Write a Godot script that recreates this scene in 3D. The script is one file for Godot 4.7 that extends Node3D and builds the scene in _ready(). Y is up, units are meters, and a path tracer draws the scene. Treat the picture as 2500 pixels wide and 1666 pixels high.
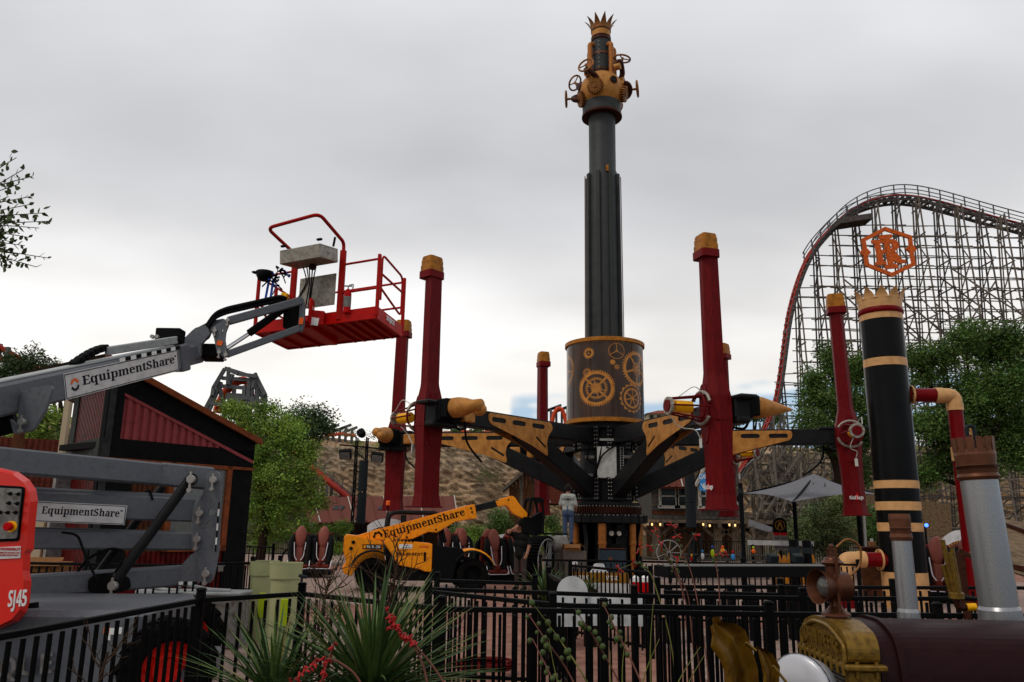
extends Node3D
# ---------------------------------------------------------------- helpers
const F := 1950.0
const EYE := Vector3(0, 1.65, 0)
var cb := Basis.from_euler(Vector3(deg_to_rad(12.9), 0, 0.015))
var rng := RandomNumberGenerator.new()
var M := {}
var T := {}
var counts := {}

class MB:
	var v := PackedVector3Array()
	var n := PackedVector3Array()
	var u := PackedVector2Array()
	var c := PackedColorArray()
	var x := PackedInt32Array()
	var tint := Color(1, 1, 1)
	func add(p: Vector3, nn: Vector3, uv := Vector2.ZERO) -> int:
		v.append(p); n.append(nn); u.append(uv); c.append(tint)
		return v.size() - 1
	func tri(a: Vector3, b: Vector3, d: Vector3) -> void:
		var nn := (b - a).cross(d - a).normalized()
		var i := add(a, nn, Vector2(0, 0)); add(b, nn, Vector2(a.distance_to(b), 0)); add(d, nn, Vector2(0, a.distance_to(d)))
		x.append(i); x.append(i + 2); x.append(i + 1)
	func quad(a: Vector3, b: Vector3, d: Vector3, e: Vector3) -> void:
		var nn := (d - a).cross(e - b).normalized()
		var w := a.distance_to(b); var h := a.distance_to(e)
		var i := add(a, nn, Vector2(0, 0)); add(b, nn, Vector2(w, 0)); add(d, nn, Vector2(w, h)); add(e, nn, Vector2(0, h))
		x.append(i); x.append(i + 2); x.append(i + 1); x.append(i); x.append(i + 3); x.append(i + 2)
	# a strip of rings (each an Array of points), normals given
	func grid(rows: Array, norms: Array, closed := false) -> void:
		var w: int = rows[0].size()
		var base := v.size()
		for r in rows.size():
			for k in w:
				add(rows[r][k], norms[r][k], Vector2(float(k) / w, float(r)))
		for r in rows.size() - 1:
			for k in (w if closed else w - 1):
				var a := base + r * w + k
				var b := base + r * w + (k + 1) % w
				var d := a + w
				var e := b + w
				x.append(a); x.append(d); x.append(b); x.append(b); x.append(d); x.append(e)
	func box(o: Vector3, s: Vector3, b := Basis(), bev := 0.0) -> void:
		var h := s * 0.5
		if bev <= 0.0:
			for ax in 3:
				for sg in [-1.0, 1.0]:
					var nn := Vector3.ZERO; nn[ax] = sg
					var p := Vector3.ZERO; p[(ax + 1) % 3] = 1.0
					var q := Vector3.ZERO; q[(ax + 2) % 3] = sg
					var ce := nn * h
					quad(o + b * (ce - p * h - q * h), o + b * (ce + p * h - q * h), o + b * (ce + p * h + q * h), o + b * (ce - p * h + q * h))
			return
		var bv := minf(bev, minf(h.x, minf(h.y, h.z)) * 0.95)
		for ax in 3:
			for sg in [-1.0, 1.0]:
				var a1 := (ax + 1) % 3
				var a2 := (ax + 2) % 3
				var pts := []
				for k in [[-1, -1], [1, -1], [1, 1], [-1, 1]]:
					var p := Vector3.ZERO
					p[ax] = sg * h[ax]; p[a1] = k[0] * (h[a1] - bv); p[a2] = k[1] * (h[a2] - bv) * sg
					pts.append(o + b * p)
				quad(pts[0], pts[1], pts[2], pts[3])
		for ax in 3:
			var a1 := (ax + 1) % 3
			var a2 := (ax + 2) % 3
			for s1 in [-1.0, 1.0]:
				for s2 in [-1.0, 1.0]:
					var p := Vector3.ZERO; p[a1] = s1 * h[a1]; p[a2] = s2 * (h[a2] - bv)
					var q := Vector3.ZERO; q[a1] = s1 * (h[a1] - bv); q[a2] = s2 * h[a2]
					var l := Vector3.ZERO; l[ax] = h[ax] - bv
					if s1 * s2 > 0: quad(o + b * (p - l), o + b * (q - l), o + b * (q + l), o + b * (p + l))
					else: quad(o + b * (q - l), o + b * (p - l), o + b * (p + l), o + b * (q + l))
		for sx in [-1.0, 1.0]:
			for sy in [-1.0, 1.0]:
				for sz in [-1.0, 1.0]:
					var pa := Vector3(sx * h.x, sy * (h.y - bv), sz * (h.z - bv))
					var pb := Vector3(sx * (h.x - bv), sy * h.y, sz * (h.z - bv))
					var pc := Vector3(sx * (h.x - bv), sy * (h.y - bv), sz * h.z)
					if sx * sy * sz > 0: tri(o + b * pa, o + b * pb, o + b * pc)
					else: tri(o + b * pa, o + b * pc, o + b * pb)
	# a bar from a to b: w across, h along "up"
	func bar(a: Vector3, b: Vector3, w: float, h: float, up := Vector3.UP, bev := 0.0) -> void:
		var d := b - a
		var z := d.normalized()
		if absf(z.dot(up.normalized())) > 0.995: up = Vector3(1, 0, 0.1)
		var xx := up.cross(z).normalized()
		var yy := z.cross(xx)
		box((a + b) * 0.5, Vector3(w, h, d.length()), Basis(xx, yy, z), bev)
	func tube(p: Array, r, sides := 8, caps := true) -> void:
		var rows := []
		var norms := []
		var up := Vector3.UP
		var d0: Vector3 = (p[1] - p[0]).normalized()
		if absf(d0.dot(up)) > 0.9: up = Vector3.RIGHT
		var sx := up.cross(d0).normalized()
		for i in p.size():
			var d: Vector3 = (p[mini(i + 1, p.size() - 1)] - p[maxi(i - 1, 0)]).normalized()
			sx = (sx - d * sx.dot(d)).normalized()
			var sy := d.cross(sx)
			var rr: float = r[i] if r is Array else r
			var ring := []
			var nr := []
			for k in sides:
				var a := TAU * k / sides
				var q := sx * cos(a) + sy * sin(a)
				ring.append(p[i] + q * rr); nr.append(q)
			rows.append(ring); norms.append(nr)
		grid(rows, norms, true)
		if caps:
			for e in [0, p.size() - 1]:
				var d: Vector3 = (p[1] - p[0]).normalized() * -1.0 if e == 0 else (p[-1] - p[-2]).normalized()
				var m := add(p[e], d)
				var f := v.size()
				for q in rows[e]: add(q, d)
				for k in sides:
					var a := f + k
					var b := f + (k + 1) % sides
					if e == 0: x.append(m); x.append(a); x.append(b)
					else: x.append(m); x.append(b); x.append(a)
	# profile of (radius, height) turned round y of xf; each profile segment has its own crisp normal
	func lathe(prof: Array, seg: int, xf := Transform3D(), soft := false) -> void:
		var nrm := []
		for i in prof.size() - 1:
			var d: Vector2 = prof[i + 1] - prof[i]
			nrm.append(Vector2(d.y, -d.x).normalized())
		for i in prof.size() - 1:
			var rows := []
			var norms := []
			for e in 2:
				var q: Vector2 = prof[i + e]
				var m: Vector2 = nrm[i]
				if soft:
					var o: int = clampi(i + (1 if e == 1 else -1), 0, nrm.size() - 1)
					m = (m + nrm[o]).normalized()
				var ring := []
				var nr := []
				for k in seg:
					var a := TAU * k / seg
					ring.append(xf * Vector3(q.x * cos(a), q.y, -q.x * sin(a)))
					nr.append((xf.basis * Vector3(m.x * cos(a), m.y, -m.x * sin(a))).normalized())
				rows.append(ring); norms.append(nr)
			var w := seg
			var base := v.size()
			for r in 2:
				for k in w: add(rows[r][k], norms[r][k], Vector2(float(k) / w, r))
			for k in w:
				var a := base + k
				var b := base + (k + 1) % w
				x.append(a); x.append(b + w); x.append(b); x.append(a); x.append(a + w); x.append(b + w)
	func ball(o: Vector3, s: Vector3, seg := 10, rows := 6, b := Basis()) -> void:
		var ps := []
		var ns := []
		for r in rows + 1:
			var t := PI * r / rows
			var ring := []
			var nr := []
			for k in seg:
				var a := TAU * k / seg
				var d := Vector3(sin(t) * cos(a), cos(t), sin(t) * sin(a))
				ring.append(o + b * (d * s)); nr.append((b * (d / s)).normalized())
			ps.append(ring); ns.append(nr)
		grid(ps, ns, true)
	# flat polygon (counter-clockwise, local xy) of thickness th towards -z..+z, with holes
	func prism(poly: PackedVector2Array, th: float, xf := Transform3D(), holes := [], sides := true) -> void:
		var p := poly.duplicate()
		if Geometry2D.is_polygon_clockwise(p): p.reverse()
		var loops := [p.duplicate()]
		var hs := holes.duplicate()
		hs.sort_custom(func(a, b): return _maxx(a) > _maxx(b))
		for h0 in hs:
			var h: PackedVector2Array = h0.duplicate()
			if not Geometry2D.is_polygon_clockwise(h): h.reverse()
			loops.append(h.duplicate())
			var hi := 0
			for i in h.size():
				if h[i].x > h[hi].x: hi = i
			var best := -1
			var bd := 1e9
			for i in p.size():
				var dd: float = p[i].distance_to(h[hi])
				if p[i].x < h[hi].x - 0.0005: dd += 1e3
				if dd < bd:
					var ok := true
					for j in p.size():
						var a: Vector2 = p[j]
						var b: Vector2 = p[(j + 1) % p.size()]
						if a.distance_to(p[i]) < 1e-4 or b.distance_to(p[i]) < 1e-4: continue
						if Geometry2D.segment_intersects_segment(a, b, p[i], h[hi]) != null: ok = false; break
					if ok: bd = dd; best = i
			if best < 0: continue
			var q := PackedVector2Array()
			for i in best + 1: q.append(p[i])
			for i in h.size() + 1: q.append(h[(hi + i) % h.size()] + (Vector2(0, 0.0002) if i == h.size() else Vector2.ZERO))
			q.append(p[best] + Vector2(0, 0.0002))
			for i in range(best + 1, p.size()): q.append(p[i])
			p = q
		var t := Geometry2D.triangulate_polygon(p)
		for sg in [1.0, -1.0]:
			var nn: Vector3 = (xf.basis * Vector3(0, 0, sg)).normalized()
			var base := v.size()
			for q in p: add(xf * Vector3(q.x, q.y, sg * th * 0.5), nn, q)
			for i in range(0, t.size(), 3):
				var a := t[i]; var b := t[i + 1]; var d := t[i + 2]
				var cw := (p[b] - p[a]).cross(p[d] - p[a]) < 0
				if (sg > 0) == cw: x.append(base + a); x.append(base + b); x.append(base + d)
				else: x.append(base + a); x.append(base + d); x.append(base + b)
		if sides:
			for lp in loops:
				for i in lp.size():
					var a: Vector2 = lp[i]
					var b: Vector2 = lp[(i + 1) % lp.size()]
					quad(xf * Vector3(a.x, a.y, -th * 0.5), xf * Vector3(b.x, b.y, -th * 0.5), xf * Vector3(b.x, b.y, th * 0.5), xf * Vector3(a.x, a.y, th * 0.5))
	func _maxx(a) -> float:
		var m := -1e9
		for q in a: m = maxf(m, q.x)
		return m
	func join(o: MB, xf := Transform3D()) -> void:
		var base := v.size()
		for i in o.v.size():
			v.append(xf * o.v[i]); n.append((xf.basis * o.n[i]).normalized()); u.append(o.u[i]); c.append(o.c[i])
		for i in o.x: x.append(base + i)
	func mirz() -> MB:
		for i in v.size():
			v[i].z = -v[i].z; n[i].z = -n[i].z
		for i in range(0, x.size(), 3):
			var t := x[i + 1]; x[i + 1] = x[i + 2]; x[i + 2] = t
		return self
	func mesh(colors := false) -> ArrayMesh:
		var a := []
		a.resize(Mesh.ARRAY_MAX)
		a[Mesh.ARRAY_VERTEX] = v; a[Mesh.ARRAY_NORMAL] = n; a[Mesh.ARRAY_TEX_UV] = u; a[Mesh.ARRAY_INDEX] = x
		if colors: a[Mesh.ARRAY_COLOR] = c
		var m := ArrayMesh.new()
		m.add_surface_from_arrays(Mesh.PRIMITIVE_TRIANGLES, a)
		return m

func v3(x: float, y: float, z: float) -> Vector3: return Vector3(x, y, z)
func v2(x: float, y: float) -> Vector2: return Vector2(x, y)
# a point of the place seen at photograph pixel (px, py): at distance d ahead, or at height y
func ray(px: float, py: float) -> Vector3:
	return cb * Vector3((px - 1250.0) / F, -(py - 833.0) / F, -1.0)
func P(px: float, py: float, d: float) -> Vector3:
	var r := ray(px, py)
	return EYE + r * (d / -r.z)
func H(px: float, py: float, y: float) -> Vector3:
	var r := ray(px, py)
	return EYE + r * ((y - EYE.y) / r.y)
func numbered(parent: Node, called: String) -> String:
	var k := str(parent.get_instance_id()) + called
	var i: int = counts.get(k, 0)
	counts[k] = i + 1
	return called if i == 0 else "%s_%03d" % [called, i]
func tag(o: Node, label: String, category: String, group := "", kind := "") -> Node:
	if label: o.set_meta("label", label)
	if category: o.set_meta("category", category)
	if group: o.set_meta("group", group)
	if kind: o.set_meta("kind", kind)
	return o
func thing(called: String, label: String, category: String, at := Vector3.ZERO, turn := 0.0, group := "") -> Node3D:
	var o := Node3D.new()
	o.name = numbered(self, called)
	add_child(o)
	o.position = at; o.rotation.y = turn
	tag(o, label, category, group)
	return o
func part(mb, called: String, m: Material, parent: Node = self, colors := false) -> MeshInstance3D:
	var o := MeshInstance3D.new()
	o.name = numbered(parent, called)
	o.mesh = mb.mesh(colors) if mb is MB else mb
	o.material_override = m
	parent.add_child(o)
	return o
func bits(mb, called: String, m: Material, parent: Node) -> MeshInstance3D:   # many tiny pieces of one kind, too small to pick apart
	var o := part(mb, called, m, parent)
	o.set_meta("kind", "stuff")
	return o
func bars(list: Array, w: float, h: float, called: String, m: Material, parent: Node, bev := 0.0) -> void:   # one part for each [a, b]
	for q in list:
		var b := MB.new()
		b.bar(q[0], q[1], w, h, Vector3.UP, bev)
		part(b, called, m, parent)
func tubes(list: Array, r: float, called: String, m: Material, parent: Node, sides := 8) -> void:   # one part for each path
	for q in list:
		var b := MB.new()
		b.tube(q, r, sides)
		part(b, called, m, parent)
func piece(mesh: Mesh, called: String, m: Material, parent: Node, xf := Transform3D()) -> MeshInstance3D:
	var o := part(mesh, called, m, parent)
	o.transform = xf
	return o
func struct(mb, called: String, m: Material, colors := false) -> MeshInstance3D:
	var o := part(mb, called, m, self, colors)
	o.set_meta("kind", "structure")
	return o
func dup(o: Node3D, at: Vector3, turn: float, label := "", group := "") -> Node3D:
	var c: Node3D = o.duplicate()
	c.name = numbered(self, String(o.name).rstrip("_0123456789"))
	add_child(c)
	c.position = at; c.rotation.y = turn
	if label: c.set_meta("label", label)
	if group: c.set_meta("group", group)
	return c
func fr(o: Vector3, xx: Vector3, yy: Vector3) -> Transform3D:   # frame from x axis and an up hint
	var a := xx.normalized()
	var z := a.cross(yy).normalized()
	return Transform3D(Basis(a, z.cross(a).normalized(), z), o)
func arc(o: Vector3, e1: Vector3, e2: Vector3, r: float, a0: float, a1: float, k: int) -> Array:
	var out := []
	for i in k + 1:
		var a := lerpf(a0, a1, float(i) / k)
		out.append(o + e1 * (r * cos(a)) + e2 * (r * sin(a)))
	return out
# rounds the corners of a path of points
func soften(p: Array, r: float, k := 4, closed := false) -> Array:
	var out := []
	var s := p.size()
	for i in s:
		if not closed and (i == 0 or i == s - 1):
			out.append(p[i]); continue
		var a = p[(i - 1 + s) % s]
		var b = p[i]
		var c2 = p[(i + 1) % s]
		var q := minf(r, minf(a.distance_to(b), b.distance_to(c2)) * 0.45)
		var s0 = b + (a - b).normalized() * q
		var s1 = b + (c2 - b).normalized() * q
		for j in k + 1:
			var t := float(j) / k
			out.append(s0.lerp(b, t).lerp(b.lerp(s1, t), t))
	return out
func soft2(p: Array, r: float, k := 4) -> PackedVector2Array:
	return PackedVector2Array(soften(p, r, k, true))
func words(text: String, size: float, depth: float, serif := true, bold := true) -> TextMesh:
	var f := SystemFont.new()
	f.font_names = PackedStringArray(["Droid Serif" if serif else "Droid Sans"])
	f.font_weight = 700 if bold else 400
	var t := TextMesh.new()
	t.font = f
	t.font_size = 48
	t.pixel_size = size / 48.0
	t.text = text
	t.depth = depth
	t.curve_step = 2.0
	return t
# text laid on a surface: left end at a, running along "along", "up" hint; cap = height of the capitals, wide = full length
func letter(text: String, a: Vector3, along: Vector3, up: Vector3, cap: float, wide: float, m: Material, parent: Node, called := "lettering", serif := true, depth := 0.004) -> MeshInstance3D:
	var t := words(text, cap / 0.714, depth, serif)
	var bb := t.get_aabb()
	var o := part(t, called, m, parent)
	var xf := fr(a, along, up)
	var sx := wide / maxf(bb.size.x, 0.001)
	xf.basis = xf.basis * Basis.from_scale(Vector3(sx, 1, 1))
	xf.origin = a + xf.basis.x * (bb.size.x * 0.5) - xf.basis.y * (bb.position.y + bb.size.y * 0.5) + xf.basis.y * cap * 0.5
	o.transform = xf
	return o
# ---------------------------------------------------------------- materials
func ramp(cols: Array) -> Gradient:
	var g := Gradient.new()
	var off := PackedFloat32Array()
	var cc := PackedColorArray()
	for i in cols.size():
		off.append(cols[i][0]); cc.append(cols[i][1])
	g.offsets = off; g.colors = cc
	return g
func ntex(called: String, seed_: int, freq: float, cols: Array, size := 512, oct := 5, kind := FastNoiseLite.TYPE_SIMPLEX_SMOOTH, sx := 1.0) -> Texture2D:
	if T.has(called): return T[called]
	var nz := FastNoiseLite.new()
	nz.seed = seed_; nz.frequency = freq; nz.noise_type = kind
	nz.fractal_type = FastNoiseLite.FRACTAL_FBM; nz.fractal_octaves = oct
	var t := NoiseTexture2D.new()
	t.width = size; t.height = int(size * sx); t.seamless = true; t.noise = nz
	t.color_ramp = ramp(cols)
	T[called] = t
	return t
func grey(a: float) -> Color: return Color(a, a, a)
func mat(called: String, col: Color, rough := 0.7, metal := 0.0, tex: Texture2D = null, scale := 1.0, bump: Texture2D = null, bump_cm := 0.3) -> StandardMaterial3D:
	var m := StandardMaterial3D.new()
	m.resource_name = called
	m.albedo_color = col; m.roughness = rough; m.metallic = metal
	m.metallic_specular = 0.2 if col.get_luminance() < 0.2 else 0.32
	if tex or bump:
		m.uv1_triplanar = true
		m.uv1_scale = Vector3.ONE * scale
	if tex: m.albedo_texture = tex
	if bump:
		m.heightmap_enabled = true; m.heightmap_texture = bump; m.heightmap_scale = bump_cm
	M[called] = m
	return m
func make_materials() -> void:
	var mott := ntex("mottle", 3, 0.012, [[0.0, grey(0.72)], [0.45, grey(0.93)], [1.0, grey(1.0)]])
	var soft := ntex("soft", 5, 0.02, [[0.0, grey(0.82)], [0.5, grey(0.95)], [1.0, grey(1.0)]])
	var grime := ntex("grime", 9, 0.03, [[0.0, Color(0.55, 0.5, 0.46)], [0.35, Color(0.86, 0.84, 0.82)], [0.6, grey(1.0)], [1.0, grey(1.0)]])
	var brass := ntex("brass", 11, 0.02, [[0.0, Color(0.55, 0.35, 0.15)], [0.35, Color(0.63, 0.42, 0.19)], [0.55, Color(0.68, 0.46, 0.21)], [0.8, Color(0.71, 0.49, 0.24)], [1.0, Color(0.73, 0.52, 0.27)]], 512, 4)
	var wood := ntex("wood", 21, 0.035, [[0.0, grey(0.55)], [0.5, grey(0.85)], [1.0, grey(1.0)]], 512, 5, FastNoiseLite.TYPE_VALUE_CUBIC)
	var fine := ntex("fine", 31, 0.12, [[0.0, grey(0.0)], [1.0, grey(1.0)]], 512, 4)
	mat("crimson", Color(0.40, 0.045, 0.065), 0.5, 0.0, ntex("streaks", 43, 0.02, [[0.0, grey(0.7)], [0.4, grey(0.92)], [0.75, grey(1.0)], [1.0, Color(1.0, 0.97, 0.95)]]), 1.0)
	M.crimson.uv1_scale = Vector3(1.6, 0.22, 1.6)
	mat("crimson_cap", Color(0.40, 0.04, 0.06), 0.45)
	mat("gold_paint", Color(1, 1, 1), 0.5, 0.15, brass, 0.3)
	mat("ochre_band", Color(0.72, 0.45, 0.1), 0.5, 0.1, wood, 0.6)
	mat("black_steel", Color(0.12, 0.12, 0.125), 0.42, 0.0, mott, 0.4)
	mat("black_shaft", Color(0.2, 0.21, 0.21), 0.55, 0.0, mott, 0.3)
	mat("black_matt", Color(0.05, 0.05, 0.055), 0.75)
	mat("bolt_steel", Color(0.58, 0.57, 0.55), 0.4, 0.6)
	mat("copper", Color(0.42, 0.26, 0.18), 0.45, 0.4, mott, 2.5)
	mat("bronze", Color(0.56, 0.36, 0.17), 0.45, 0.3, mott, 1.3)
	mat("dark_bronze", Color(0.26, 0.14, 0.1), 0.45, 0.3, grime, 1.3)
	mat("white_cabinet", Color(0.74, 0.74, 0.72), 0.5, 0.0, soft, 0.5)
	mat("pipe_gold", Color(0.66, 0.4, 0.17), 0.45, 0.25, mott, 1.0)
	mat("yellow_plastic", Color(0.95, 0.68, 0.03), 0.4)
	mat("white_cable", Color(0.75, 0.75, 0.72), 0.5)
	mat("lens", Color(0.1, 0.12, 0.13), 0.08)
	mat("boom_grey", Color(0.375, 0.385, 0.405), 0.42, 0.0, ntex("scuff", 47, 0.03, [[0.0, grey(0.76)], [0.25, grey(0.92)], [0.5, grey(0.97)], [1.0, grey(1.0)]], 512, 6), 0.8)
	mat("boom_light", Color(0.62, 0.63, 0.63), 0.5, 0.0, soft, 0.5)
	mat("lift_red", Color(0.72, 0.06, 0.035), 0.32, 0.0, mott, 0.6)
	mat("lift_red_worn", Color(0.66, 0.075, 0.05), 0.5, 0.0, ntex("chips", 41, 0.05, [[0.0, Color(0.75, 0.7, 0.66)], [0.24, Color(0.95, 0.85, 0.8)], [0.3, grey(1.0)], [1.0, grey(0.86)]]), 0.9)
	mat("lift_orange", Color(0.85, 0.1, 0.02), 0.22)
	M.lift_orange.clearcoat_enabled = true
	M.lift_orange.clearcoat = 0.6
	mat("decal_white", Color(0.8, 0.79, 0.78), 0.45, 0.0, soft, 0.6)
	mat("ink_navy", Color(0.07, 0.075, 0.12), 0.5)
	mat("ink_orange", Color(0.86, 0.36, 0.08), 0.5)
	mat("ink_black", Color(0.05, 0.05, 0.05), 0.6)
	mat("ink_white", Color(0.85, 0.85, 0.84), 0.6)
	mat("chrome", Color(0.8, 0.8, 0.8), 0.2, 1.0)
	mat("aluminium", Color(0.6, 0.58, 0.54), 0.45, 0.35, grime, 0.7)
	mat("rubber", Color(0.055, 0.052, 0.05), 0.85, 0.0, grime, 1.2)
	mat("jcb_yellow", Color(0.96, 0.58, 0.015), 0.38, 0.0, T.scuff, 0.7)
	mat("grey_panel", Color(0.48, 0.47, 0.46), 0.6, 0.0, grime, 0.6)
	mat("skin", Color(0.62, 0.42, 0.32), 0.6)
	mat("hair", Color(0.06, 0.045, 0.035), 0.8)
	mat("tshirt", Color(0.62, 0.63, 0.6), 0.95, 0.0, soft, 2.0)
	mat("denim", Color(0.2, 0.28, 0.4), 0.95, 0.0, mott, 2.5)
	mat("black_cloth", Color(0.035, 0.035, 0.04), 0.95)
	mat("brown_cloth", Color(0.2, 0.16, 0.13), 0.95)
	mat("booth_black", Color(0.085, 0.087, 0.09), 0.8, 0.0, wood, 0.8)
	mat("booth_grey", Color(0.2, 0.215, 0.205), 0.8, 0.0, wood, 0.8)
	mat("booth_red", Color(0.58, 0.23, 0.24), 0.5, 0.0, soft, 0.6)
	mat("booth_red_dark", Color(0.36, 0.075, 0.055), 0.4, 0.0, ntex("streak", 51, 0.03, [[0.0, grey(0.5)], [0.5, grey(0.9)], [1.0, grey(1.0)]], 256, 4), 0.8)
	mat("cedar", Color(0.56, 0.28, 0.12), 0.7, 0.0, wood, 0.9)
	mat("cream_paint", Color(0.8, 0.61, 0.4), 0.45, 0.0, soft, 0.5)
	mat("stack_black", Color(0.055, 0.056, 0.06), 0.28, 0.0, mott, 0.3)
	mat("pipe_red", Color(0.43, 0.02, 0.05), 0.35, 0.0, soft, 0.4)
	mat("galvanised", Color(0.6, 0.6, 0.61), 0.34, 0.75, ntex("pits", 49, 0.09, [[0.0, grey(0.55)], [0.22, grey(0.85)], [0.4, grey(0.97)], [1.0, grey(1.0)]], 512, 3), 3.0)
	mat("lamp_glass", Color(0.34, 0.33, 0.32), 0.06, 0.3)
	mat("tractor_maroon", Color(0.15, 0.06, 0.075), 0.42, 0.0, soft, 1.5)
	mat("brass_paint", Color(1, 1, 1), 0.36, 0.35, ntex("brass2", 13, 0.03, [[0.0, Color(0.26, 0.19, 0.07)], [0.3, Color(0.4, 0.3, 0.11)], [0.55, Color(0.46, 0.35, 0.13)], [1.0, Color(0.52, 0.4, 0.16)]]), 2.0)
	mat("fan_gold", Color(0.42, 0.29, 0.04), 0.42, 0.3, ntex("fanrust", 15, 0.02, [[0.0, Color(0.5, 0.4, 0.3)], [0.4, grey(0.9)], [1.0, grey(1.0)]]), 2.0)
	mat("lamp_copper", Color(0.35, 0.2, 0.13), 0.4, 0.5, soft, 4.0)
	mat("headlamp_white", Color(0.72, 0.72, 0.74), 0.3, 0.3)
	mat("fence_black", Color(0.02, 0.02, 0.023), 0.5)
	mat("weathered", Color(0.42, 0.37, 0.32), 0.9, 0.0, wood, 0.5)
	mat("coaster_timber", Color(0.47, 0.43, 0.39), 0.9, 0.0, wood, 0.2)
	mat("coaster_dark", Color(0.37, 0.34, 0.33), 0.9, 0.0, wood, 0.2)
	mat("coaster_grey", Color(0.36, 0.36, 0.37), 0.8, 0.0, soft, 0.2)
	mat("track_red", Color(0.62, 0.13, 0.06), 0.55, 0.0, soft, 0.2)
	mat("track_orange", Color(0.8, 0.27, 0.1), 0.5, 0.0, soft, 0.2)
	mat("sign_orange", Color(0.9, 0.4, 0.12), 0.7, 0.0, wood, 0.3)
	mat("rust_roof", Color(0.38, 0.17, 0.115), 0.8, 0.0, grime, 0.4)
	mat("barn_wood", Color(0.33, 0.21, 0.13), 0.9, 0.0, wood, 0.5)
	mat("board_brown", Color(0.36, 0.2, 0.11), 0.9, 0.0, wood, 0.5)
	mat("board_grey", Color(0.33, 0.31, 0.29), 0.9, 0.0, wood, 0.5)
	mat("frame_white", Color(0.68, 0.66, 0.62), 0.8, 0.0, grime, 0.7)
	mat("shaded_room_glass", Color(0.16, 0.17, 0.17), 0.06)  # opaque glossy pane; dark colour stands for the shaded room behind
	mat("canvas_grey", Color(0.44, 0.44, 0.46), 0.85, 0.0, soft, 0.4)
	mat("canvas_tan", Color(0.42, 0.35, 0.26), 0.9, 0.0, grime, 0.6)
	mat("leather", Color(0.53, 0.28, 0.23), 0.45, 0.0, soft, 2.0)
	mat("leather_dark", Color(0.36, 0.12, 0.08), 0.45)
	mat("pad_black", Color(0.06, 0.065, 0.07), 0.6)
	mat("rail_white", Color(0.8, 0.78, 0.8), 0.3, 0.3)
	mat("panel_white", Color(0.8, 0.8, 0.8), 0.5, 0.0, soft, 0.5)
	mat("panel_brown", Color(0.46, 0.29, 0.2), 0.6, 0.0, grime, 0.6)
	mat("cardboard", Color(0.5, 0.34, 0.2), 0.9, 0.0, soft, 1.5)
	mat("cardboard_grey", Color(0.36, 0.33, 0.3), 0.9, 0.0, soft, 1.5)
	mat("drum_blue", Color(0.15, 0.21, 0.25), 0.55, 0.0, grime, 1.2)
	mat("sign_gold", Color(0.52, 0.35, 0.07), 0.6)
	mat("sign_maroon", Color(0.36, 0.05, 0.05), 0.55)
	mat("sign_letter", Color(0.75, 0.52, 0.12), 0.6)
	mat("bin_plastic", Color(0.62, 0.63, 0.46), 0.45)
	M.bin_plastic.subsurf_scatter_enabled = true
	M.bin_plastic.subsurf_scatter_strength = 0.1
	mat("bin_lime", Color(0.62, 0.7, 0.06), 0.5)
	mat("bright_red", Color(0.7, 0.03, 0.05), 0.5)
	mat("bright_blue", Color(0.05, 0.25, 0.6), 0.5)
	mat("sign_blue", Color(0.2, 0.5, 0.75), 0.6)
	mat("grey_dark", Color(0.13, 0.15, 0.16), 0.6)
	mat("stone_tan", Color(0.55, 0.42, 0.3), 0.95, 0.0, grime, 0.7)
	mat("stucco", Color(0.66, 0.6, 0.5), 0.9)
	mat("roof_tile", Color(0.5, 0.25, 0.17), 0.85, 0.0, grime, 0.3)
	mat("bark", Color(0.2, 0.16, 0.12), 0.95, 0.0, wood, 1.2)
	mat("twig", Color(0.3, 0.22, 0.16), 0.9, 0.0, wood, 6.0)
	mat("stalk_pink", Color(0.45, 0.28, 0.24), 0.8)
	mat("stalk_green", Color(0.42, 0.42, 0.2), 0.8)
	mat("pod_green", Color(0.27, 0.33, 0.16), 0.55, 0.0, mott, 6.0)
	mat("flower_red", Color(0.62, 0.13, 0.13), 0.7)
	mat("hose_red", Color(0.35, 0.06, 0.05), 0.6)
	var bg := mat("bulb_glow", Color(1.0, 0.85, 0.6), 0.4)
	bg.emission_enabled = true
	bg.emission = Color(1.0, 0.8, 0.5)
	bg.emission_energy_multiplier = 1.2
	var blg := mat("blue_glow", Color(0.3, 0.5, 1.0), 0.4)
	blg.emission_enabled = true
	blg.emission = Color(0.25, 0.45, 1.0)
	blg.emission_energy_multiplier = 3.0
	var lf := mat("leaf", Color(1, 1, 1), 0.6)
	lf.vertex_color_use_as_albedo = true
	lf.backlight_enabled = true
	lf.backlight = Color(0.3, 0.4, 0.08)
	var yl := mat("yucca_leaf", Color(1, 1, 1), 0.5)
	yl.vertex_color_use_as_albedo = true
	var pg := mat("glass", Color(0.6, 0.62, 0.6, 0.25), 0.03)
	pg.transparency = BaseMaterial3D.TRANSPARENCY_ALPHA
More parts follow.
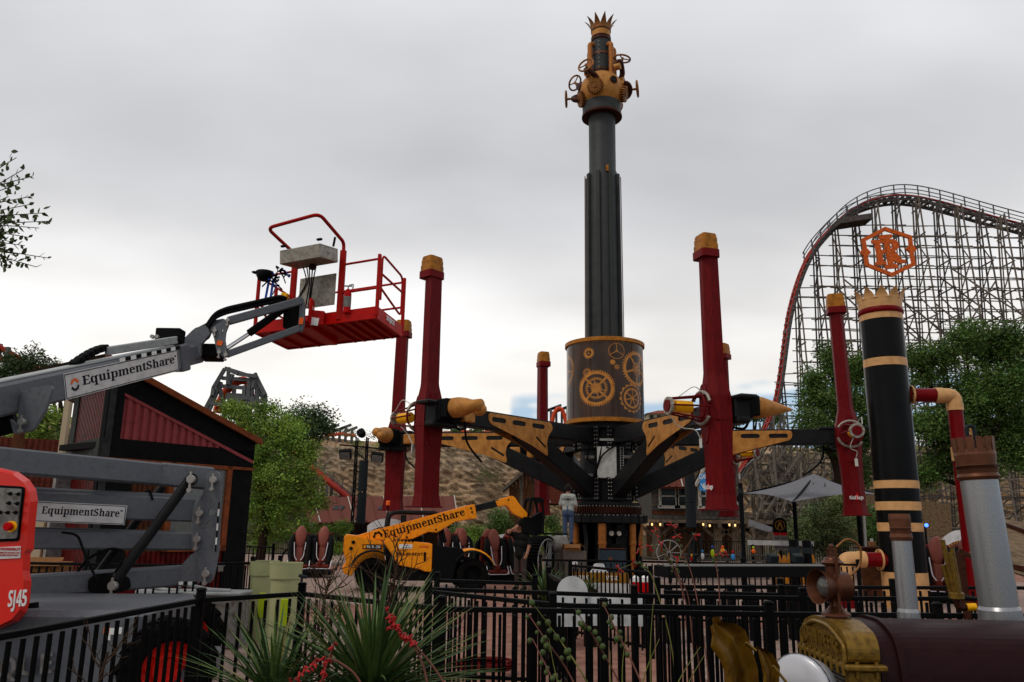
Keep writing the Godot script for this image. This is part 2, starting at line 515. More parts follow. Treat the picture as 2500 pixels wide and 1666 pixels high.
# ---------------------------------------------------------------- camera, sky, light
func sky_image() -> Image:
	var w := 1536
	var h := 768
	var im := Image.create(w, h, false, Image.FORMAT_RGBF)
	var nz := FastNoiseLite.new()
	nz.seed = 77; nz.frequency = 0.9; nz.fractal_octaves = 5; nz.noise_type = FastNoiseLite.TYPE_SIMPLEX_SMOOTH
	var n2 := FastNoiseLite.new()
	n2.seed = 12; n2.frequency = 0.55; n2.fractal_octaves = 4; n2.noise_type = FastNoiseLite.TYPE_SIMPLEX_SMOOTH
	var stops := [[-5.0, 0.9], [8.0, 0.93], [12.5, 0.9], [16.0, 0.76], [20.0, 0.61], [25.0, 0.56], [32.0, 0.62], [42.0, 0.72], [60.0, 0.70], [90.0, 0.66]]
	for y in h:
		var el := (0.5 - (y + 0.5) / h) * PI
		var deg := rad_to_deg(el)
		var lum := 0.62
		for i in stops.size() - 1:
			if deg >= stops[i][0] and deg <= stops[i + 1][0]:
				lum = lerpf(stops[i][1], stops[i + 1][1], smoothstep(0, 1, (deg - stops[i][0]) / (stops[i + 1][0] - stops[i][0])))
		for x in w:
			if deg < -4.0:
				im.set_pixel(x, y, Color(0.2, 0.18, 0.15))
				continue
			var az := (0.5 - (x + 0.5) / w) * TAU
			var d := Vector3(sin(az) * cos(el), sin(el), -cos(az) * cos(el))
			var k := 1.0 / (maxf(d.y, 0.0) + 0.22)
			var c := nz.get_noise_3d(d.x * k, d.z * k * 1.6, 3.0)
			var b := n2.get_noise_3d(d.x * k, 9.0, d.z * k)
			var l := lum * (1.0 + c * 0.22 + b * 0.28)
			var warm := clampf((22.0 - deg) / 14.0, 0.0, 1.0)
			var col := Color(l * lerpf(0.985, 1.02, warm), l * lerpf(0.995, 0.985, warm), l * lerpf(1.03, 0.93, warm))
			# a thin strip of clear sky low over the hills
			var edge := 9.9 + 0.7 * sin(az * 7.0 + 1.2) + 2.2 * c
			var puff := smoothstep(0.08, 0.3, n2.get_noise_3d(az * 9.0, deg * 0.9, 20.0))
			var open := smoothstep(0.0, 0.9, edge - deg) * (1.0 - 0.8 * puff) * smoothstep(-0.28, -0.2, az)
			col = col.lerp(Color(0.36, 0.52, 0.68), open * 0.9)
			im.set_pixel(x, y, col)
	return im
func make_view() -> void:
	var cam := Camera3D.new()
	cam.name = "camera"
	cam.fov = 46.25
	cam.near = 0.05; cam.far = 1500.0
	cam.transform = Transform3D(cb, EYE)
	cam.current = true
	add_child(cam)
	var env := Environment.new()
	env.background_mode = Environment.BG_SKY
	var sm := PanoramaSkyMaterial.new()
	sm.panorama = ImageTexture.create_from_image(sky_image())
	var sk := Sky.new()
	sk.sky_material = sm
	env.sky = sk
	env.tonemap_mode = Environment.TONE_MAPPER_LINEAR
	env.tonemap_exposure = 1.1
	env.sdfgi_enabled = true; env.ssao_enabled = true; env.ssil_enabled = true
	env.fog_enabled = false
	env.fog_density = 0.0007
	env.fog_light_color = Color(0.78, 0.79, 0.8)
	var we := WorldEnvironment.new()
	we.name = "environment"
	we.environment = env
	add_child(we)
	var sun := DirectionalLight3D.new()
	sun.name = "sun"
	sun.light_energy = 0.3
	sun.light_angular_distance = 14.0
	sun.light_color = Color(1.0, 0.96, 0.9)
	sun.shadow_enabled = true
	sun.rotation_degrees = Vector3(-52, -50, 0)
	add_child(sun)
# ---------------------------------------------------------------- ground
func ground() -> void:
	var soil = ntex("soil", 61, 0.02, [[0.0, Color(0.16, 0.13, 0.09)], [0.5, Color(0.26, 0.21, 0.14)], [0.75, Color(0.22, 0.24, 0.11)], [1.0, Color(0.3, 0.28, 0.18)]])
	var gm = mat("soil_ground", grey(1.0), 0.95, 0.0, soil, 0.12, T.fine, 3.0)
	gm.uv1_world_triplanar = true
	var g = MB.new()
	g.quad(v3(-500, -0.06, 40), v3(500, -0.06, 40), v3(500, -0.06, -700), v3(-500, -0.06, -700))
	struct(g, "ground", gm)
	var conc = ntex("concrete", 63, 0.02, [[0.0, Color(0.40, 0.32, 0.28)], [0.4, Color(0.52, 0.43, 0.39)], [0.7, Color(0.57, 0.49, 0.45)], [1.0, Color(0.62, 0.55, 0.51)]])
	var cm = mat("pink_concrete", grey(1.0), 0.85, 0.0, conc, 0.35, T.fine, 0.15)
	cm.uv1_world_triplanar = true
	var red = mat("red_concrete", Color(0.97, 0.82, 0.77), 0.85, 0.0, conc, 0.3, T.fine, 0.15)
	red.uv1_world_triplanar = true
	var bed = MB.new()
	bed.box(v3(5, -0.05, -21.5), v3(64, 0.06, 43), Basis(), 0.0)
	var base = struct(bed, "pavement", mat("joint_dark", Color(0.3, 0.25, 0.22), 0.95))
	var slab = MB.new()
	slab.box(Vector3.ZERO, v3(2.985, 0.05, 2.985), Basis(), 0.006)
	var sm = slab.mesh()
	for i in range(-7, 12):
		for j in range(0, 11):
			var p = v3(i * 3.0 + 0.7, -0.025, -9.5 - j * 3.0)
			var m: Material = red if (j % 5 == 2 or i % 6 == 0) else cm
			piece(sm, "paving_slab", m, base, Transform3D(Basis(), p))
	# mulch bed between the fences and the walkway where the camera stands
	var mul = ntex("mulch", 67, 0.08, [[0.0, Color(0.07, 0.05, 0.035)], [0.5, Color(0.16, 0.11, 0.08)], [0.8, Color(0.25, 0.19, 0.14)], [1.0, Color(0.36, 0.3, 0.24)]])
	var mm = mat("mulch", grey(1.0), 0.95, 0.0, mul, 0.8, T.fine, 4.0)
	mm.uv1_world_triplanar = true
	var mb = MB.new()
	for i in 24:
		for j in 8:
			var q = func(a, b): return v3(-9.0 + a * 0.8, 0.03 + 0.05 * sin(a * 1.7 + b * 2.3) * cos(b * 1.3 - a), -5.6 + b * 0.55)
			mb.quad(q.call(i, j + 1), q.call(i + 1, j + 1), q.call(i + 1, j), q.call(i, j))
	struct(mb, "planting_bed", mm)
# ---------------------------------------------------------------- the ride
var TC := Vector3.ZERO
func yT(py: float) -> float: return P(1481, py, 27.0).y
func rT(n: float, py: float) -> float:
	var q = P(1481, py, 27.0)
	return n * -(cb.inverse() * (q - EYE)).z / F
func dirT(az: float) -> Vector3: return v3(sin(deg_to_rad(az)), 0, cos(deg_to_rad(az)))
func gear_poly(r: float, teeth: int, th: float) -> PackedVector2Array:
	var p = PackedVector2Array()
	for i in teeth:
		for k in [[0.0, 0.0], [0.12, th], [0.42, th], [0.54, 0.0]]:
			var a: float = TAU * (i + k[0]) / teeth
			p.append(v2(cos(a), sin(a)) * (r + k[1]))
	return p
func ring_poly(r: float, k := 24) -> PackedVector2Array:
	var p = PackedVector2Array()
	for i in k: p.append(v2(cos(TAU * i / k), sin(TAU * i / k)) * r)
	return p
func drum_print() -> ImageTexture:
	var w = 1536
	var h = 500
	var im = Image.create(w, h, false, Image.FORMAT_RGB8)
	var nz = FastNoiseLite.new()
	nz.seed = 5; nz.frequency = 0.008; nz.fractal_octaves = 4
	for y in h:
		for x in w:
			var k = 0.5 + 0.5 * nz.get_noise_2d(x, y * 0.6)
			var stripe = 0.0 if int(x / 48.0) % 2 == 0 else 0.02
			im.set_pixel(x, y, Color(0.13 + 0.16 * k + stripe, 0.095 + 0.085 * k + stripe, 0.07 + 0.045 * k + stripe))
	var ppm = w / (TAU * 1.31)
	var draw = func(cx: float, cy: float, r: float, inner: float, teeth: int, spokes: int, tooth: float, rot: float, gain: float):
		var x0 := int(cx - r - 8); var x1 = int(cx + r + 8)
		for x in range(x0, x1 + 1):
			for y in range(maxi(0, int(cy - r - 8)), mini(h - 1, int(cy + r + 8)) + 1):
				var d = v2(x - cx, y - cy)
				var l = d.length()
				var a = d.angle() + rot
				var on = false
				if l <= r and l >= inner: on = true
				elif l > r and l <= r + tooth * r: on = fposmod(a * teeth / TAU, 1.0) < 0.5
				elif l < inner:
					if l < r * 0.16 and spokes > 0: on = true
					elif spokes > 0:
						var s = fposmod(a * spokes / TAU + 0.5, 1.0) - 0.5
						on = absf(s) * TAU / spokes * l < r * 0.055
				if on:
					var k2 = 0.5 + 0.5 * nz.get_noise_2d(x * 2.0 + 300.0, y * 2.0)
					im.set_pixel(posmod(x, w), y, Color(0.62 + 0.16 * k2, 0.38 + 0.14 * k2, 0.12 + 0.08 * k2) * gain)
	var zs = 1.31 / 611.0
	var list = [[-150, 600, 250, 205, 46, 4, 0.09, 0.2, 0.75], [235, 410, 72, 46, 22, 3, 0.28, 0.5, 1.0], [210, 690, 62, 34, 16, 4, 0.26, 0.2, 0.8], [340, 920, 270, 226, 46, 4, 0.1, 0.75, 1.0], [340, 920, 160, 138, 44, 6, 0.12, 0.3, 0.85],
		[340, 920, 70, 40, 16, 5, 0.3, 0.1, 0.95], [660, 385, 130, 120, 24, 3, 0.03, 0.5, 0.9], [595, 550, 36, 0, 16, 0, 0.25, 0.0, 1.0], [660, 615, 36, 0, 16, 0, 0.25, 0.0, 0.8], [990, 610, 270, 228, 38, 5, 0.1, 0.3, 1.0],
		[1000, 610, 95, 58, 18, 4, 0.22, 0.0, 0.8], [905, 1045, 215, 198, 16, 0, 0.1, 0.0, 0.95], [905, 1045, 158, 130, 60, 7, 0.08, 0.2, 1.0]]
	for rep in 2:
		for g in list:
			var th = asin(clampf((g[0] - 546.0) / 611.0, -0.98, 0.98)) if g[0] > -60 else -PI * 0.5
			if g[0] < -60: th = -1.45
			var cx = (0.75 + th / TAU + rep * 0.5) * w
			var cy: float = (1340.0 - g[1]) / (1340.0 - 230.0) * h
			draw.call(cx, cy, g[2] * zs * ppm, g[3] * zs * ppm, g[4], g[5], g[6], g[7], g[8])
	for x in w:
		for k in 9:
			if (x / 9) % 2 == 0 or k < 3:
				im.set_pixel(x, k, Color(0.62, 0.4, 0.14)); im.set_pixel(x, h - 1 - k, Color(0.55, 0.36, 0.14))
	return ImageTexture.create_from_image(im)
func handwheel(o: Vector3, axis: Vector3, r: float, m: Material, parent: Node) -> void:
	var b = MB.new()
	var e1 = axis.cross(v3(0.13, 1, 0.21)).normalized()
	var e2 = axis.cross(e1).normalized()
	b.tube(arc(o, e1, e2, r, 0, TAU, 24), r * 0.12, 8, false)
	for k in 3:
		var a = TAU * k / 3.0 + 0.4
		b.tube([o, o + (e1 * cos(a) + e2 * sin(a)) * r], r * 0.08, 5)
	b.tube([o - axis * r * 0.5, o + axis * r * 0.15], r * 0.16, 8)
	part(b, "handwheel", m, parent)
func slot(cx: float, cy: float, l: float, w: float, ang := 0.0) -> PackedVector2Array:
	var p = PackedVector2Array()
	for s in [0, 1]:
		for k in 6:
			var a = -PI / 2 + PI * k / 5.0 + PI * s
			var q = v2((l * 0.5 - w * 0.5) * (1 - 2 * s), 0) + v2(cos(a), sin(a)) * w * 0.5
			p.append(v2(cx, cy) + q.rotated(ang))
	return p
func ride() -> void:
	TC = P(1481, 1285, 27.0)
	TC.y = 0
	var r = thing("flying_ride", "tall black and gold tower ride with six arms and crimson upright blades", "ride", TC)
	var b: MB
	# ---- base
	b = MB.new()
	var yf = yT(1278)
	b.lathe([v2(0.0, 0.0), v2(0.72, 0.0), v2(0.72, yf), v2(0.0, yf)], 20)
	for k in 6:
		var d = dirT(30.0 * k * 2 + 14.0)
		var e = dirT(30.0 * k * 2 + 104.0)
		b.prism(soft2([v2(0.5, 0.0), v2(1.42, 0.0), v2(1.34, 0.12), v2(1.1, 0.4), v2(1.02, yf * 0.7), v2(1.14, yf), v2(0.5, yf)], 0.12), 0.16, Transform3D(Basis(d, Vector3.UP, e), Vector3.ZERO))
	part(b, "base_frame", M.black_steel, r)
	for a in [[-14.0, 0.13], [40.0, 0.11], [104.0, 0.15], [-74.0, 0.15]]:
		b = MB.new()
		var o = dirT(a[0]) * 1.12
		var rr: float = a[1]
		b.lathe([v2(0, 0.02), v2(rr * 0.45, 0.02), v2(rr * 0.95, yf * 0.62), v2(rr * 1.1, yf * 0.62), v2(rr * 1.1, yf * 0.67), v2(rr, yf * 0.68), v2(rr * 1.05, yf - 0.01)], 14, Transform3D(Basis(), o))
		part(b, "brass_pipe", M.pipe_gold, r)
	b = MB.new()
	b.box(v3(0.12, yf * 0.82, 1.06), v3(0.85, 0.2, 0.1), Basis(), 0.01)
	b.box(v3(0.15, yf * 0.45, 1.0), v3(0.42, 0.62, 0.12), Basis(), 0.01)
	part(b, "control_box", M.black_matt, r)
	for k in [0.02, 0.26]:
		b = MB.new()
		b.lathe([v2(0.0, 0.0), v2(0.065, 0.0), v2(0.075, 0.01), v2(0.075, -0.03)], 16, Transform3D(Basis(Vector3.RIGHT, -PI / 2).inverse(), v3(k, yf * 0.82, 1.13)))
		part(b, "gauge", M.frame_white, r)
	# ---- flange and slewing ring
	b = MB.new()
	var y0 = yT(1256)
	b.lathe([v2(0.7, yf), v2(1.3, yf), v2(1.32, yf + 0.03), v2(1.32, y0 - 0.06), v2(1.22, y0 - 0.05), v2(1.22, y0), v2(0.7, y0)], 40)
	part(b, "flange", M.black_steel, r)
	for k in 24:
		var d = dirT(15.0 * k)
		b = MB.new()
		b.bar(d * 1.05 + v3(0, (yf + y0) * 0.5, 0), d * 1.345 + v3(0, (yf + y0) * 0.5, 0), 0.05, (y0 - yf) * 0.8)
		part(b, "flange_rib", M.black_steel, r)
	b = MB.new()
	var y1 = yT(1236)
	b.prism(gear_poly(1.1, 96, 0.05), y1 - y0 - 0.05, Transform3D(Basis(Vector3.RIGHT, -PI / 2), v3(0, (y0 + y1) * 0.5 - 0.01, 0)))
	part(b, "ring_gear", M.dark_bronze, r)
	b = MB.new()
	for k in 60:
		b.lathe([v2(0, 0.035), v2(0.022, 0.035), v2(0.022, 0.0)], 6, Transform3D(Basis(), dirT(6.0 * k) * 1.08 + v3(0, y1 - 0.03, 0)))
		b.lathe([v2(0, 0.035), v2(0.02, 0.035), v2(0.02, 0.0)], 6, Transform3D(Basis(), dirT(6.0 * k + 3) * 1.27 + v3(0, y0 - 0.056, 0)))
	bits(b, "bolt_ring", M.bolt_steel, r)
	# ---- body
	var yb = yT(1040)
	b = MB.new()
	b.lathe([v2(1.0, y1), v2(1.12, y1 + 0.02), v2(1.12, y1 + 0.1), v2(0.86, y1 + 0.12), v2(0.86, yb - 0.2), v2(1.1, yb - 0.18), v2(1.1, yb)], 12)
	part(b, "turning_body", M.black_steel, r)
	var cab = MB.new()
	var f0 = dirT(-5.0)
	cab.box(f0 * 0.96 + v3(0, (yT(1098) + yT(1172)) * 0.5, 0), v3(0.62, yT(1098) - yT(1172), 0.2), Basis(Vector3.UP, deg_to_rad(-5.0)), 0.012)
	var cb2 = part(cab, "electrical_cabinet", M.white_cabinet, r)
	cab = MB.new()
	cab.box(f0 * 1.066 + v3(0.22, yT(1137), 0), v3(0.05, 0.09, 0.02), Basis(Vector3.UP, deg_to_rad(-5.0)), 0.004)
	for k in [yT(1106), yT(1166)]: cab.box(f0 * 1.066 + v3(0.29, k, -0.02), v3(0.04, 0.06, 0.03), Basis(), 0.004)
	part(cab, "latch", M.black_matt, cb2)
	for k in [[0.62, 1120.0, 0.34], [0.62, 1162.0, 0.26], [-0.62, 1122.0, 0.3], [-0.6, 1165.0, 0.24]]:
		b = MB.new()
		b.box(v3(k[0], yT(k[1]), 0.78), v3(k[2], 0.1, 0.12), Basis(), 0.01)
		part(b, "junction_box", M.grey_panel, r)
	b = MB.new()
	b.box(v3(0.92, yT(1128), 0.55), v3(0.28, 0.55, 0.2), Basis(Vector3.UP, 0.6), 0.01)
	part(b, "junction_box", M.grey_panel, r)
	for k in [[[-0.2, 1078.0, 1.0], [-0.34, 1130.0, 1.05], [-0.55, 1175.0, 1.0], [-0.4, 1165.0, 1.05]], [[0.5, 1085.0, 0.95], [0.1, 1098.0, 1.12], [-0.28, 1120.0, 1.12], [-0.5, 1172.0, 0.95]], [[-0.6, 1090.0, 0.9], [-0.75, 1130.0, 1.0], [-0.45, 1142.0, 1.0]]]:
		var pts = []
		for q in k: pts.append(v3(q[0], yT(q[1]), q[2]))
		b = MB.new()
		b.tube(soften(pts, 0.2), 0.028, 6)
		part(b, "cable", M.black_matt, r)
	b = MB.new()
	for k in 12: b.box(v3(0.4, yT(1100 + k * 6), 1.02), v3(0.12, 0.012, 0.012))
	for s in [0.35, 0.45]: b.bar(v3(s, yT(1098), 1.02), v3(s, yT(1172), 1.02), 0.014, 0.014)
	b.box(v3(-0.02, yT(1082), 1.08), v3(0.6, 0.07, 0.03))
	bits(b, "cable_tray", M.bolt_steel, r)
	# ---- drum with its printed wrap
	var yd = yT(843)
	var q0 := []; var q1 = []; var nn = []
	for k in 73:
		var a = TAU * k / 72.0
		var d = v3(cos(a), 0, -sin(a))
		q0.append(d * 1.31 + v3(0, yb + 0.1, 0)); q1.append(d * 1.31 + v3(0, yd - 0.12, 0)); nn.append(d)
	b = MB.new()
	b.grid([q0, q1], [nn, nn])
	for k in 73: b.u[k] = v2(k / 72.0, 0.0); b.u[73 + k] = v2(k / 72.0, 1.0)
	var dm = mat("drum_wrap", Color(1, 1, 1), 0.16)
	dm.albedo_texture = drum_print()
	part(b, "gear_print_drum", dm, r)
	b = MB.new()
	b.lathe([v2(0.4, yd), v2(1.36, yd), v2(1.37, yd - 0.01), v2(1.37, yd - 0.13), v2(1.3, yd - 0.14)], 60)
	part(b, "top_band", M.ochre_band, r)
	b = MB.new()
	b.lathe([v2(1.3, yb + 0.13), v2(1.36, yb + 0.12), v2(1.36, yb + 0.0), v2(0.6, yb)], 60)
	part(b, "bottom_band", M.ochre_band, r)
	# ---- shaft
	var ys = yT(425)
	var yh = yT(292)
	b = MB.new()
	var rs = rT(37, 600)
	b.lathe([v2(rs, yd), v2(rT(35, 430), ys), v2(rT(32.5, 420), ys + 0.05), v2(rT(32.5, 300), yh + 0.6)], 36, Transform3D(), true)
	part(b, "shaft", M.black_shaft, r)
	for k in 8:
		var d = dirT(45.0 * k + 22.0)
		b = MB.new()
		b.bar(d * (rs + 0.05) + v3(0, yd, 0), d * (rs + 0.03) + v3(0, ys - 0.1, 0), 0.14, 0.12, d, 0.02)
		part(b, "shaft_fin", M.black_shaft, r)
	for k in 3:
		var d = dirT([-84.0, 84.0, 180.0][k])
		b = MB.new()
		b.bar(d * (rs + 0.13) + v3(0, yd, 0), d * (rs + 0.11) + v3(0, ys - 0.15, 0), 0.05, 0.03, d)
		part(b, "shaft_rail", M.copper, r)
	b = MB.new()
	b.box(dirT(12) * (rs - 0.02) + v3(0, yT(426), 0), v3(0.09, 0.22, 0.1))
	part(b, "tag_plate", M.ochre_band, r)
	ride_head(r)
	for k in 6: ride_arm(r, 18.0 + 60.0 * k, k)
func ride_head(r: Node3D) -> void:
	var b = MB.new()
	var Y = func(z: float) -> float: return yT(20 + z * 0.185)
	var R = func(z: float) -> float: return rT(z * 0.185, 200)
	var yc: float = Y.call(1455)      # underside of the collar, centre
	b.lathe([v2(R.call(170), yc), v2(R.call(262), yc), v2(R.call(262), yc + 0.06), v2(R.call(252), yc + 0.1)], 40)
	part(b, "collar_rim", M.dark_bronze, r)
	b = MB.new()
	var yk: float = Y.call(1290)
	b.lathe([v2(R.call(252), yc + 0.1), v2(R.call(250), yk), v2(R.call(235), yk + 0.03)], 40)
	part(b, "collar", M.black_shaft, r)
	b = MB.new()
	var prof = []
	var yt: float = Y.call(880)
	for i in 13:
		var t = i / 12.0
		var a: float = lerpf(-0.62, 1.25, t)
		prof.append(v2(R.call(297) * cos(a) / 1.0, lerpf(yk, yt, (sin(a) - sin(-0.62)) / (sin(1.25) - sin(-0.62)))))
	b.lathe(prof, 40, Transform3D(), true)
	part(b, "boiler_dome", M.gold_paint, r)
	var mid = lerpf(yk, yt, 0.42)
	# neck
	b = MB.new()
	var yn: float = Y.call(455)
	b.lathe([v2(R.call(124), yt - 0.1), v2(R.call(124), yn)], 28)
	part(b, "neck", M.black_shaft, r)
	b = MB.new()
	for k in [[0.02, 0.1], [0.52, 0.1]]:
		var yy = lerpf(yt, yn, k[0])
		b.lathe([v2(R.call(124), yy), v2(R.call(131), yy), v2(R.call(131), yy + 0.09), v2(R.call(124), yy + 0.09)], 28)
		part(b, "neck_band", M.copper, r)
	b = MB.new()
	for az in [-20.0, 100.0, 220.0]:
		for k in 7:
			var yy = lerpf(yt, yn, 0.1 + k * 0.13)
			b.ball(dirT(az) * R.call(125) + v3(0, yy, 0), Vector3.ONE * 0.03, 6, 4)
	bits(b, "rivet_line", M.bolt_steel, r)
	b = MB.new()
	b.lathe([v2(R.call(120), yn), v2(R.call(134), yn), v2(R.call(136), yn + 0.05), v2(R.call(130), yn + 0.1), v2(R.call(134), yn + 0.16), v2(R.call(128), yn + 0.18)], 32)
	part(b, "neck_moulding", M.dark_bronze, r)
	var yq: float = Y.call(330)
	b = MB.new()
	b.lathe([v2(R.call(126), yn + 0.18), v2(R.call(128), yq)], 32)
	part(b, "cap_band", M.gold_paint, r)
	b = MB.new()
	b.lathe([v2(R.call(128), yq), v2(R.call(134), yq + 0.01), v2(R.call(134), yq + 0.05), v2(R.call(118), yq + 0.06)], 32)
	part(b, "cap_ring", M.dark_bronze, r)
	for k in 10: crown_leaf(r, TC * 0.0, 36.0 * k + 9.0, R.call(122), yq + 0.05, 0.55, 0.28, R.call(95), M.bronze)
	# bent steam pipes
	for a in [[-62.0, 0.98], [40.0, 0.93], [100.0, 0.97], [170.0, 0.9], [235.0, 0.95]]:
		b = MB.new()
		var d = dirT(a[0])
		var yy = lerpf(yt, yn, a[1] * 0.86)
		b.tube(soften([d * R.call(178) + v3(0, yt - 0.35, 0), d * R.call(178) + v3(0, yy, 0), d * R.call(90) + v3(0, yy, 0)], 0.22, 6), R.call(33), 12)
		part(b, "steam_pipe", M.pipe_gold, r)
	# valve elbows with handwheels
	for a in [[-98.0, -0.3, 1.0, 0.0], [82.0, 0.02, 1.0, 0.1], [-32.0, 0.42, 0.75, 0.25], [62.0, 0.95, 0.2, 1.0], [-128.0, 0.7, 0.6, 0.5], [150.0, 0.1, 1.0, 0.0], [205.0, 0.4, 0.7, 0.4]]:
		var d = dirT(a[0])
		var t = dirT(a[0] + 90.0)
		var out: float = a[2]
		var up: float = a[3]
		var o: Vector3 = d * R.call(255) + v3(0, mid + a[1] * 0.62, 0)
		var axis = (d * out + Vector3.UP * up).normalized()
		var tip = o + axis * 0.36
		b = MB.new()
		b.tube(soften([o - d * 0.1 + t * 0.2 - Vector3.UP * 0.18, o + axis * 0.24 + t * 0.2 - Vector3.UP * 0.18, tip, o + axis * 0.24 - t * 0.2 + Vector3.UP * 0.18, o - d * 0.1 - t * 0.2 + Vector3.UP * 0.18], 0.16, 5), 0.1, 10)
		part(b, "elbow_pipe", M.dark_bronze, r)
		for s in [1.0, -1.0]:
			b = MB.new()
			b.tube([o - d * 0.12 + (t * 0.2 - Vector3.UP * 0.18) * s, o + d * 0.1 + (t * 0.2 - Vector3.UP * 0.18) * s], 0.125, 10)
			part(b, "pipe_socket", M.gold_paint, r)
		b = MB.new()
		b.tube([tip, tip + axis * 0.22], 0.035, 6)
		part(b, "valve_stem", M.bronze, r)
		handwheel(tip + axis * 0.24, axis, 0.29, M.bronze, r)
	# gear wheels and portholes on the dome
	for a in [[-22.0, -0.32], [-78.0, -0.62], [68.0, -0.38], [140.0, -0.3], [210.0, -0.3]]:
		var d = dirT(a[0])
		var o: Vector3 = d * (R.call(285) + (0.06 if a[1] > -0.5 else 0.0)) + v3(0, mid + a[1] * 0.62, 0)
		b = MB.new()
		var xf = fr(o, dirT(a[0] + 90.0), (Vector3.UP + d * 0.25).normalized())
		xf.basis = Basis(xf.basis.x, xf.basis.y, xf.basis.z)
		b.prism(gear_poly(0.235, 20, 0.065), 0.12, xf)
		b.prism(ring_poly(0.2, 24), 0.15, xf, [ring_poly(0.15, 24)])
		b.prism(ring_poly(0.08, 16), 0.19, xf)
		part(b, "gear_wheel", M.bronze, r)
	for a in [[25.0, 0.15], [-82.0, 0.2], [130.0, 0.2], [190.0, 0.2]]:
		var d = dirT(a[0])
		var o: Vector3 = d * R.call(278) + v3(0, mid + a[1] * 0.6, 0)
		b = MB.new()
		var xb = Basis(dirT(a[0] + 90), d, Vector3.UP)
		b.lathe([v2(0.15, -0.1), v2(0.15, 0.06), v2(0.13, 0.09), v2(0.105, 0.08)], 18, Transform3D(Basis(dirT(a[0] + 90), d, -Vector3.UP), o))
		var po = part(b, "porthole", M.dark_bronze, r)
		b = MB.new()
		b.ball(o + d * 0.05, v3(0.1, 0.04, 0.1), 14, 6, Basis(dirT(a[0] + 90), d, -Vector3.UP))
		part(b, "porthole_glass", M.lens, po)
func crown_leaf(parent: Node, o: Vector3, az: float, rad: float, y: float, h: float, wid: float, flare: float, m: Material) -> void:
	var d = dirT(az)
	var t = dirT(az + 90.0)
	var b = MB.new()
	var rows = []
	for i in 6:
		var k = i / 5.0
		var half = wid * 0.5 * (1.0 - pow(k, 1.5)) + 0.002
		var c = o + d * (rad + flare * k * k) + v3(0, y + h * k * (1.0 - 0.12 * k), 0)
		rows.append([c - t * half, c + t * half])
	for s in [0.0, 0.012]:
		for i in 5:
			var off: Vector3 = d * s
			if s == 0.0: b.quad(rows[i][1] + off, rows[i][0] + off, rows[i + 1][0] + off, rows[i + 1][1] + off)
			else: b.quad(rows[i][0] + off, rows[i][1] + off, rows[i + 1][1] + off, rows[i + 1][0] + off)
	part(b, "crown_leaf", m, parent)
var arm_meshes := {}
var cone_mesh: ArrayMesh
func ride_arm(r: Node3D, az: float, idx: int) -> void:
	# arm frame: x outwards along the arm, y up, z tangential (towards the pendulum side)
	var a = Node3D.new()
	a.name = numbered(r, "arm")
	r.add_child(a)
	var yc = 4.5
	var d = dirT(az)
	a.transform = Transform3D(Basis(d, Vector3.UP, d.cross(Vector3.UP)), v3(0, yc, 0))
	if arm_meshes.is_empty(): make_arm_meshes()
	for k in arm_meshes:
		var e: Array = arm_meshes[k]
		var pc = piece(cone_mesh if k == "motor" and idx == 0 else e[0], e[2], e[1], a)
		if e[2] == "mount_bolts": pc.set_meta("kind", "stuff")
	# crimson blade
	var side = -0.62
	var sgn = 1.0
	var tilt: float = [0.012, 0.02, 0.0, -0.01, 0.008, 0.0][idx]
	var bl = Node3D.new()
	bl.name = numbered(r, "blade")
	r.add_child(bl)
	bl.transform = a.transform * Transform3D(Basis(v3(0, 0, 1), tilt), v3(7.6, 0, 0.56))
	for k in blade_meshes:
		var e: Array = blade_meshes[k]
		piece(e[0], e[2], e[1], bl)
	var lg = letter("SixFlags", v3(-0.2, -1.98, 0.272), Vector3.RIGHT, Vector3.UP, 0.1, 0.4, M.ink_white, bl, "emblem_lettering", true, 0.012)
	var tower = MB.new()
	tower.prism(PackedVector2Array([v2(-0.05, -1.99), v2(0.05, -1.99), v2(0.035, -1.84), v2(0.0, -1.76), v2(-0.035, -1.84)]), 0.012, Transform3D(Basis(), v3(0.02, 0, 0.27)))
	part(tower, "emblem_tower", M.bright_red, bl)
var blade_meshes := {}
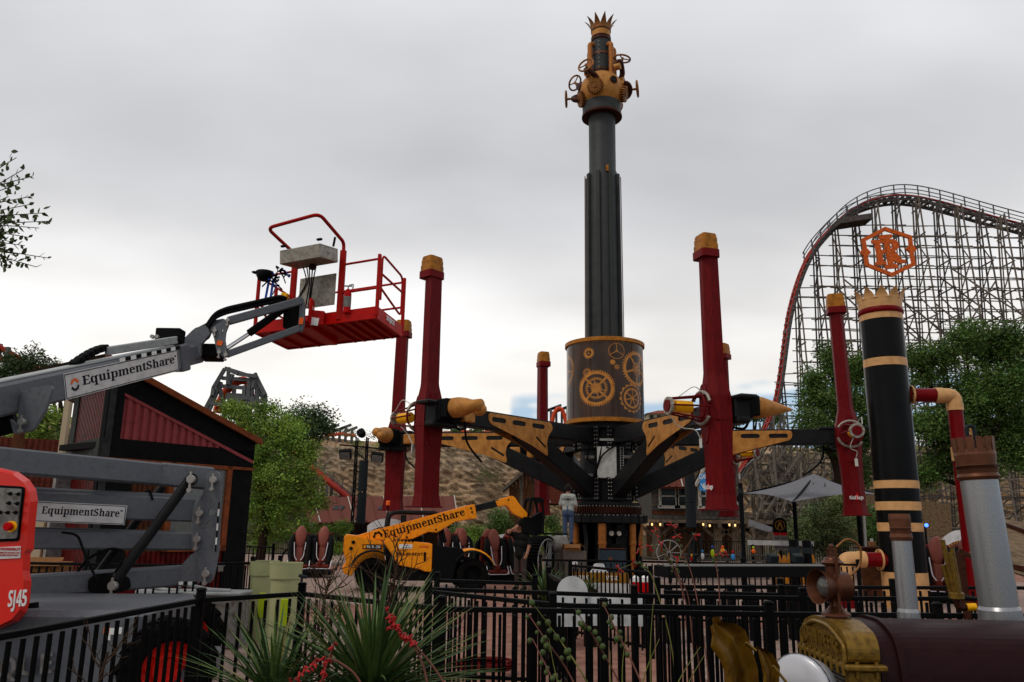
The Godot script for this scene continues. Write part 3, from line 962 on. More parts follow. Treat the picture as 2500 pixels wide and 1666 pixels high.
func make_arm_meshes() -> void:
	var b = MB.new()
	b.bar(v3(0.85, 0, 0), v3(8.0, 0, 0), 0.42, 0.5, Vector3.UP, 0.03)
	b.box(v3(7.55, 0.26, 0), v3(1.5, 0.1, 0.5), Basis(), 0.03)
	b.box(v3(7.6, -0.29, 0), v3(0.9, 0.16, 0.4), Basis(), 0.05)
	arm_meshes["beam"] = [b.mirz().mesh(), M.black_steel, "beam"]
	b = MB.new()
	b.bar(v3(4.4, -0.1, 0), v3(0.85, -1.75, 0), 0.44, 0.56, Vector3.UP, 0.03)
	arm_meshes["strut"] = [b.mirz().mesh(), M.black_steel, "strut"]
	for s in [[-0.05, 0.75], [-1.7, 0.72]]:
		b = MB.new()
		b.box(v3(0.98, s[0], 0), v3(0.06, s[1], 0.86), Basis(), 0.008)
		arm_meshes["mount%d" % arm_meshes.size()] = [b.mirz().mesh(), M.black_steel, "mounting_plate"]
	b = MB.new()
	for s in [[-0.05, 0.75], [-1.7, 0.72]]:
		for z in [-0.38, -0.29, 0.29, 0.38]:
			for k in 6:
				b.box(v3(1.02, s[0] + (k / 5.0 - 0.5) * (s[1] - 0.1), z), v3(0.05, 0.035, 0.035), Basis(v3(1, 0, 0), 0.5), 0.008)
	arm_meshes["bolts"] = [b.mirz().mesh(), M.bolt_steel, "mount_bolts"]
	# gold gusset plates with their slots
	var outline = soft2([v2(6.0, 0.2), v2(5.95, -0.1), v2(5.2, -0.28), v2(4.1, -0.56), v2(3.32, -0.86), v2(3.4, -0.5), v2(3.36, -0.25), v2(3.1, 0.02), v2(3.2, 0.2)], 0.16, 4)
	var holes = [slot(5.55, 0.03, 0.6, 0.14), slot(4.68, 0.03, 0.6, 0.14), slot(3.8, 0.03, 0.6, 0.14), slot(3.68, -0.44, 0.55, 0.07, 0.55)]
	for s in [-1, 1]:
		b = MB.new()
		b.prism(outline, 0.02, Transform3D(Basis(), v3(0, 0, s * 0.225)), holes)
		arm_meshes["gusset%d" % s] = [b.mirz().mesh(), M.gold_paint, "gold_gusset"]
	# motor housing on the far side of the blade
	b = MB.new()
	var turn = Basis(v3(1, 0, 0), PI / 2)     # lathe axis along +z
	b.lathe([v2(0.0, 0.2), v2(0.24, 0.2), v2(0.27, 0.3), v2(0.27, 0.62), v2(0.22, 0.9), v2(0.16, 1.1), v2(0.155, 1.4), v2(0.0, 1.42)], 20, Transform3D(turn, v3(7.62, 0.12, 0.1)), true)
	b.ball(v3(7.5, 0.02, 1.35), v3(0.17, 0.17, 0.2), 14, 8)
	var cn = MB.new()
	cn.lathe([v2(0.0, 0.3), v2(0.29, 0.3), v2(0.27, 0.7), v2(0.17, 1.1), v2(0.06, 1.5), v2(0.0, 1.68)], 22, Transform3D(turn, v3(7.62, 0.1, 0.1)), true)
	cone_mesh = cn.mirz().mesh()
	arm_meshes["motor"] = [b.mirz().mesh(), M.gold_paint, "motor_cover"]
	b = MB.new()
	b.box(v3(7.6, 0.06, 0.27), v3(0.72, 0.56, 0.12), Basis(), 0.02)
	b.box(v3(7.62, 0.1, 0.4), v3(0.62, 0.5, 0.3), Basis(), 0.02)
	arm_meshes["gearbox"] = [b.mirz().mesh(), M.black_matt, "gearbox"]
	b = MB.new()
	b.box(v3(6.85, 0.0, 0.26), v3(0.42, 0.34, 0.2), Basis(), 0.02)
	arm_meshes["box"] = [b.mirz().mesh(), M.gold_paint, "terminal_box"]
	b = MB.new()
	b.tube(soften([v3(7.0, -0.1, 0.3), v3(6.95, -0.7, 0.32), v3(6.6, -1.0, 0.3), v3(6.3, -1.2, 0.3)], 0.3, 4), 0.03, 6)
	b.tube(soften([v3(7.6, -0.15, 0.45), v3(7.4, -0.45, 0.45), v3(7.0, -0.35, 0.35)], 0.2, 4), 0.035, 6)
	arm_meshes["cable"] = [b.mirz().mesh(), M.black_matt, "cable"]
	# blade: six-sided shaft, broad waist, flared foot (z- is the outer face, y up)
	var sec = func(w: float, t: float) -> Array:
		return [v2(w * 0.5, -t * 0.12), v2(w * 0.5, t * 0.5), v2(-w * 0.5, t * 0.5), v2(-w * 0.5, -t * 0.12), v2(-w * 0.2, -t * 0.5), v2(w * 0.2, -t * 0.5)]
	var spec = [[-2.42, 0.7, 0.6], [-2.1, 0.6, 0.52], [-1.2, 0.6, 0.52], [-0.25, 0.7, 0.56], [0.3, 0.68, 0.56], [0.8, 0.45, 0.44], [0.9, 0.43, 0.42], [4.0, 0.4, 0.39]]
	b = MB.new()
	for i in spec.size() - 1:
		var s0: Array = sec.call(spec[i][1], spec[i][2])
		var s1: Array = sec.call(spec[i + 1][1], spec[i + 1][2])
		for k in 6:
			var p: Vector2 = s0[k]
			var q: Vector2 = s0[(k + 1) % 6]
			var p1: Vector2 = s1[k]
			var q1: Vector2 = s1[(k + 1) % 6]
			b.quad(v3(q.x, spec[i][0], q.y), v3(p.x, spec[i][0], p.y), v3(p1.x, spec[i + 1][0], p1.y), v3(q1.x, spec[i + 1][0], q1.y))
	blade_meshes["shaft"] = [b.mirz().mesh(), M.crimson, "blade_shaft"]
	for q in [[-1.0, 0.29], [1.0, 0.285]]:
		b = MB.new()
		b.prism(soft2([v2(-0.12, -0.85), v2(0.12, -0.85), v2(0.2, -0.3), v2(0.19, 0.3), v2(0.1, 0.6), v2(-0.1, 0.6), v2(-0.19, 0.3), v2(-0.2, -0.3)], 0.1), 0.02, Transform3D(Basis(), v3(0, 0, q[0] * q[1])))
		blade_meshes["arch%d" % int(q[0])] = [b.mirz().mesh(), M.crimson, "waist_plate"]
	b = MB.new()
	b.box(v3(0, -0.3, 0), v3(0.72, 0.03, 0.3), Basis(), 0.008)
	blade_meshes["band"] = [b.mirz().mesh(), M.crimson, "weld_band"]
	b = MB.new()
	b.box(v3(0, -2.44, 0), v3(0.78, 0.04, 0.68), Basis(), 0.01)
	blade_meshes["foot"] = [b.mirz().mesh(), M.crimson, "foot_flange"]
	b = MB.new()
	b.prism(soft2([v2(0.285, -0.28), v2(0.285, 0.24), v2(-0.285, 0.24), v2(-0.285, -0.28)], 0.1), 0.2, Transform3D(Basis(v3(1, 0, 0), PI / 2), v3(0, 4.0, 0)))
	blade_meshes["collar"] = [b.mirz().mesh(), M.crimson_cap, "cap_collar"]
	b = MB.new()
	for k in 5:
		var w = 0.272 - k * 0.006 + (0.007 if k % 2 else 0.0)
		b.prism(soft2([v2(w, -w * 0.92), v2(w, w * 0.8), v2(-w, w * 0.8), v2(-w, -w * 0.92)], 0.1), 0.078, Transform3D(Basis(v3(1, 0, 0), PI / 2), v3(0, 4.14 + k * 0.08, 0)))
	b.prism(soft2([v2(0.23, -0.21), v2(0.23, 0.18), v2(-0.23, 0.18), v2(-0.23, -0.21)], 0.08), 0.04, Transform3D(Basis(v3(1, 0, 0), PI / 2), v3(0, 4.52, 0)))
	blade_meshes["cap"] = [b.mirz().mesh(), M.ochre_band, "timber_cap"]
	# hub cage on the outer face (axis -z)
	b = MB.new()
	for k in 6:
		var a = TAU * k / 6
		b.tube([v3(cos(a) * 0.34, sin(a) * 0.34, -0.3), v3(cos(a) * 0.2, sin(a) * 0.2, -1.25)], 0.025, 6)
	b.tube(arc(v3(0, 0, -0.45), Vector3.RIGHT, Vector3.UP, 0.33, 0, TAU, 20), 0.03, 6, false)
	blade_meshes["cage"] = [b.mirz().mesh(), M.crimson, "hub_cage"]
	b = MB.new()
	b.prism(ring_poly(0.22, 20), 0.06, Transform3D(Basis(), v3(0, 0, -1.27)))
	blade_meshes["plate"] = [b.mirz().mesh(), M.aluminium, "hub_plate"]
	for s in [[0.3, 2.6], [3.4, 5.6]]:
		b = MB.new()
		b.tube(arc(v3(0, 0, -0.36), Vector3.RIGHT, Vector3.UP, 0.4, s[0], s[1], 12), 0.04, 6)
		blade_meshes["arc%d" % int(s[0])] = [b.mirz().mesh(), M.aluminium, "hub_guard"]
	b = MB.new()
	b.prism(ring_poly(0.15, 18), 0.08, Transform3D(Basis(), v3(0, 0, -1.285)))
	blade_meshes["disc"] = [b.mirz().mesh(), M.crimson, "hub_disc"]
	b = MB.new()
	b.tube([v3(0, 0, -0.66), v3(0, 0, -1.12)], 0.15, 14)
	blade_meshes["can"] = [b.mirz().mesh(), M.yellow_plastic, "hub_motor"]
	b = MB.new()
	b.tube(soften([v3(-0.1, -0.2, -1.2), v3(-0.2, -0.5, -0.9), v3(0.1, -0.55, -0.6), v3(0.06, -0.75, -0.47)], 0.2, 5), 0.014, 5)
	blade_meshes["lead"] = [b.mirz().mesh(), M.white_cable, "plug_lead"]
	b = MB.new()
	b.box(v3(0.06, -0.88, -0.46), v3(0.09, 0.24, 0.04), Basis(), 0.01)
	blade_meshes["plug"] = [b.mirz().mesh(), M.white_cable, "plug"]
	b = MB.new()
	b.tube(soften([v3(0.2, 0.2, -1.1), v3(0.3, 0.5, -0.7), v3(0.2, 0.3, -0.4)], 0.2, 5), 0.012, 5)
	blade_meshes["lead2"] = [b.mirz().mesh(), M.white_cable, "plug_lead"]
# ---------------------------------------------------------------- boom lift
func pp(list: Array, d: float) -> Array:
	var out = []
	for q in list: out.append(P(q[0], q[1], d))
	return out
# a plate standing in the plane z = -d, traced by photograph pixels, of real thickness th
func plate(list: Array, d: float, th: float, bev := 0.0, holes := []) -> MB:
	var b = MB.new()
	var p = []
	for q in list:
		var w: Vector3 = P(q[0], q[1], d)
		p.append(v2(w.x, w.y))
	var hs = []
	for h in holes:
		var hp = []
		for q in h:
			var w: Vector3 = P(q[0], q[1], d)
			hp.append(v2(w.x, w.y))
		hs.append(PackedVector2Array(hp))
	b.prism(PackedVector2Array(soften(p, bev, 3, true)) if bev > 0.0 else PackedVector2Array(p), th, Transform3D(Basis(), v3(0, 0, -d - th * 0.5)), hs)
	return b
func wheel(parent: Node, o: Vector3, axis: Vector3, r: float, w: float, rim: Material, lugs := 18) -> void:
	# parts: tyre (> lugs), rim
	var turn = Basis(axis.cross(Vector3.UP).normalized(), axis, axis.cross(Vector3.UP).cross(axis).normalized() * -1.0)
	turn = Basis(axis.cross(Vector3.UP).normalized(), axis.normalized(), axis.cross(Vector3.UP).normalized().cross(axis.normalized()))
	var xf = Transform3D(turn, o)
	var b = MB.new()
	b.lathe([v2(r * 0.55, -w * 0.42), v2(r * 0.62, -w * 0.5), v2(r * 0.86, -w * 0.5), v2(r * 0.95, -w * 0.42), v2(r * 0.96, w * 0.42), v2(r * 0.86, w * 0.5), v2(r * 0.62, w * 0.5), v2(r * 0.55, w * 0.42)], 36, xf)
	var t = part(b, "tyre", M.rubber, parent)
	b = MB.new()
	for k in lugs:
		for s in [-1.0, 1.0]:
			var a: float = TAU * (k + (0.25 if s > 0 else -0.25)) / lugs
			var q = v3(cos(a), 0, sin(a))
			b.box(xf * (q * r * 0.955 + v3(0, s * w * 0.25, 0)), v3(r * 0.09, w * 0.52, r * 0.14), turn * Basis(Vector3.UP, -a) * Basis(Vector3.RIGHT, s * 0.45))
	bits(b, "tread_lugs", M.rubber, t)
	b = MB.new()
	b.lathe([v2(0.0, w * 0.2), v2(r * 0.2, w * 0.2), v2(r * 0.22, w * 0.26), v2(r * 0.3, w * 0.26), v2(r * 0.34, w * 0.1), v2(r * 0.5, w * 0.16), v2(r * 0.56, w * 0.44), v2(r * 0.52, w * 0.2), v2(r * 0.5, -w * 0.3), v2(0, -w * 0.3)], 28, xf)
	for k in 8:
		var a = TAU * k / 8
		b.lathe([v2(0, 0.03), v2(0.018, 0.03), v2(0.018, 0)], 6, xf * Transform3D(Basis(), v3(cos(a) * r * 0.4, w * 0.13, sin(a) * r * 0.4)))
	part(b, "rim", rim, parent)
func gear_logo(o: Vector3, along: Vector3, up: Vector3, r: float, parent: Node) -> void:
	for h in 2:
		var p = []
		for i in 21:
			var a = lerpf(0.35, 0.35 + PI * 0.84, i / 20.0) + PI * h
			var k: float = 1.0 + (0.16 if (i / 2) % 2 == 1 and i < 19 else 0.0)
			p.append(v2(cos(a), sin(a)) * r * k)
		for i in 21:
			var a = lerpf(0.35 + PI * 0.84, 0.35, i / 20.0) + PI * h
			p.append(v2(cos(a), sin(a)) * r * 0.66)
		var b = MB.new()
		b.prism(PackedVector2Array(p), 0.004, fr(o, along, up))
		part(b, "logo_half", M.ink_orange if h == 0 else M.ink_navy, parent)
func decal(o: Vector3, along: Vector3, up: Vector3, n: Vector3, w: float, h: float, parent: Node) -> void:
	# o = lower left corner; white board, black border, two-tone gear mark and the name
	var b = MB.new()
	b.box(o + along * w * 0.5 + up * h * 0.5 + n * 0.002, v3(w, h, 0.004), fr(Vector3.ZERO, along, up).basis, 0.001)
	var board = part(b, "decal", M.decal_white, parent)
	for s in [[0.0, 0.0, 1.0, 0.0], [0.0, 1.0, 1.0, 1.0], [0.0, 0.0, 0.0, 1.0], [1.0, 0.0, 1.0, 1.0]]:
		b = MB.new()
		var i = 0.05 * h
		var f = func(x: float, y: float) -> Vector3: return o + along * lerpf(i, w - i, x) + up * lerpf(i, h - i, y) + n * 0.0055
		b.bar(f.call(s[0], s[1]), f.call(s[2], s[3]), h * 0.03, 0.003, n)
		part(b, "border", M.ink_navy, board)
	gear_logo(o + along * h * 0.55 + up * h * 0.5 + n * 0.007, along, up, h * 0.22, board)
	letter("EquipmentShare", o + along * h * 0.98 + up * h * 0.36 + n * 0.006, along, up, h * 0.36, w - h * 1.3, M.ink_navy, board)
	letter("TM", o + along * (w - h * 0.3) + up * h * 0.68 + n * 0.006, along, up, h * 0.07, h * 0.12, M.ink_navy, board, "lettering", false)
func pin(o: Vector3, n: Vector3, r: float, parent: Node) -> void:
	var b = MB.new()
	var e = n.cross(Vector3.UP).normalized()
	b.lathe([v2(r, -0.02), v2(r, 0.03), v2(r * 0.85, 0.04), v2(0, 0.04)], 14, Transform3D(Basis(e, n, e.cross(n)), o))
	b.bar(o + n * 0.03 - Vector3.UP * r * 2.6, o + n * 0.03 + Vector3.UP * r * 1.7, r * 0.5, 0.012, n)
	b.lathe([v2(r * 0.55, 0), v2(r * 0.55, 0.045), v2(0, 0.045)], 8, Transform3D(Basis(e, n, e.cross(n)), o - Vector3.UP * r * 2.4))
	part(b, "pivot_pin", M.bolt_steel, parent)
func boom_lift() -> void:
	var r = thing("boom_lift", "grey articulated boom lift with a red basket raised beside the tower ride", "boom lift", Vector3.ZERO)
	var b: MB
	# ---- main boom
	var a = P(144, 941, 9.3)
	var e = P(436, 873, 11.6)
	var d = (e - a).normalized()
	var L = a.distance_to(e)
	var side = d.cross(Vector3.UP).normalized()
	if side.z < 0: side = -side
	var up = side.cross(d).normalized()
	if up.y < 0: up = -up
	b = MB.new()
	b.bar(a - d * L * 0.75, e, 0.26, 0.35, up, 0.03)
	part(b, "main_boom", M.boom_grey, r)
	b = MB.new()
	b.bar(e - d * 0.16, e + d * 0.06, 0.31, 0.40, up, 0.02)
	b.bar(e + d * 0.05, e + d * 0.5, 0.22, 0.29, up, 0.02)
	part(b, "boom_collar", M.boom_grey, r)
	b = MB.new()
	b.bar(a - d * L * 0.7 + up * 0.19, e - d * 0.3 + up * 0.19, 0.16, 0.03, up, 0.01)
	part(b, "boom_top_rail", M.boom_light, r)
	decal(a - d * 0.08 - up * 0.165 + side * 0.132, d, up, side, L * 0.94, 0.31, r)
	for k in 12:
		b = MB.new()
		var q0 = a + d * (L * (0.38 + k * 0.046)) + up * 0.165 + side * 0.138
		b.bar(q0, q0 + d * L * 0.045, 0.006, 0.05, up)
		part(b, "hazard_stripe", M.ink_white if k % 2 == 0 else M.ink_black, r)
	# cable carrier on top
	b = MB.new()
	b.bar(a + d * L * 0.33 + up * 0.3 + side * 0.05, e - d * 0.1 + up * 0.27 + side * 0.05, 0.06, 0.11, up, 0.01)
	part(b, "cable_carrier", M.boom_light, r)
	for k in 7:
		b = MB.new()
		var t = k / 6.0
		b.box(a + d * L * lerpf(0.12, 0.34, t) + up * (0.22 + 0.12 * sin(t * 1.5)), v3(0.09, 0.085, 0.12), fr(Vector3.ZERO, d.rotated(side, 0.45 * (1.0 - t)), up).basis, 0.015)
		part(b, "chain_link", M.black_matt, r)
	b = MB.new()
	b.box(P(408, 821, 11.5) + side * 0.05, v3(0.36, 0.2, 0.22), fr(Vector3.ZERO, Vector3.RIGHT, Vector3.UP).basis, 0.012)
	var hb = part(b, "hose_box", M.black_matt, r)
	for k in [-0.14, -0.07]:
		b = MB.new()
		b.lathe([v2(0.03, 0), v2(0.03, 0.05), v2(0, 0.05)], 10, Transform3D(Basis(Vector3.RIGHT, PI / 2), P(408, 826, 11.5) + v3(k, -0.02, 0.15)))
		part(b, "hose_fitting", M.bolt_steel, hb)
	# pivot bracket at the low end of the boom
	b = plate([[40, 1040], [53, 955], [75, 948], [122, 941], [128, 948], [110, 1000], [80, 1050], [45, 1058], [33, 1060], [22, 1020]], 8.55, 0.05, 0.03)
	part(b, "pivot_bracket", M.boom_grey, r)
	pin(P(55, 1031, 8.5), v3(0, 0, 1), 0.04, r)
	b = MB.new()
	b.tube([P(-60, 1058, 8.6), P(40, 1030, 8.7)], 0.11, 14)
	part(b, "lift_cylinder", M.black_matt, r)
	# ---- knuckle and jib
	var kd = 11.95
	b = plate([[430, 845], [470, 806], [478, 800], [500, 796], [506, 800], [512, 815], [500, 830], [490, 842], [489, 868], [482, 876], [466, 878], [459, 868], [455, 848]], kd - 0.1, 0.06, 0.02)
	part(b, "boom_head", M.boom_grey, r)
	b = plate([[436, 842], [470, 806], [512, 784], [545, 778], [556, 784], [515, 798], [505, 822], [480, 840], [470, 880], [440, 890]], kd + 0.12, 0.12, 0.02)
	part(b, "boom_head", M.boom_grey, r)
	for s in [-0.02, 0.42]:
		b = plate([[557, 777], [517, 799], [515, 806], [522, 826], [529, 859], [546, 874], [554, 872], [553, 858], [549, 830], [551, 812], [560, 788]], kd + s - 0.05, 0.035, 0.02, [[[541, 804], [544, 804], [542, 826]]])
		part(b, "knuckle_plate", M.boom_grey, r)
	for q in [[526, 808], [557, 783], [536, 861], [552, 867]]: pin(P(q[0], q[1], kd - 0.07), v3(0, 0, 1), 0.032, r)
	b = MB.new()
	b.box(P(515, 862, kd + 0.2), v3(0.34, 0.22, 0.4), Basis(), 0.03)
	part(b, "knuckle_link", M.black_matt, r)
	b = MB.new()
	b.box(P(536, 838, kd - 0.08), v3(0.085, 0.075, 0.006), Basis(v3(0, 0, 1), -0.25))
	part(b, "warning_label", M.ink_orange, r)
	b = MB.new()
	b.tube([P(490, 872, kd + 0.15), P(508, 868, kd + 0.15)], 0.04, 10)
	part(b, "cylinder_rod", M.chrome, r)
	var ld = 12.75
	b = MB.new()
	b.bar(P(558, 784, kd + 0.15), P(734, 735, ld), 0.12, 0.13, Vector3.UP, 0.015)
	part(b, "jib_upper_bar", M.boom_grey, r)
	b = MB.new()
	b.bar(P(553, 866, kd + 0.15), P(730, 802, ld), 0.12, 0.11, Vector3.UP, 0.015)
	part(b, "jib_lower_bar", M.boom_grey, r)
	b = MB.new()
	b.tube([P(552, 852, kd + 0.2), P(615, 810, kd + 0.55)], 0.035, 12)
	part(b, "cylinder_rod", M.chrome, r)
	b = MB.new()
	b.tube([P(608, 814, kd + 0.5), P(695, 752, ld - 0.05)], 0.062, 12)
	part(b, "jib_cylinder", M.black_matt, r)
	for k in 5:
		b = MB.new()
		var off = v3(0, k * 0.022 - 0.03, -0.05 - 0.03 * (k % 3))
		b.tube(soften([P(500, 800, kd) + off, P(520, 770, kd) + off, P(548, 758, kd + 0.1) + off, P(680, 728, ld - 0.1) + off, P(695, 734, ld) + off], 0.2, 4), 0.028, 7)
		part(b, "hydraulic_hose", M.black_matt, r)
	b = plate([[729, 727], [733, 724], [739, 728], [744, 745], [742, 795], [736, 810], [730, 811], [726, 803], [730, 770], [731, 745]], ld - 0.02, 0.06, 0.01)
	part(b, "basket_link", M.boom_grey, r)
	b = plate([[692, 745], [731, 740], [731, 800], [690, 800]], ld + 0.05, 0.2, 0.02)
	part(b, "rotator", M.black_matt, r)
	b = MB.new()
	b.box(P(735, 784, ld - 0.05), v3(0.07, 0.11, 0.006), Basis(v3(0, 0, 1), -0.1))
	part(b, "warning_label", M.ink_orange, r)
	basket(r)
	# ---- riser plates and parallel arms
	var sc = func(z: Array) -> Array:
		var o = []
		for q in z: o.append([400 + q[0] * 0.2232, 1130 + q[1] * 0.2232])
		return o
	var outline = sc.call([[470, 120], [510, 90], [560, 88], [605, 115], [620, 170], [615, 300], [600, 960], [555, 1200], [530, 1285], [490, 1320], [440, 1322], [395, 1300], [382, 1150], [345, 1010], [305, 900], [298, 700], [310, 580], [340, 470], [400, 390], [440, 300], [450, 200]])
	var h1 = sc.call([[488, 505], [540, 500], [565, 525], [560, 560], [520, 580], [482, 570]])
	var h2 = sc.call([[455, 690], [475, 650], [505, 640], [528, 670], [525, 710], [505, 745], [480, 752], [458, 730]])
	for s in [0.0, 0.5]:
		part(plate(outline, 9.3 + s, 0.035, 0.03, [h1, h2]), "riser_plate", M.boom_grey, r)
	for q in [[543, 190], [392, 553], [366, 838], [462, 1215]]: pin(P(400 + q[0] * 0.2232, 1130 + q[1] * 0.2232, 9.27), v3(0, 0, 1), 0.042, r)
	for k in 7:
		var y0 = 430 + k * 78
		b = plate(sc.call([[612 - k * 6, y0], [596 - k * 6, y0], [590 - k * 6, y0 + 78], [606 - k * 6, y0 + 78]]), 9.26, 0.006)
		part(b, "hazard_stripe", M.ink_white if k % 2 else M.ink_black, r)
	var arm = func(x0, y0, d0, x1, y1, d1, w, h, called):
		var bb = MB.new()
		bb.bar(P(x0, y0, d0), P(x1, y1, d1), w, h, Vector3.UP, 0.02)
		part(bb, called, M.boom_grey, r)
	arm.call(-120, 1114, 7.6, 400, 1160, 9.45, 0.24, 0.25, "upper_arm")
	arm.call(390, 1158, 9.4, 520, 1170, 9.6, 0.26, 0.26, "arm_end")
	arm.call(-40, 1226, 8.4, 470, 1246, 9.5, 0.2, 0.27, "middle_arm")
	arm.call(-40, 1196, 8.4, 430, 1218, 9.45, 0.22, 0.1, "arm_channel")
	arm.call(-40, 1316, 8.5, 470, 1322, 9.5, 0.2, 0.2, "middle_arm")
	arm.call(-40, 1292, 8.5, 430, 1305, 9.45, 0.22, 0.07, "arm_channel")
	arm.call(-40, 1438, 8.3, 460, 1404, 9.55, 0.24, 0.22, "lower_arm")
	b = plate([[428, 1425], [425, 1400], [470, 1350], [484, 1360], [486, 1425], [440, 1432]], 9.35, 0.04, 0.03)
	part(b, "arm_end", M.boom_grey, r)
	for k in 4:
		b = plate([[436 + k * 11, 1421], [447 + k * 11, 1420], [447 + k * 11, 1428], [436 + k * 11, 1429]], 9.3, 0.006)
		part(b, "hazard_stripe", M.ink_white if k % 2 == 0 else M.ink_black, r)
	var m0 = P(72, 1252, 8.5)
	var m1 = P(306, 1262, 9.0)
	var md = (m1 - m0).normalized()
	var mn = md.cross(Vector3.UP).normalized()
	if mn.z < 0: mn = -mn
	decal(m0 + mn * 0.02 - Vector3.UP * 0.09 - md * 0.1, md, Vector3.UP, mn, m0.distance_to(m1) + 0.1, 0.21, r)
	b = MB.new()
	b.tube([P(462, 1172, 9.15), P(275, 1428, 8.75)], 0.055, 14)
	part(b, "lift_cylinder", M.black_steel, r)
	b = MB.new()
	b.tube([P(395, 1190, 9.8), P(240, 1400, 9.4)], 0.05, 12)
	part(b, "lift_cylinder", M.black_steel, r)
	for q in [[467, 1171, 9.08], [276, 1431, 8.72]]:
		b = MB.new()
		b.tube([P(q[0], q[1], q[2] + 0.25), P(q[0], q[1], q[2] - 0.03)], 0.068, 16)
		part(b, "cylinder_eye", M.black_matt, r)
		pin(P(q[0], q[1], q[2] - 0.03), v3(0, 0, 1), 0.05, r)
	b = plate([[214, 1440], [215, 1415], [232, 1402], [262, 1400], [285, 1415], [288, 1440], [270, 1452], [228, 1452]], 8.75, 0.3, 0.03)
	part(b, "cylinder_bracket", M.black_matt, r)
	for q in [[[150, 1300, 8.6], [190, 1305, 8.7], [205, 1350, 8.7], [225, 1395, 8.68], [240, 1420, 8.66]], [[190, 1395, 8.8], [215, 1362, 8.75], [270, 1338, 8.8], [300, 1345, 8.85], [305, 1358, 8.8], [280, 1400, 8.75]], [[350, 1205, 9.3], [365, 1195, 9.2], [372, 1220, 9.15]]]:
		var pts = []
		for k in q: pts.append(P(k[0], k[1], k[2]))
		b = MB.new()
		b.tube(soften(pts, 0.12, 4), 0.014, 6)
		part(b, "hydraulic_hose", M.black_matt, r)
	# ---- turret cover with the ground controls
	var tl = [[-160, 1136], [0, 1143], [40, 1152], [68, 1172], [84, 1196], [88, 1222], [84, 1262], [80, 1302], [78, 1342], [70, 1352], [68, 1396], [72, 1420], [68, 1470], [60, 1496], [40, 1519], [0, 1537], [-160, 1545]]
	b = MB.new()
	for k in 8:
		var dd = 6.72 + k * 0.05
		var f: float = [0.93, 0.965, 0.985, 0.995, 1.0, 1.0, 1.0, 1.0][k]
		var lay = []
		var mid = P(-60, 1340, dd)
		for q in tl:
			var w: Vector3 = P(q[0], q[1], dd)
			lay.append(v2(mid.x + (w.x - mid.x) * f, mid.y + (w.y - mid.y) * (0.5 + 0.5 * f)))
		b.prism(PackedVector2Array(lay), 0.052, Transform3D(Basis(), v3(0, 0, -dd)))
	part(b, "turret_cover", M.lift_orange, r)
	b = plate([[-60, 1182], [52, 1188], [60, 1192], [46, 1318], [40, 1322], [-60, 1325]], 6.685, 0.02, 0.02)
	part(b, "panel_frame", M.black_matt, r)
	b = plate([[-60, 1188], [50, 1194], [38, 1315], [-60, 1318]], 6.665, 0.02, 0.01)
	var pn = part(b, "control_panel", M.grey_panel, r)
	for q in [[26, 1206], [46, 1207], [23, 1229], [43, 1230], [2, 1252], [20, 1252], [39, 1252]]:
		b = MB.new()
		var o = P(q[0], q[1], 6.645)
		b.lathe([v2(0.016, 0), v2(0.016, 0.012), v2(0.006, 0.014), v2(0.005, 0.05), v2(0, 0.05)], 10, Transform3D(Basis(Vector3.RIGHT, PI / 2), o))
		part(b, "toggle_switch", M.black_matt, pn)
	b = MB.new()
	b.lathe([v2(0.045, 0.0), v2(0.045, 0.008), v2(0, 0.008)], 18, Transform3D(Basis(Vector3.RIGHT, PI / 2), P(28, 1286, 6.64)))
	part(b, "stop_ring", M.yellow_plastic, pn)
	b = MB.new()
	b.lathe([v2(0.02, 0.0), v2(0.02, 0.03), v2(0.034, 0.035), v2(0.034, 0.06), v2(0.028, 0.07), v2(0, 0.07)], 18, Transform3D(Basis(Vector3.RIGHT, PI / 2), P(28, 1286, 6.635)))
	part(b, "stop_button", M.bright_red, pn)
	b = plate([[-30, 1338], [50, 1334], [48, 1363], [-30, 1366]], 6.685, 0.008)
	var lb = part(b, "notice_label", M.ink_white, r)
	letter("CUSTOMER RESPONSIBILITY", P(-30, 1343, 6.678), Vector3.RIGHT, Vector3.UP, 0.02, 0.26, M.bright_red, lb, "lettering", false, 0.003)
	letter("IT IS THE RESPONSIBILITY OF THE USER TO KEEP", P(-28, 1351, 6.678), Vector3.RIGHT, Vector3.UP, 0.011, 0.25, M.bright_red, lb, "lettering", false, 0.003)
	letter("THIS UNIT CLEAN AND CHECK IT DAILY", P(-28, 1357, 6.678), Vector3.RIGHT, Vector3.UP, 0.011, 0.24, M.bright_red, lb, "lettering", false, 0.003)
	letter("SJ45", P(18, 1488, 6.69), v3(1, 0.06, 0), Vector3.UP, 0.125, 0.145, M.ink_white, r, "lettering", false, 0.006)
	# ---- chassis
	b = MB.new()
	var c0 = P(80, 1520, 7.6)
	b.box(v3(P(120, 1560, 7.4).x - 0.7, 0.58, -7.75), v3(3.1, 0.62, 1.7), Basis(Vector3.UP, 0.1), 0.05)
	part(b, "chassis_hood", M.boom_grey, r)
	b = MB.new()
	b.box(v3(P(120, 1560, 7.4).x - 0.6, 0.28, -7.8), v3(3.6, 0.24, 1.3), Basis(Vector3.UP, 0.1), 0.04)
	part(b, "chassis_frame", M.boom_grey, r)
	b = MB.new()
	b.tube([P(80, 1530, 7.2), P(80, 1472, 7.2)], 0.045, 12)
	b.box(P(66, 1498, 7.2), v3(0.24, 0.05, 0.08), Basis(), 0.01)
	part(b, "tie_down_post", M.black_matt, r)
	letter("TORQUE", P(-150, 1674, 6.86), v3(1, 0.09, -0.1), Vector3.UP, 0.15, 0.86, M.grey_panel, r, "lettering", false, 0.01)
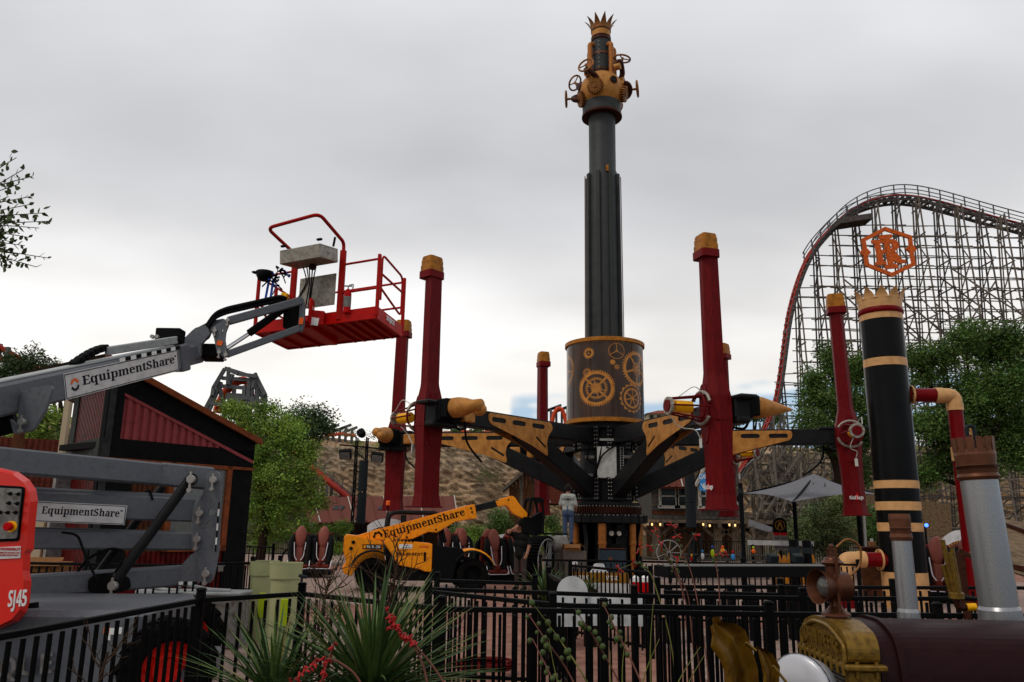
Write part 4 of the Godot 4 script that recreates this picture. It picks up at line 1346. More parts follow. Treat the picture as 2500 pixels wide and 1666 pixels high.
	for q in [[260, 1540, M.ink_orange], [274, 1542, M.ink_white], [290, 1540, M.ink_white], [262, 1556, M.ink_white]]:
		b = MB.new()
		b.box(P(q[0], q[1], 6.85), v3(0.045, 0.05, 0.004), Basis(Vector3.UP, 0.1))
		part(b, "notice_label", q[2], r)
	var w0 = H(395, 1640, 0.42)
	for q in [[v3(0, 0, 0), 0.12], [v3(-2.3, 0, -0.2), 0.1], [v3(-0.6, 0, -1.9), 0.1], [v3(-2.7, 0, -2.1), 0.1]]:
		var wn = Node3D.new()
		wn.name = numbered(r, "wheel")
		r.add_child(wn)
		wheel(wn, v3(w0.x - 0.08, 0.41, -7.3) + q[0], v3(0.62, 0, 0.78).normalized(), 0.41, 0.3, M.lift_orange, 16)
func basket(r: Node3D) -> void:
	var A = P(919, 777.5, 12.6)
	var B = H(621, 815, A.y)
	var D = H(981, 823, A.y)
	var U = A - B
	var W = D - A
	var g = func(u: float, w: float, y: float) -> Vector3: return B + U * u + W * w + v3(0, y, 0)
	var k = Node3D.new()
	k.name = "basket"
	r.add_child(k)
	var b = MB.new()
	b.quad(g.call(0, 0, 0.03), g.call(0, 1, 0.03), g.call(1, 1, 0.03), g.call(1, 0, 0.03))
	b.quad(g.call(0, 0, 0.06), g.call(1, 0, 0.06), g.call(1, 1, 0.06), g.call(0, 1, 0.06))
	part(b, "floor_plate", M.lift_red_worn, k)
	for q in [[0, 0, 1, 0], [1, 0, 1, 1], [1, 1, 0, 1], [0, 1, 0, 0]]:
		b = MB.new()
		b.bar(g.call(q[0], q[1], 0.1), g.call(q[2], q[3], 0.1), 0.03, 0.21, Vector3.UP, 0.006)
		part(b, "toe_board", M.lift_red, k)
	for u in [0.14, 0.3, 0.62, 0.7, 0.78, 0.86, 0.93]:
		b = MB.new()
		b.bar(g.call(u, 0.03, 0.0), g.call(u, 0.97, 0.0), 0.04, 0.05)
		part(b, "floor_joist", M.lift_red_worn, k)
	b = MB.new()
	b.bar(g.call(0.46, -0.12, 0.02), g.call(0.46, 0.8, -0.02), 0.24, 0.14, Vector3.UP, 0.02)
	part(b, "mount_beam", M.lift_red, k)
	b = MB.new()
	b.bar(g.call(0.52, -0.14, -0.04), g.call(0.52, -0.14, 0.42), 0.06, 0.2, v3(0, 0, 1), 0.02)
	b.bar(g.call(0.52, -0.14, 0.1), g.call(0.6, -0.02, 0.1), 0.06, 0.26, Vector3.UP, 0.02)
	part(b, "mount_bracket", M.lift_red, k)
	b = MB.new()
	b.box(g.call(0.55, -0.16, 0.02), v3(0.16, 0.13, 0.006), Basis(v3(0, 0, 1), -0.15))
	part(b, "notice_label", M.ink_white, k)
	# posts
	for q in [[0.0, 0.0, 1.1], [1.0, 0.0, 1.1], [1.0, 1.0, 1.1], [0.0, 1.0, 1.1], [0.0, 0.5, 1.05]]:
		b = MB.new()
		b.bar(g.call(q[0], q[1], 0.05), g.call(q[0], q[1], q[2]), 0.055, 0.055, W, 0.008)
		part(b, "post", M.lift_red_worn, k)
	for u in [0.31, 0.71]:
		b = MB.new()
		b.bar(g.call(u, 0.0, 0.05), g.call(u, 0.0, 1.28), 0.1, 0.07, W, 0.01)
		part(b, "console_post", M.lift_red_worn, k)
	# rails: [from, to]
	var rails = [[g.call(0.71, 0, 1.02), g.call(1, 0, 1.02)], [g.call(0.71, 0, 0.52), g.call(1, 0, 0.52)], [g.call(0, 1, 1.02), g.call(1, 1, 1.02)], [g.call(0, 1, 0.55), g.call(1, 1, 0.55)], [g.call(0, 0, 0.55), g.call(0.31, 0, 0.55)], [g.call(0, 0, 1.05), g.call(0.31, 0, 1.05)], [g.call(0, 0, 0.55), g.call(0, 1, 0.55)], [g.call(0, 0, 1.05), g.call(0, 1, 1.05)], [g.call(0, 0, 0.5), g.call(0.0, 0.6, 0.3)]]
	tubes(rails, 0.021, "rail", M.lift_red_worn, k)
	b = MB.new()      # rounded swing gate on the short side
	b.tube(soften([g.call(1, 0.1, 0.35), g.call(1, 0.1, 1.14), g.call(1, 0.92, 1.08), g.call(1, 0.92, 0.35), g.call(1, 0.1, 0.55)], 0.14, 5), 0.02, 8)
	b.tube([g.call(1, 0.92, 0.8), g.call(1, 0.1, 0.8)], 0.02, 8)
	part(b, "gate", M.lift_red_worn, k)
	b = MB.new()      # overhead guard hoop
	b.tube(soften([g.call(0.71, 0.0, 1.2), g.call(0.71, 0.0, 1.42), g.call(0.70, -0.75, 1.55), g.call(0.27, -0.7, 1.52), g.call(0.31, -0.05, 1.36), g.call(0.31, 0.0, 1.2)], 0.16, 6), 0.03, 10)
	part(b, "guard_hoop", M.lift_red_worn, k)
	# console
	var xu = U.normalized()
	b = MB.new()
	b.box(g.call(0.505, -0.28, 1.12), v3(0.88, 0.24, 0.46), fr(Vector3.ZERO, xu, v3(0, 1, 0.12)).basis, 0.012)
	var con = part(b, "control_console", M.aluminium, k)
	for u in [0.36, 0.65]:
		b = MB.new()
		b.box(g.call(u, -0.52, 1.25), v3(0.1, 0.035, 0.05), fr(Vector3.ZERO, xu, Vector3.UP).basis, 0.008)
		part(b, "lid_hinge", M.black_matt, con)
	b = MB.new()
	b.tube([g.call(0.69, -0.25, 1.24), g.call(0.7, -0.25, 1.4)], 0.02, 8)
	part(b, "joystick", M.black_matt, con)
	b = MB.new()
	b.lathe([v2(0.05, 0), v2(0.045, -0.08), v2(0, -0.08)], 14, Transform3D(Basis(), g.call(0.52, -0.2, 1.0)))
	part(b, "cable_gland", M.dark_bronze, con)
	b = MB.new()
	b.box(g.call(0.51, 0.02, 0.62), v3(0.8, 0.56, 0.012), fr(Vector3.ZERO, xu, Vector3.UP).basis, 0.003)
	part(b, "kick_panel", M.aluminium, k)
	for q in [[0.44, 0.34, -0.1], [0.47, 0.36, -0.1], [0.49, 0.46, -0.05], [0.52, 0.48, 0.0], [0.55, 0.49, 0.0]]:
		b = MB.new()
		b.tube(soften([g.call(q[0], -0.2, 1.0), g.call(lerpf(q[0], 0.48, 0.6), -0.12, 0.75), g.call(q[1], -0.1 + q[2] * 0.3, 0.28)], 0.15, 4), 0.011, 6)
		part(b, "control_cable", M.black_matt, k)
	b = MB.new()
	b.box(g.call(0.27, -0.1, 0.52), v3(0.12, 0.2, 0.12), Basis(v3(0, 0, 1), -0.2), 0.015)
	part(b, "outlet_box", M.yellow_plastic, k)
	letter("SKYJACK", g.call(1.012, 0.3, 0.06), W, Vector3.UP, 0.085, 0.42, M.ink_white, k, "lettering", false, 0.006)
	# ---- things that hang in the basket
	var ext = thing("fire_extinguisher", "small red fire extinguisher with a pale label strapped to the basket post", "extinguisher", g.call(0.775, -0.03, 0.14))
	b = MB.new()
	b.lathe([v2(0, 0), v2(0.058, 0), v2(0.062, 0.01), v2(0.062, 0.33), v2(0.04, 0.4), v2(0.02, 0.42), v2(0, 0.42)], 16)
	part(b, "cylinder", M.bright_red, ext)
	b = MB.new()
	b.lathe([v2(0.0635, 0.1), v2(0.0635, 0.28)], 16)
	part(b, "label_wrap", M.grey_panel, ext)
	b = MB.new()
	b.tube(soften([v3(0, 0.4, 0), v3(0, 0.48, 0), v3(0.09, 0.5, 0.02), v3(0.08, 0.42, 0.03)], 0.03), 0.012, 6)
	b.box(v3(0.0, 0.47, 0), v3(0.12, 0.02, 0.03))
	part(b, "valve_handle", M.bolt_steel, ext)
	var hat = thing("safety_helmet", "black brimmed safety helmet hung upside down at the basket corner", "helmet", g.call(0.1, -0.16, 1.02))
	b = MB.new()
	b.lathe([v2(0, -0.15), v2(0.1, -0.13), v2(0.14, -0.06), v2(0.155, 0.02), v2(0.15, 0.03), v2(0.13, -0.05), v2(0, -0.12)], 20, Transform3D(), true)
	part(b, "shell", M.pad_black, hat)
	b = MB.new()
	b.ball(v3(-0.15, 0.0, 0.03), v3(0.07, 0.012, 0.1), 12, 6)
	part(b, "brim", M.pad_black, hat)
	var hn = thing("safety_harness", "tangled black and blue webbing harness hanging over the red basket rail", "harness", g.call(0.17, -0.12, 0.75))
	rng.seed = 5
	for i in 9:
		var pts = []
		var q = v3(rng.randf_range(-0.05, 0.15), rng.randf_range(0.05, 0.35), rng.randf_range(-0.05, 0.08))
		for j in 5:
			pts.append(q)
			q += v3(rng.randf_range(-0.13, 0.13), rng.randf_range(-0.16, 0.06), rng.randf_range(-0.05, 0.05))
		b = MB.new()
		pts = soften(pts, 0.08, 3)
		for j in pts.size() - 1: b.bar(pts[j], pts[j + 1] + (pts[j + 1] - pts[j]) * 0.15, 0.012, 0.045, v3(0.3, 0.2, 1))
		part(b, "webbing", M.bright_blue if i % 3 == 0 else M.black_cloth, hn)
	for i in 2:
		b = MB.new()
		b.bar(v3(-0.06 + i * 0.07, 0.15, 0.05), v3(-0.1 + i * 0.09, -0.28, 0.06), 0.008, 0.045, v3(1, 0, 0.3))
		part(b, "strap", M.bright_blue, hn)
	b = MB.new()
	b.ball(v3(0.05, -0.28, 0.0), v3(0.12, 0.1, 0.1), 10, 6)
	part(b, "pouch", M.black_cloth, hn)
# ---------------------------------------------------------------- telehandler
func telehandler() -> void:
	var o = P(909, 1400, 20.0)
	o.y = 0
	var r = thing("telehandler", "yellow telehandler with black tyres parked below the tower ride, boom half raised", "telehandler", o, atan2(0.2, 0.98))
	# local: x forwards, y up, z towards the walkway; profile points from the photograph
	var c = func(list: Array) -> Array:
		var out = []
		for q in list: out.append(v2((q[0] - 290.0) * 0.00212, (1225.0 - q[1]) * 0.00205))
		return out
	var slab = func(list: Array, z: float, th: float, m: Material, called: String, rd := 0.04, parent = null, holes := []):
		var b = MB.new()
		var p = c.call(list)
		var hs = []
		for h in holes: hs.append(PackedVector2Array(c.call(h)))
		if th > 0.12 and hs.is_empty():
			var ctr = Vector2.ZERO
			for q in p: ctr += q / p.size()
			var core = PackedVector2Array(soften(p, rd, 3, true))
			b.prism(core, th - 0.05, Transform3D(Basis(), v3(0, 0, z)))
			var inn = Geometry2D.offset_polygon(core, -0.018)
			if inn.size() > 0: b.prism(inn[0], th, Transform3D(Basis(), v3(0, 0, z)))
		else:
			b.prism(PackedVector2Array(soften(p, rd, 3, true)), th, Transform3D(Basis(), v3(0, 0, z)), hs)
		return part(b, called, m, r if parent == null else parent)
	var b: MB
	for q in [[0.0, 0.0], [2.42, 0.0], [0.0, -1.45], [2.42, -1.45]]:
		var wn = Node3D.new()
		wn.name = numbered(r, "wheel")
		r.add_child(wn)
		wheel(wn, v3(q[0], 0.4, q[1] - (0.0 if q[1] == 0.0 else 0.0)), v3(0, 0, 1), 0.4, 0.3, M.black_matt, 16)
	slab.call([[-45, 600], [-20, 572], [90, 585], [390, 645], [400, 700], [440, 900], [460, 1050], [300, 1060], [110, 960], [60, 1050], [-30, 1020], [-48, 960], [-5, 900], [-48, 770]], -0.72, 1.0, M.jcb_yellow, "rear_chassis")
	b = MB.new()
	b.box(v3(1.3, 0.5, -0.72), v3(2.6, 0.42, 0.7), Basis(), 0.03)
	part(b, "chassis", M.black_matt, r)
	for x in [0.0, 2.42]:
		b = MB.new()
		b.tube([v3(x, 0.4, 0.0), v3(x, 0.4, -1.45)], 0.09, 10)
		part(b, "axle", M.black_matt, r)
	var bm = slab.call([[80, 592], [300, 520], [1415, 200], [1478, 188], [1492, 230], [1512, 352], [1450, 370], [1250, 405], [1035, 540], [930, 532], [740, 620], [500, 640], [200, 630]], -0.62, 0.36, M.jcb_yellow, "boom", 0.03)
	slab.call([[1380, 208], [1478, 186], [1514, 356], [1440, 374], [1405, 352]], -0.62, 0.42, M.jcb_yellow, "boom_collar", 0.03)
	b = MB.new()
	var f0 = c.call([[1450, 252], [1790, 160]])
	b.bar(v3(f0[0].x, f0[0].y, -0.62), v3(f0[1].x, f0[1].y, -0.62), 0.24, 0.17, Vector3.UP, 0.015)
	part(b, "inner_boom", M.black_steel, r)
	slab.call([[1728, 138], [1950, 70], [1985, 90], [2035, 165], [2190, 335], [2165, 362], [2105, 362], [1960, 295], [1900, 215], [1870, 195], [1762, 214]], -0.62, 0.26, M.jcb_yellow, "boom_head", 0.03)
	# name along the boom
	var n0 = c.call([[420, 618], [1370, 330], [340, 590]])
	var along = v3(n0[1].x - n0[0].x, n0[1].y - n0[0].y, 0)
	letter("EquipmentShare", v3(n0[0].x, n0[0].y, -0.437), along, Vector3.UP, 0.175, along.length(), M.ink_black, r, "lettering", true, 0.008)
	var gl = MB.new()
	var gp = []
	for i in 17:
		var aa = lerpf(-0.4, PI * 1.05, i / 16.0)
		gp.append(v2(cos(aa), sin(aa)) * 0.105 * (1.17 if (i / 2) % 2 == 1 else 1.0))
	for i in 17: gp.append(v2(cos(lerpf(PI * 1.05, -0.4, i / 16.0)), sin(lerpf(PI * 1.05, -0.4, i / 16.0))) * 0.066)
	gl.prism(PackedVector2Array(gp), 0.008, Transform3D(Basis(v3(0, 0, 1), 0.28), v3(n0[2].x, n0[2].y, -0.435)))
	part(gl, "logo_mark", M.ink_black, r)
	for q in [[1432, 236], [1446, 283], [1020, 502], [680, 598], [1895, 125]]:
		b = MB.new()
		var w = c.call([q])[0]
		b.lathe([v2(0.025, 0), v2(0.025, 0.02), v2(0, 0.02)], 10, Transform3D(Basis(Vector3.RIGHT, PI / 2), v3(w.x, w.y, -0.42 if q[0] < 1100 or q[0] > 1500 else -0.4)))
		part(b, "boom_bolt", M.black_matt, r)
	for q in [[60, 660], [38, 732]]:
		b = MB.new()
		var w = c.call([q])[0]
		b.lathe([v2(0.045, 0), v2(0.045, 0.03), v2(0, 0.03)], 12, Transform3D(Basis(Vector3.RIGHT, PI / 2), v3(w.x, w.y, -0.225)))
		part(b, "pivot_pin", M.black_matt, r)
	# engine pod on the near side
	slab.call([[400, 655], [440, 622], [955, 662], [955, 990], [875, 985], [820, 960], [570, 912], [520, 830], [460, 740]], -0.1, 0.5, M.jcb_yellow, "engine_cover", 0.05)
	slab.call([[958, 668], [1020, 690], [1290, 715], [1318, 735], [1332, 780], [1312, 850], [1240, 900], [1225, 1000], [1200, 1090], [958, 1092]], -0.12, 0.5, M.black_matt, "side_tank", 0.05)
	slab.call([[420, 720], [470, 760], [560, 925], [820, 972], [870, 995], [962, 1000], [962, 1092], [580, 1090], [500, 1060], [450, 900]], -0.14, 0.46, M.black_matt, "side_skirt", 0.03)
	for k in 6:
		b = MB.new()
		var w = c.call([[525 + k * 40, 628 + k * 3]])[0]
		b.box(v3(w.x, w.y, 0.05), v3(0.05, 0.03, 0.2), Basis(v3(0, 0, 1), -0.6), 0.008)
		part(b, "vent_shade", M.black_matt, r)  # black colour stands for the shade inside the vent slots
	var pl = MB.new()
	var pw = c.call([[275, 710], [648, 698], [556, 752], [560, 796], [800, 700], [872, 815]])
	pl.box(v3(pw[0].x, pw[0].y, -0.21), v3(0.46, 0.11, 0.012), Basis(), 0.003)
	var bad = part(pl, "model_badge", M.ink_black, r)
	letter("505-20", v3(pw[0].x - 0.13, pw[0].y - 0.032, -0.202), Vector3.RIGHT, Vector3.UP, 0.062, 0.33, M.ink_white, bad, "lettering", false)
	pl = MB.new()
	pl.box(v3(pw[0].x - 0.18, pw[0].y, -0.202), v3(0.055, 0.075, 0.006))
	part(pl, "badge_mark", M.jcb_yellow, bad)
	pl = MB.new()
	pl.box(v3(pw[1].x, pw[1].y, 0.156), v3(0.32, 0.1, 0.006))
	var stk = part(pl, "sticker", M.ink_white, r)
	letter("8-HOUR", v3(pw[1].x - 0.03, pw[1].y + 0.012, 0.16), Vector3.RIGHT, Vector3.UP, 0.018, 0.11, M.ink_navy, stk, "lettering", false)
	letter("RENTAL RATE", v3(pw[1].x - 0.07, pw[1].y - 0.03, 0.16), Vector3.RIGHT, Vector3.UP, 0.018, 0.2, M.ink_navy, stk, "lettering", false)
	letter("CALL NOW", v3(pw[2].x, pw[2].y, 0.155), Vector3.RIGHT, Vector3.UP, 0.022, 0.21, M.ink_black, r, "lettering", false)
	letter("888-80-RENTS", v3(pw[3].x, pw[3].y - 0.01, 0.155), Vector3.RIGHT, Vector3.UP, 0.066, 0.66, M.ink_black, r, "lettering", false)
	letter("#14950", v3(pw[4].x, pw[4].y - 0.015, 0.155), Vector3.RIGHT, Vector3.UP, 0.034, 0.24, M.lift_orange, r, "lettering", false)
	pl = MB.new()
	pl.box(v3(pw[5].x, pw[5].y, 0.16), v3(0.05, 0.22, 0.03), Basis(), 0.01)
	part(pl, "latch", M.black_matt, r)
	# mudguards
	for q in [[0.0, M.black_matt, 0.53, 0.02], [2.42, M.black_matt, 0.53, 0.02], [2.42, M.jcb_yellow, 0.58, -0.22]]:
		b = MB.new()
		var rows = []
		var nrm = []
		for i in 11:
			var a = lerpf(0.5, 2.75, i / 10.0) if q[0] < 1.0 else lerpf(0.35, 2.5, i / 10.0)
			var e = v3(cos(a), sin(a), 0)
			var p = v3(q[0], 0.42, q[3])
			rows.append([p + e * q[2] + v3(0, 0, 0.2), p + e * (q[2] + 0.04) + v3(0, 0, 0.18), p + e * (q[2] + 0.04) - v3(0, 0, 0.2), p + e * q[2] - v3(0, 0, 0.2)])
			nrm.append([v3(0, 0, 1), e, e, -e])
		b.grid(rows, nrm)
		part(b, "mudguard", q[1], r)
	# cab frame behind the boom
	var cc = c.call([[455, 520], [470, 330], [560, 297], [1030, 300], [1060, 320], [1160, 660], [655, 330], [655, 520], [1000, 520]])
	for z in [-0.86, -1.5]:
		b = MB.new()
		var pts = []
		for i in [0, 1, 2, 3, 4, 5]: pts.append(v3(cc[i].x, cc[i].y, z))
		b.tube(soften(pts, 0.1, 4), 0.055, 10)
		part(b, "cab_frame", M.black_steel, r)
		b = MB.new()
		b.tube([v3(cc[6].x, cc[6].y, z), v3(cc[7].x, cc[7].y, z)], 0.05, 8)
		part(b, "cab_post", M.black_steel, r)
	b = MB.new()
	b.box(v3((cc[1].x + cc[4].x) * 0.5, cc[2].y, -1.18), v3(cc[4].x - cc[1].x - 0.1, 0.04, 0.6), Basis(), 0.01)
	part(b, "cab_roof", M.black_matt, r)
	b = MB.new()
	b.box(v3(cc[6].x + 0.25, 1.05, -1.2), v3(0.5, 0.6, 0.5), Basis(), 0.06)
	part(b, "seat", M.pad_black, r)
	b = MB.new()
	b.tube([c_xy(c.call([[1340, 800]])[0], -0.6), c_xy(c.call([[1360, 700]])[0], -0.6), c_xy(c.call([[1440, 678]])[0], -0.6)], 0.02, 6)
	b.ball(c_xy(c.call([[1575, 830]])[0], 0.1), v3(0.06, 0.07, 0.03), 10, 6)
	part(b, "mirror_arm", M.black_matt, r)
	# beacon
	var bc = c.call([[455, 290], [455, 215]])
	b = MB.new()
	b.tube([v3(bc[0].x, bc[0].y - 0.1, -1.0), v3(bc[1].x, bc[1].y, -1.0)], 0.02, 6)
	var pole = part(b, "beacon_pole", M.black_matt, r)
	b = MB.new()
	b.lathe([v2(0.05, 0), v2(0.055, 0.01), v2(0.052, 0.1), v2(0.03, 0.12), v2(0, 0.12)], 14, Transform3D(Basis(), v3(bc[1].x, bc[1].y, -1.0)))
	part(b, "beacon", M.ink_orange, pole)
	# fork carriage
	var fc = c.call([[2170, 105], [2290, 98], [2318, 240], [2310, 545], [2060, 520], [2130, 340], [2640, 545]])
	for z in [-0.95, -0.3]:
		b = MB.new()
		var pts = []
		for i in [5, 0, 1, 2, 3]: pts.append(v3(fc[i].x, fc[i].y, z))
		for i in 4: b.bar(pts[i], pts[i + 1], 0.06, 0.08, v3(0, 0, 1), 0.01)
		part(b, "carriage_side", M.black_matt, r)
	for k in [[2300, 130], [2312, 330], [2305, 520], [2180, 110]]:
		b = MB.new()
		var w = c.call([k])[0]
		b.bar(v3(w.x, w.y, -1.1), v3(w.x, w.y, -0.15), 0.05, 0.1, Vector3.UP, 0.01)
		part(b, "carriage_bar", M.black_matt, r)
	b = MB.new()
	b.prism(PackedVector2Array(soften(c.call([[2090, 330], [2190, 335], [2320, 260], [2325, 545], [2230, 560], [2080, 520], [2060, 430]]), 0.03, 3, true)), 0.42, Transform3D(Basis(), v3(0, 0, -0.62)))
	part(b, "carriage_body", M.black_matt, r)
	for z in [-0.95, -0.4]:
		b = MB.new()
		b.bar(v3(fc[3].x, fc[3].y + 0.02, z), v3(fc[6].x, fc[6].y + 0.02, z), 0.1, 0.04, Vector3.UP, 0.01)
		part(b, "fork", M.black_matt, r)
func c_xy(v: Vector2, z: float) -> Vector3: return v3(v.x, v.y, z)
# ---------------------------------------------------------------- smokestack, tractor, fan
func smokestack() -> void:
	var d = 18.0
	var o = P(2208, 1400, d)
	o.y = 0
	var r = thing("smokestack", "tall black smokestack with cream bands and a jagged crown beside the wide tree", "smokestack", o)
	var Y = func(py: float) -> float: return P(2157 + (py - 770) * 0.083, py, d).y
	var R = 0.462
	var b: MB
	var seg = [[0.0, 1397.0, "c"], [1397.0, 1298.0, "k"], [1298.0, 1277.0, "c"], [1277.0, 1247.0, "k"], [1247.0, 1226.0, "c"], [1226.0, 1194.0, "k"], [1194.0, 1175.0, "c"], [1175.0, 899.0, "k"], [899.0, 880.0, "c"], [880.0, 786.0, "k"], [786.0, 772.0, "c"]]
	for s in seg:
		b = MB.new()
		var y0: float = 0.0 if s[0] == 0.0 else Y.call(s[0])
		var y1: float = Y.call(s[1])
		var rr: float = R + (0.004 if s[2] == "c" else 0.0)
		b.lathe([v2(rr - 0.01, y0), v2(rr, y0), v2(rr, y1), v2(rr - 0.01, y1)], 48)
		part(b, "cream_band" if s[2] == "c" else "stack_section", M.cream_paint if s[2] == "c" else M.stack_black, r)
	b = MB.new()
	var y2: float = Y.call(772)
	b.lathe([v2(R, y2), v2(R + 0.03, y2 + 0.02), v2(R + 0.035, y2 + 0.1), v2(R + 0.005, y2 + 0.14)], 48, Transform3D(), true)
	part(b, "red_ring", M.pipe_red, r)
	b = MB.new()
	var y3: float = Y.call(738)
	b.lathe([v2(R + 0.005, y2 + 0.14), v2(R + 0.025, y3), v2(R + 0.01, y3), v2(R - 0.01, y2 + 0.14)], 48)
	part(b, "crown_band", M.cream_paint, r)
	for k in 11: crown_leaf(r, Vector3.ZERO, 360.0 / 11 * k + 14.0, R + 0.012, y3 - 0.01, 0.3, 0.28, 0.13, M.cream_paint)
	var px = func(n: float) -> float: return n * 18.2 / F
	# upper pipe
	var yp: float = Y.call(964)
	var x1: float = px.call(150.0)
	var xv: float = P(2332, 1000, d).x - o.x
	var pr = 0.158
	var flange = func(x: float, y: float):
		var f = MB.new()
		f.lathe([v2(0.1, -0.02), v2(0.225, -0.02), v2(0.225, 0.02), v2(0.1, 0.02)], 28, Transform3D(Basis(v3(0, 0, 1), PI / 2), v3(x, y, 0)))
		var fo = part(f, "pipe_flange", M.cream_paint, r)
		f = MB.new()
		for k in 8: f.tube([v3(x - 0.035, y + 0.19 * sin(k * TAU / 8), 0.19 * cos(k * TAU / 8)), v3(x + 0.035, y + 0.19 * sin(k * TAU / 8), 0.19 * cos(k * TAU / 8))], 0.016, 6)
		bits(f, "flange_bolts", M.dark_bronze, fo)
	flange.call(R + 0.05, yp)
	var pipe = func(p: Array, rr: float, m: Material, called: String):
		var f = MB.new()
		f.tube(p, rr, 20)
		part(f, called, m, r)
	pipe.call([v3(R - 0.05, yp, 0), v3(xv - 0.42, yp, 0)], pr, M.pipe_red, "pipe_run")
	pipe.call([v3(xv - 0.44, yp, 0), v3(xv - 0.26, yp, 0)], pr + 0.02, M.cream_paint, "pipe_collar")
	pipe.call(soften([v3(xv - 0.3, yp, 0), v3(xv, yp, 0), v3(xv, yp - 0.34, 0)], 0.3, 8), pr + 0.008, M.cream_paint, "pipe_elbow")
	var yc: float = P(2332, 1003, d).y
	pipe.call([v3(xv, yc + 0.16, 0), v3(xv, yc, 0)], pr + 0.022, M.cream_paint, "pipe_collar")
	var yj: float = P(2338, 1092, d).y
	var yk: float = P(2338, 1126, d).y
	pipe.call([v3(xv, yc + 0.05, 0), v3(xv, yj - 0.1, 0)], pr, M.pipe_red, "pipe_run")
	pipe.call([v3(xv, yj, 0), v3(xv, yk, 0)], pr + 0.022, M.cream_paint, "pipe_collar")
	pipe.call([v3(xv, yk + 0.05, 0), v3(xv, 0.0, 0)], pr, M.pipe_red, "pipe_run")
	# lower pipe
	var yq: float = P(2140, 1367, d).y
	flange.call(-R - 0.05, yq)
	var xl: float = P(2062, 1400, d).x - o.x
	pipe.call([v3(-R + 0.05, yq, 0.05), v3(xl + 0.42, yq, 0.05)], pr, M.pipe_red, "pipe_run")
	pipe.call([v3(xl + 0.44, yq, 0.05), v3(xl + 0.28, yq, 0.05)], pr + 0.02, M.cream_paint, "pipe_collar")
	pipe.call(soften([v3(xl + 0.32, yq, 0.05), v3(xl, yq, 0.05), v3(xl, yq - 0.34, 0.05)], 0.3, 8), pr + 0.008, M.cream_paint, "pipe_elbow")
	pipe.call([v3(xl, yq - 0.2, 0.05), v3(xl, yq - 0.42, 0.05)], pr + 0.022, M.cream_paint, "pipe_collar")
	pipe.call([v3(xl, yq - 0.4, 0.05), v3(xl, 0.0, 0.05)], pr, M.pipe_red, "pipe_run")
	var o2 = P(2376, 1290, 43.0)
	o2.y = 0
	dup(r, o2, 0.15, "smokestack with a cream crown standing by the tan cliff beyond the tree")
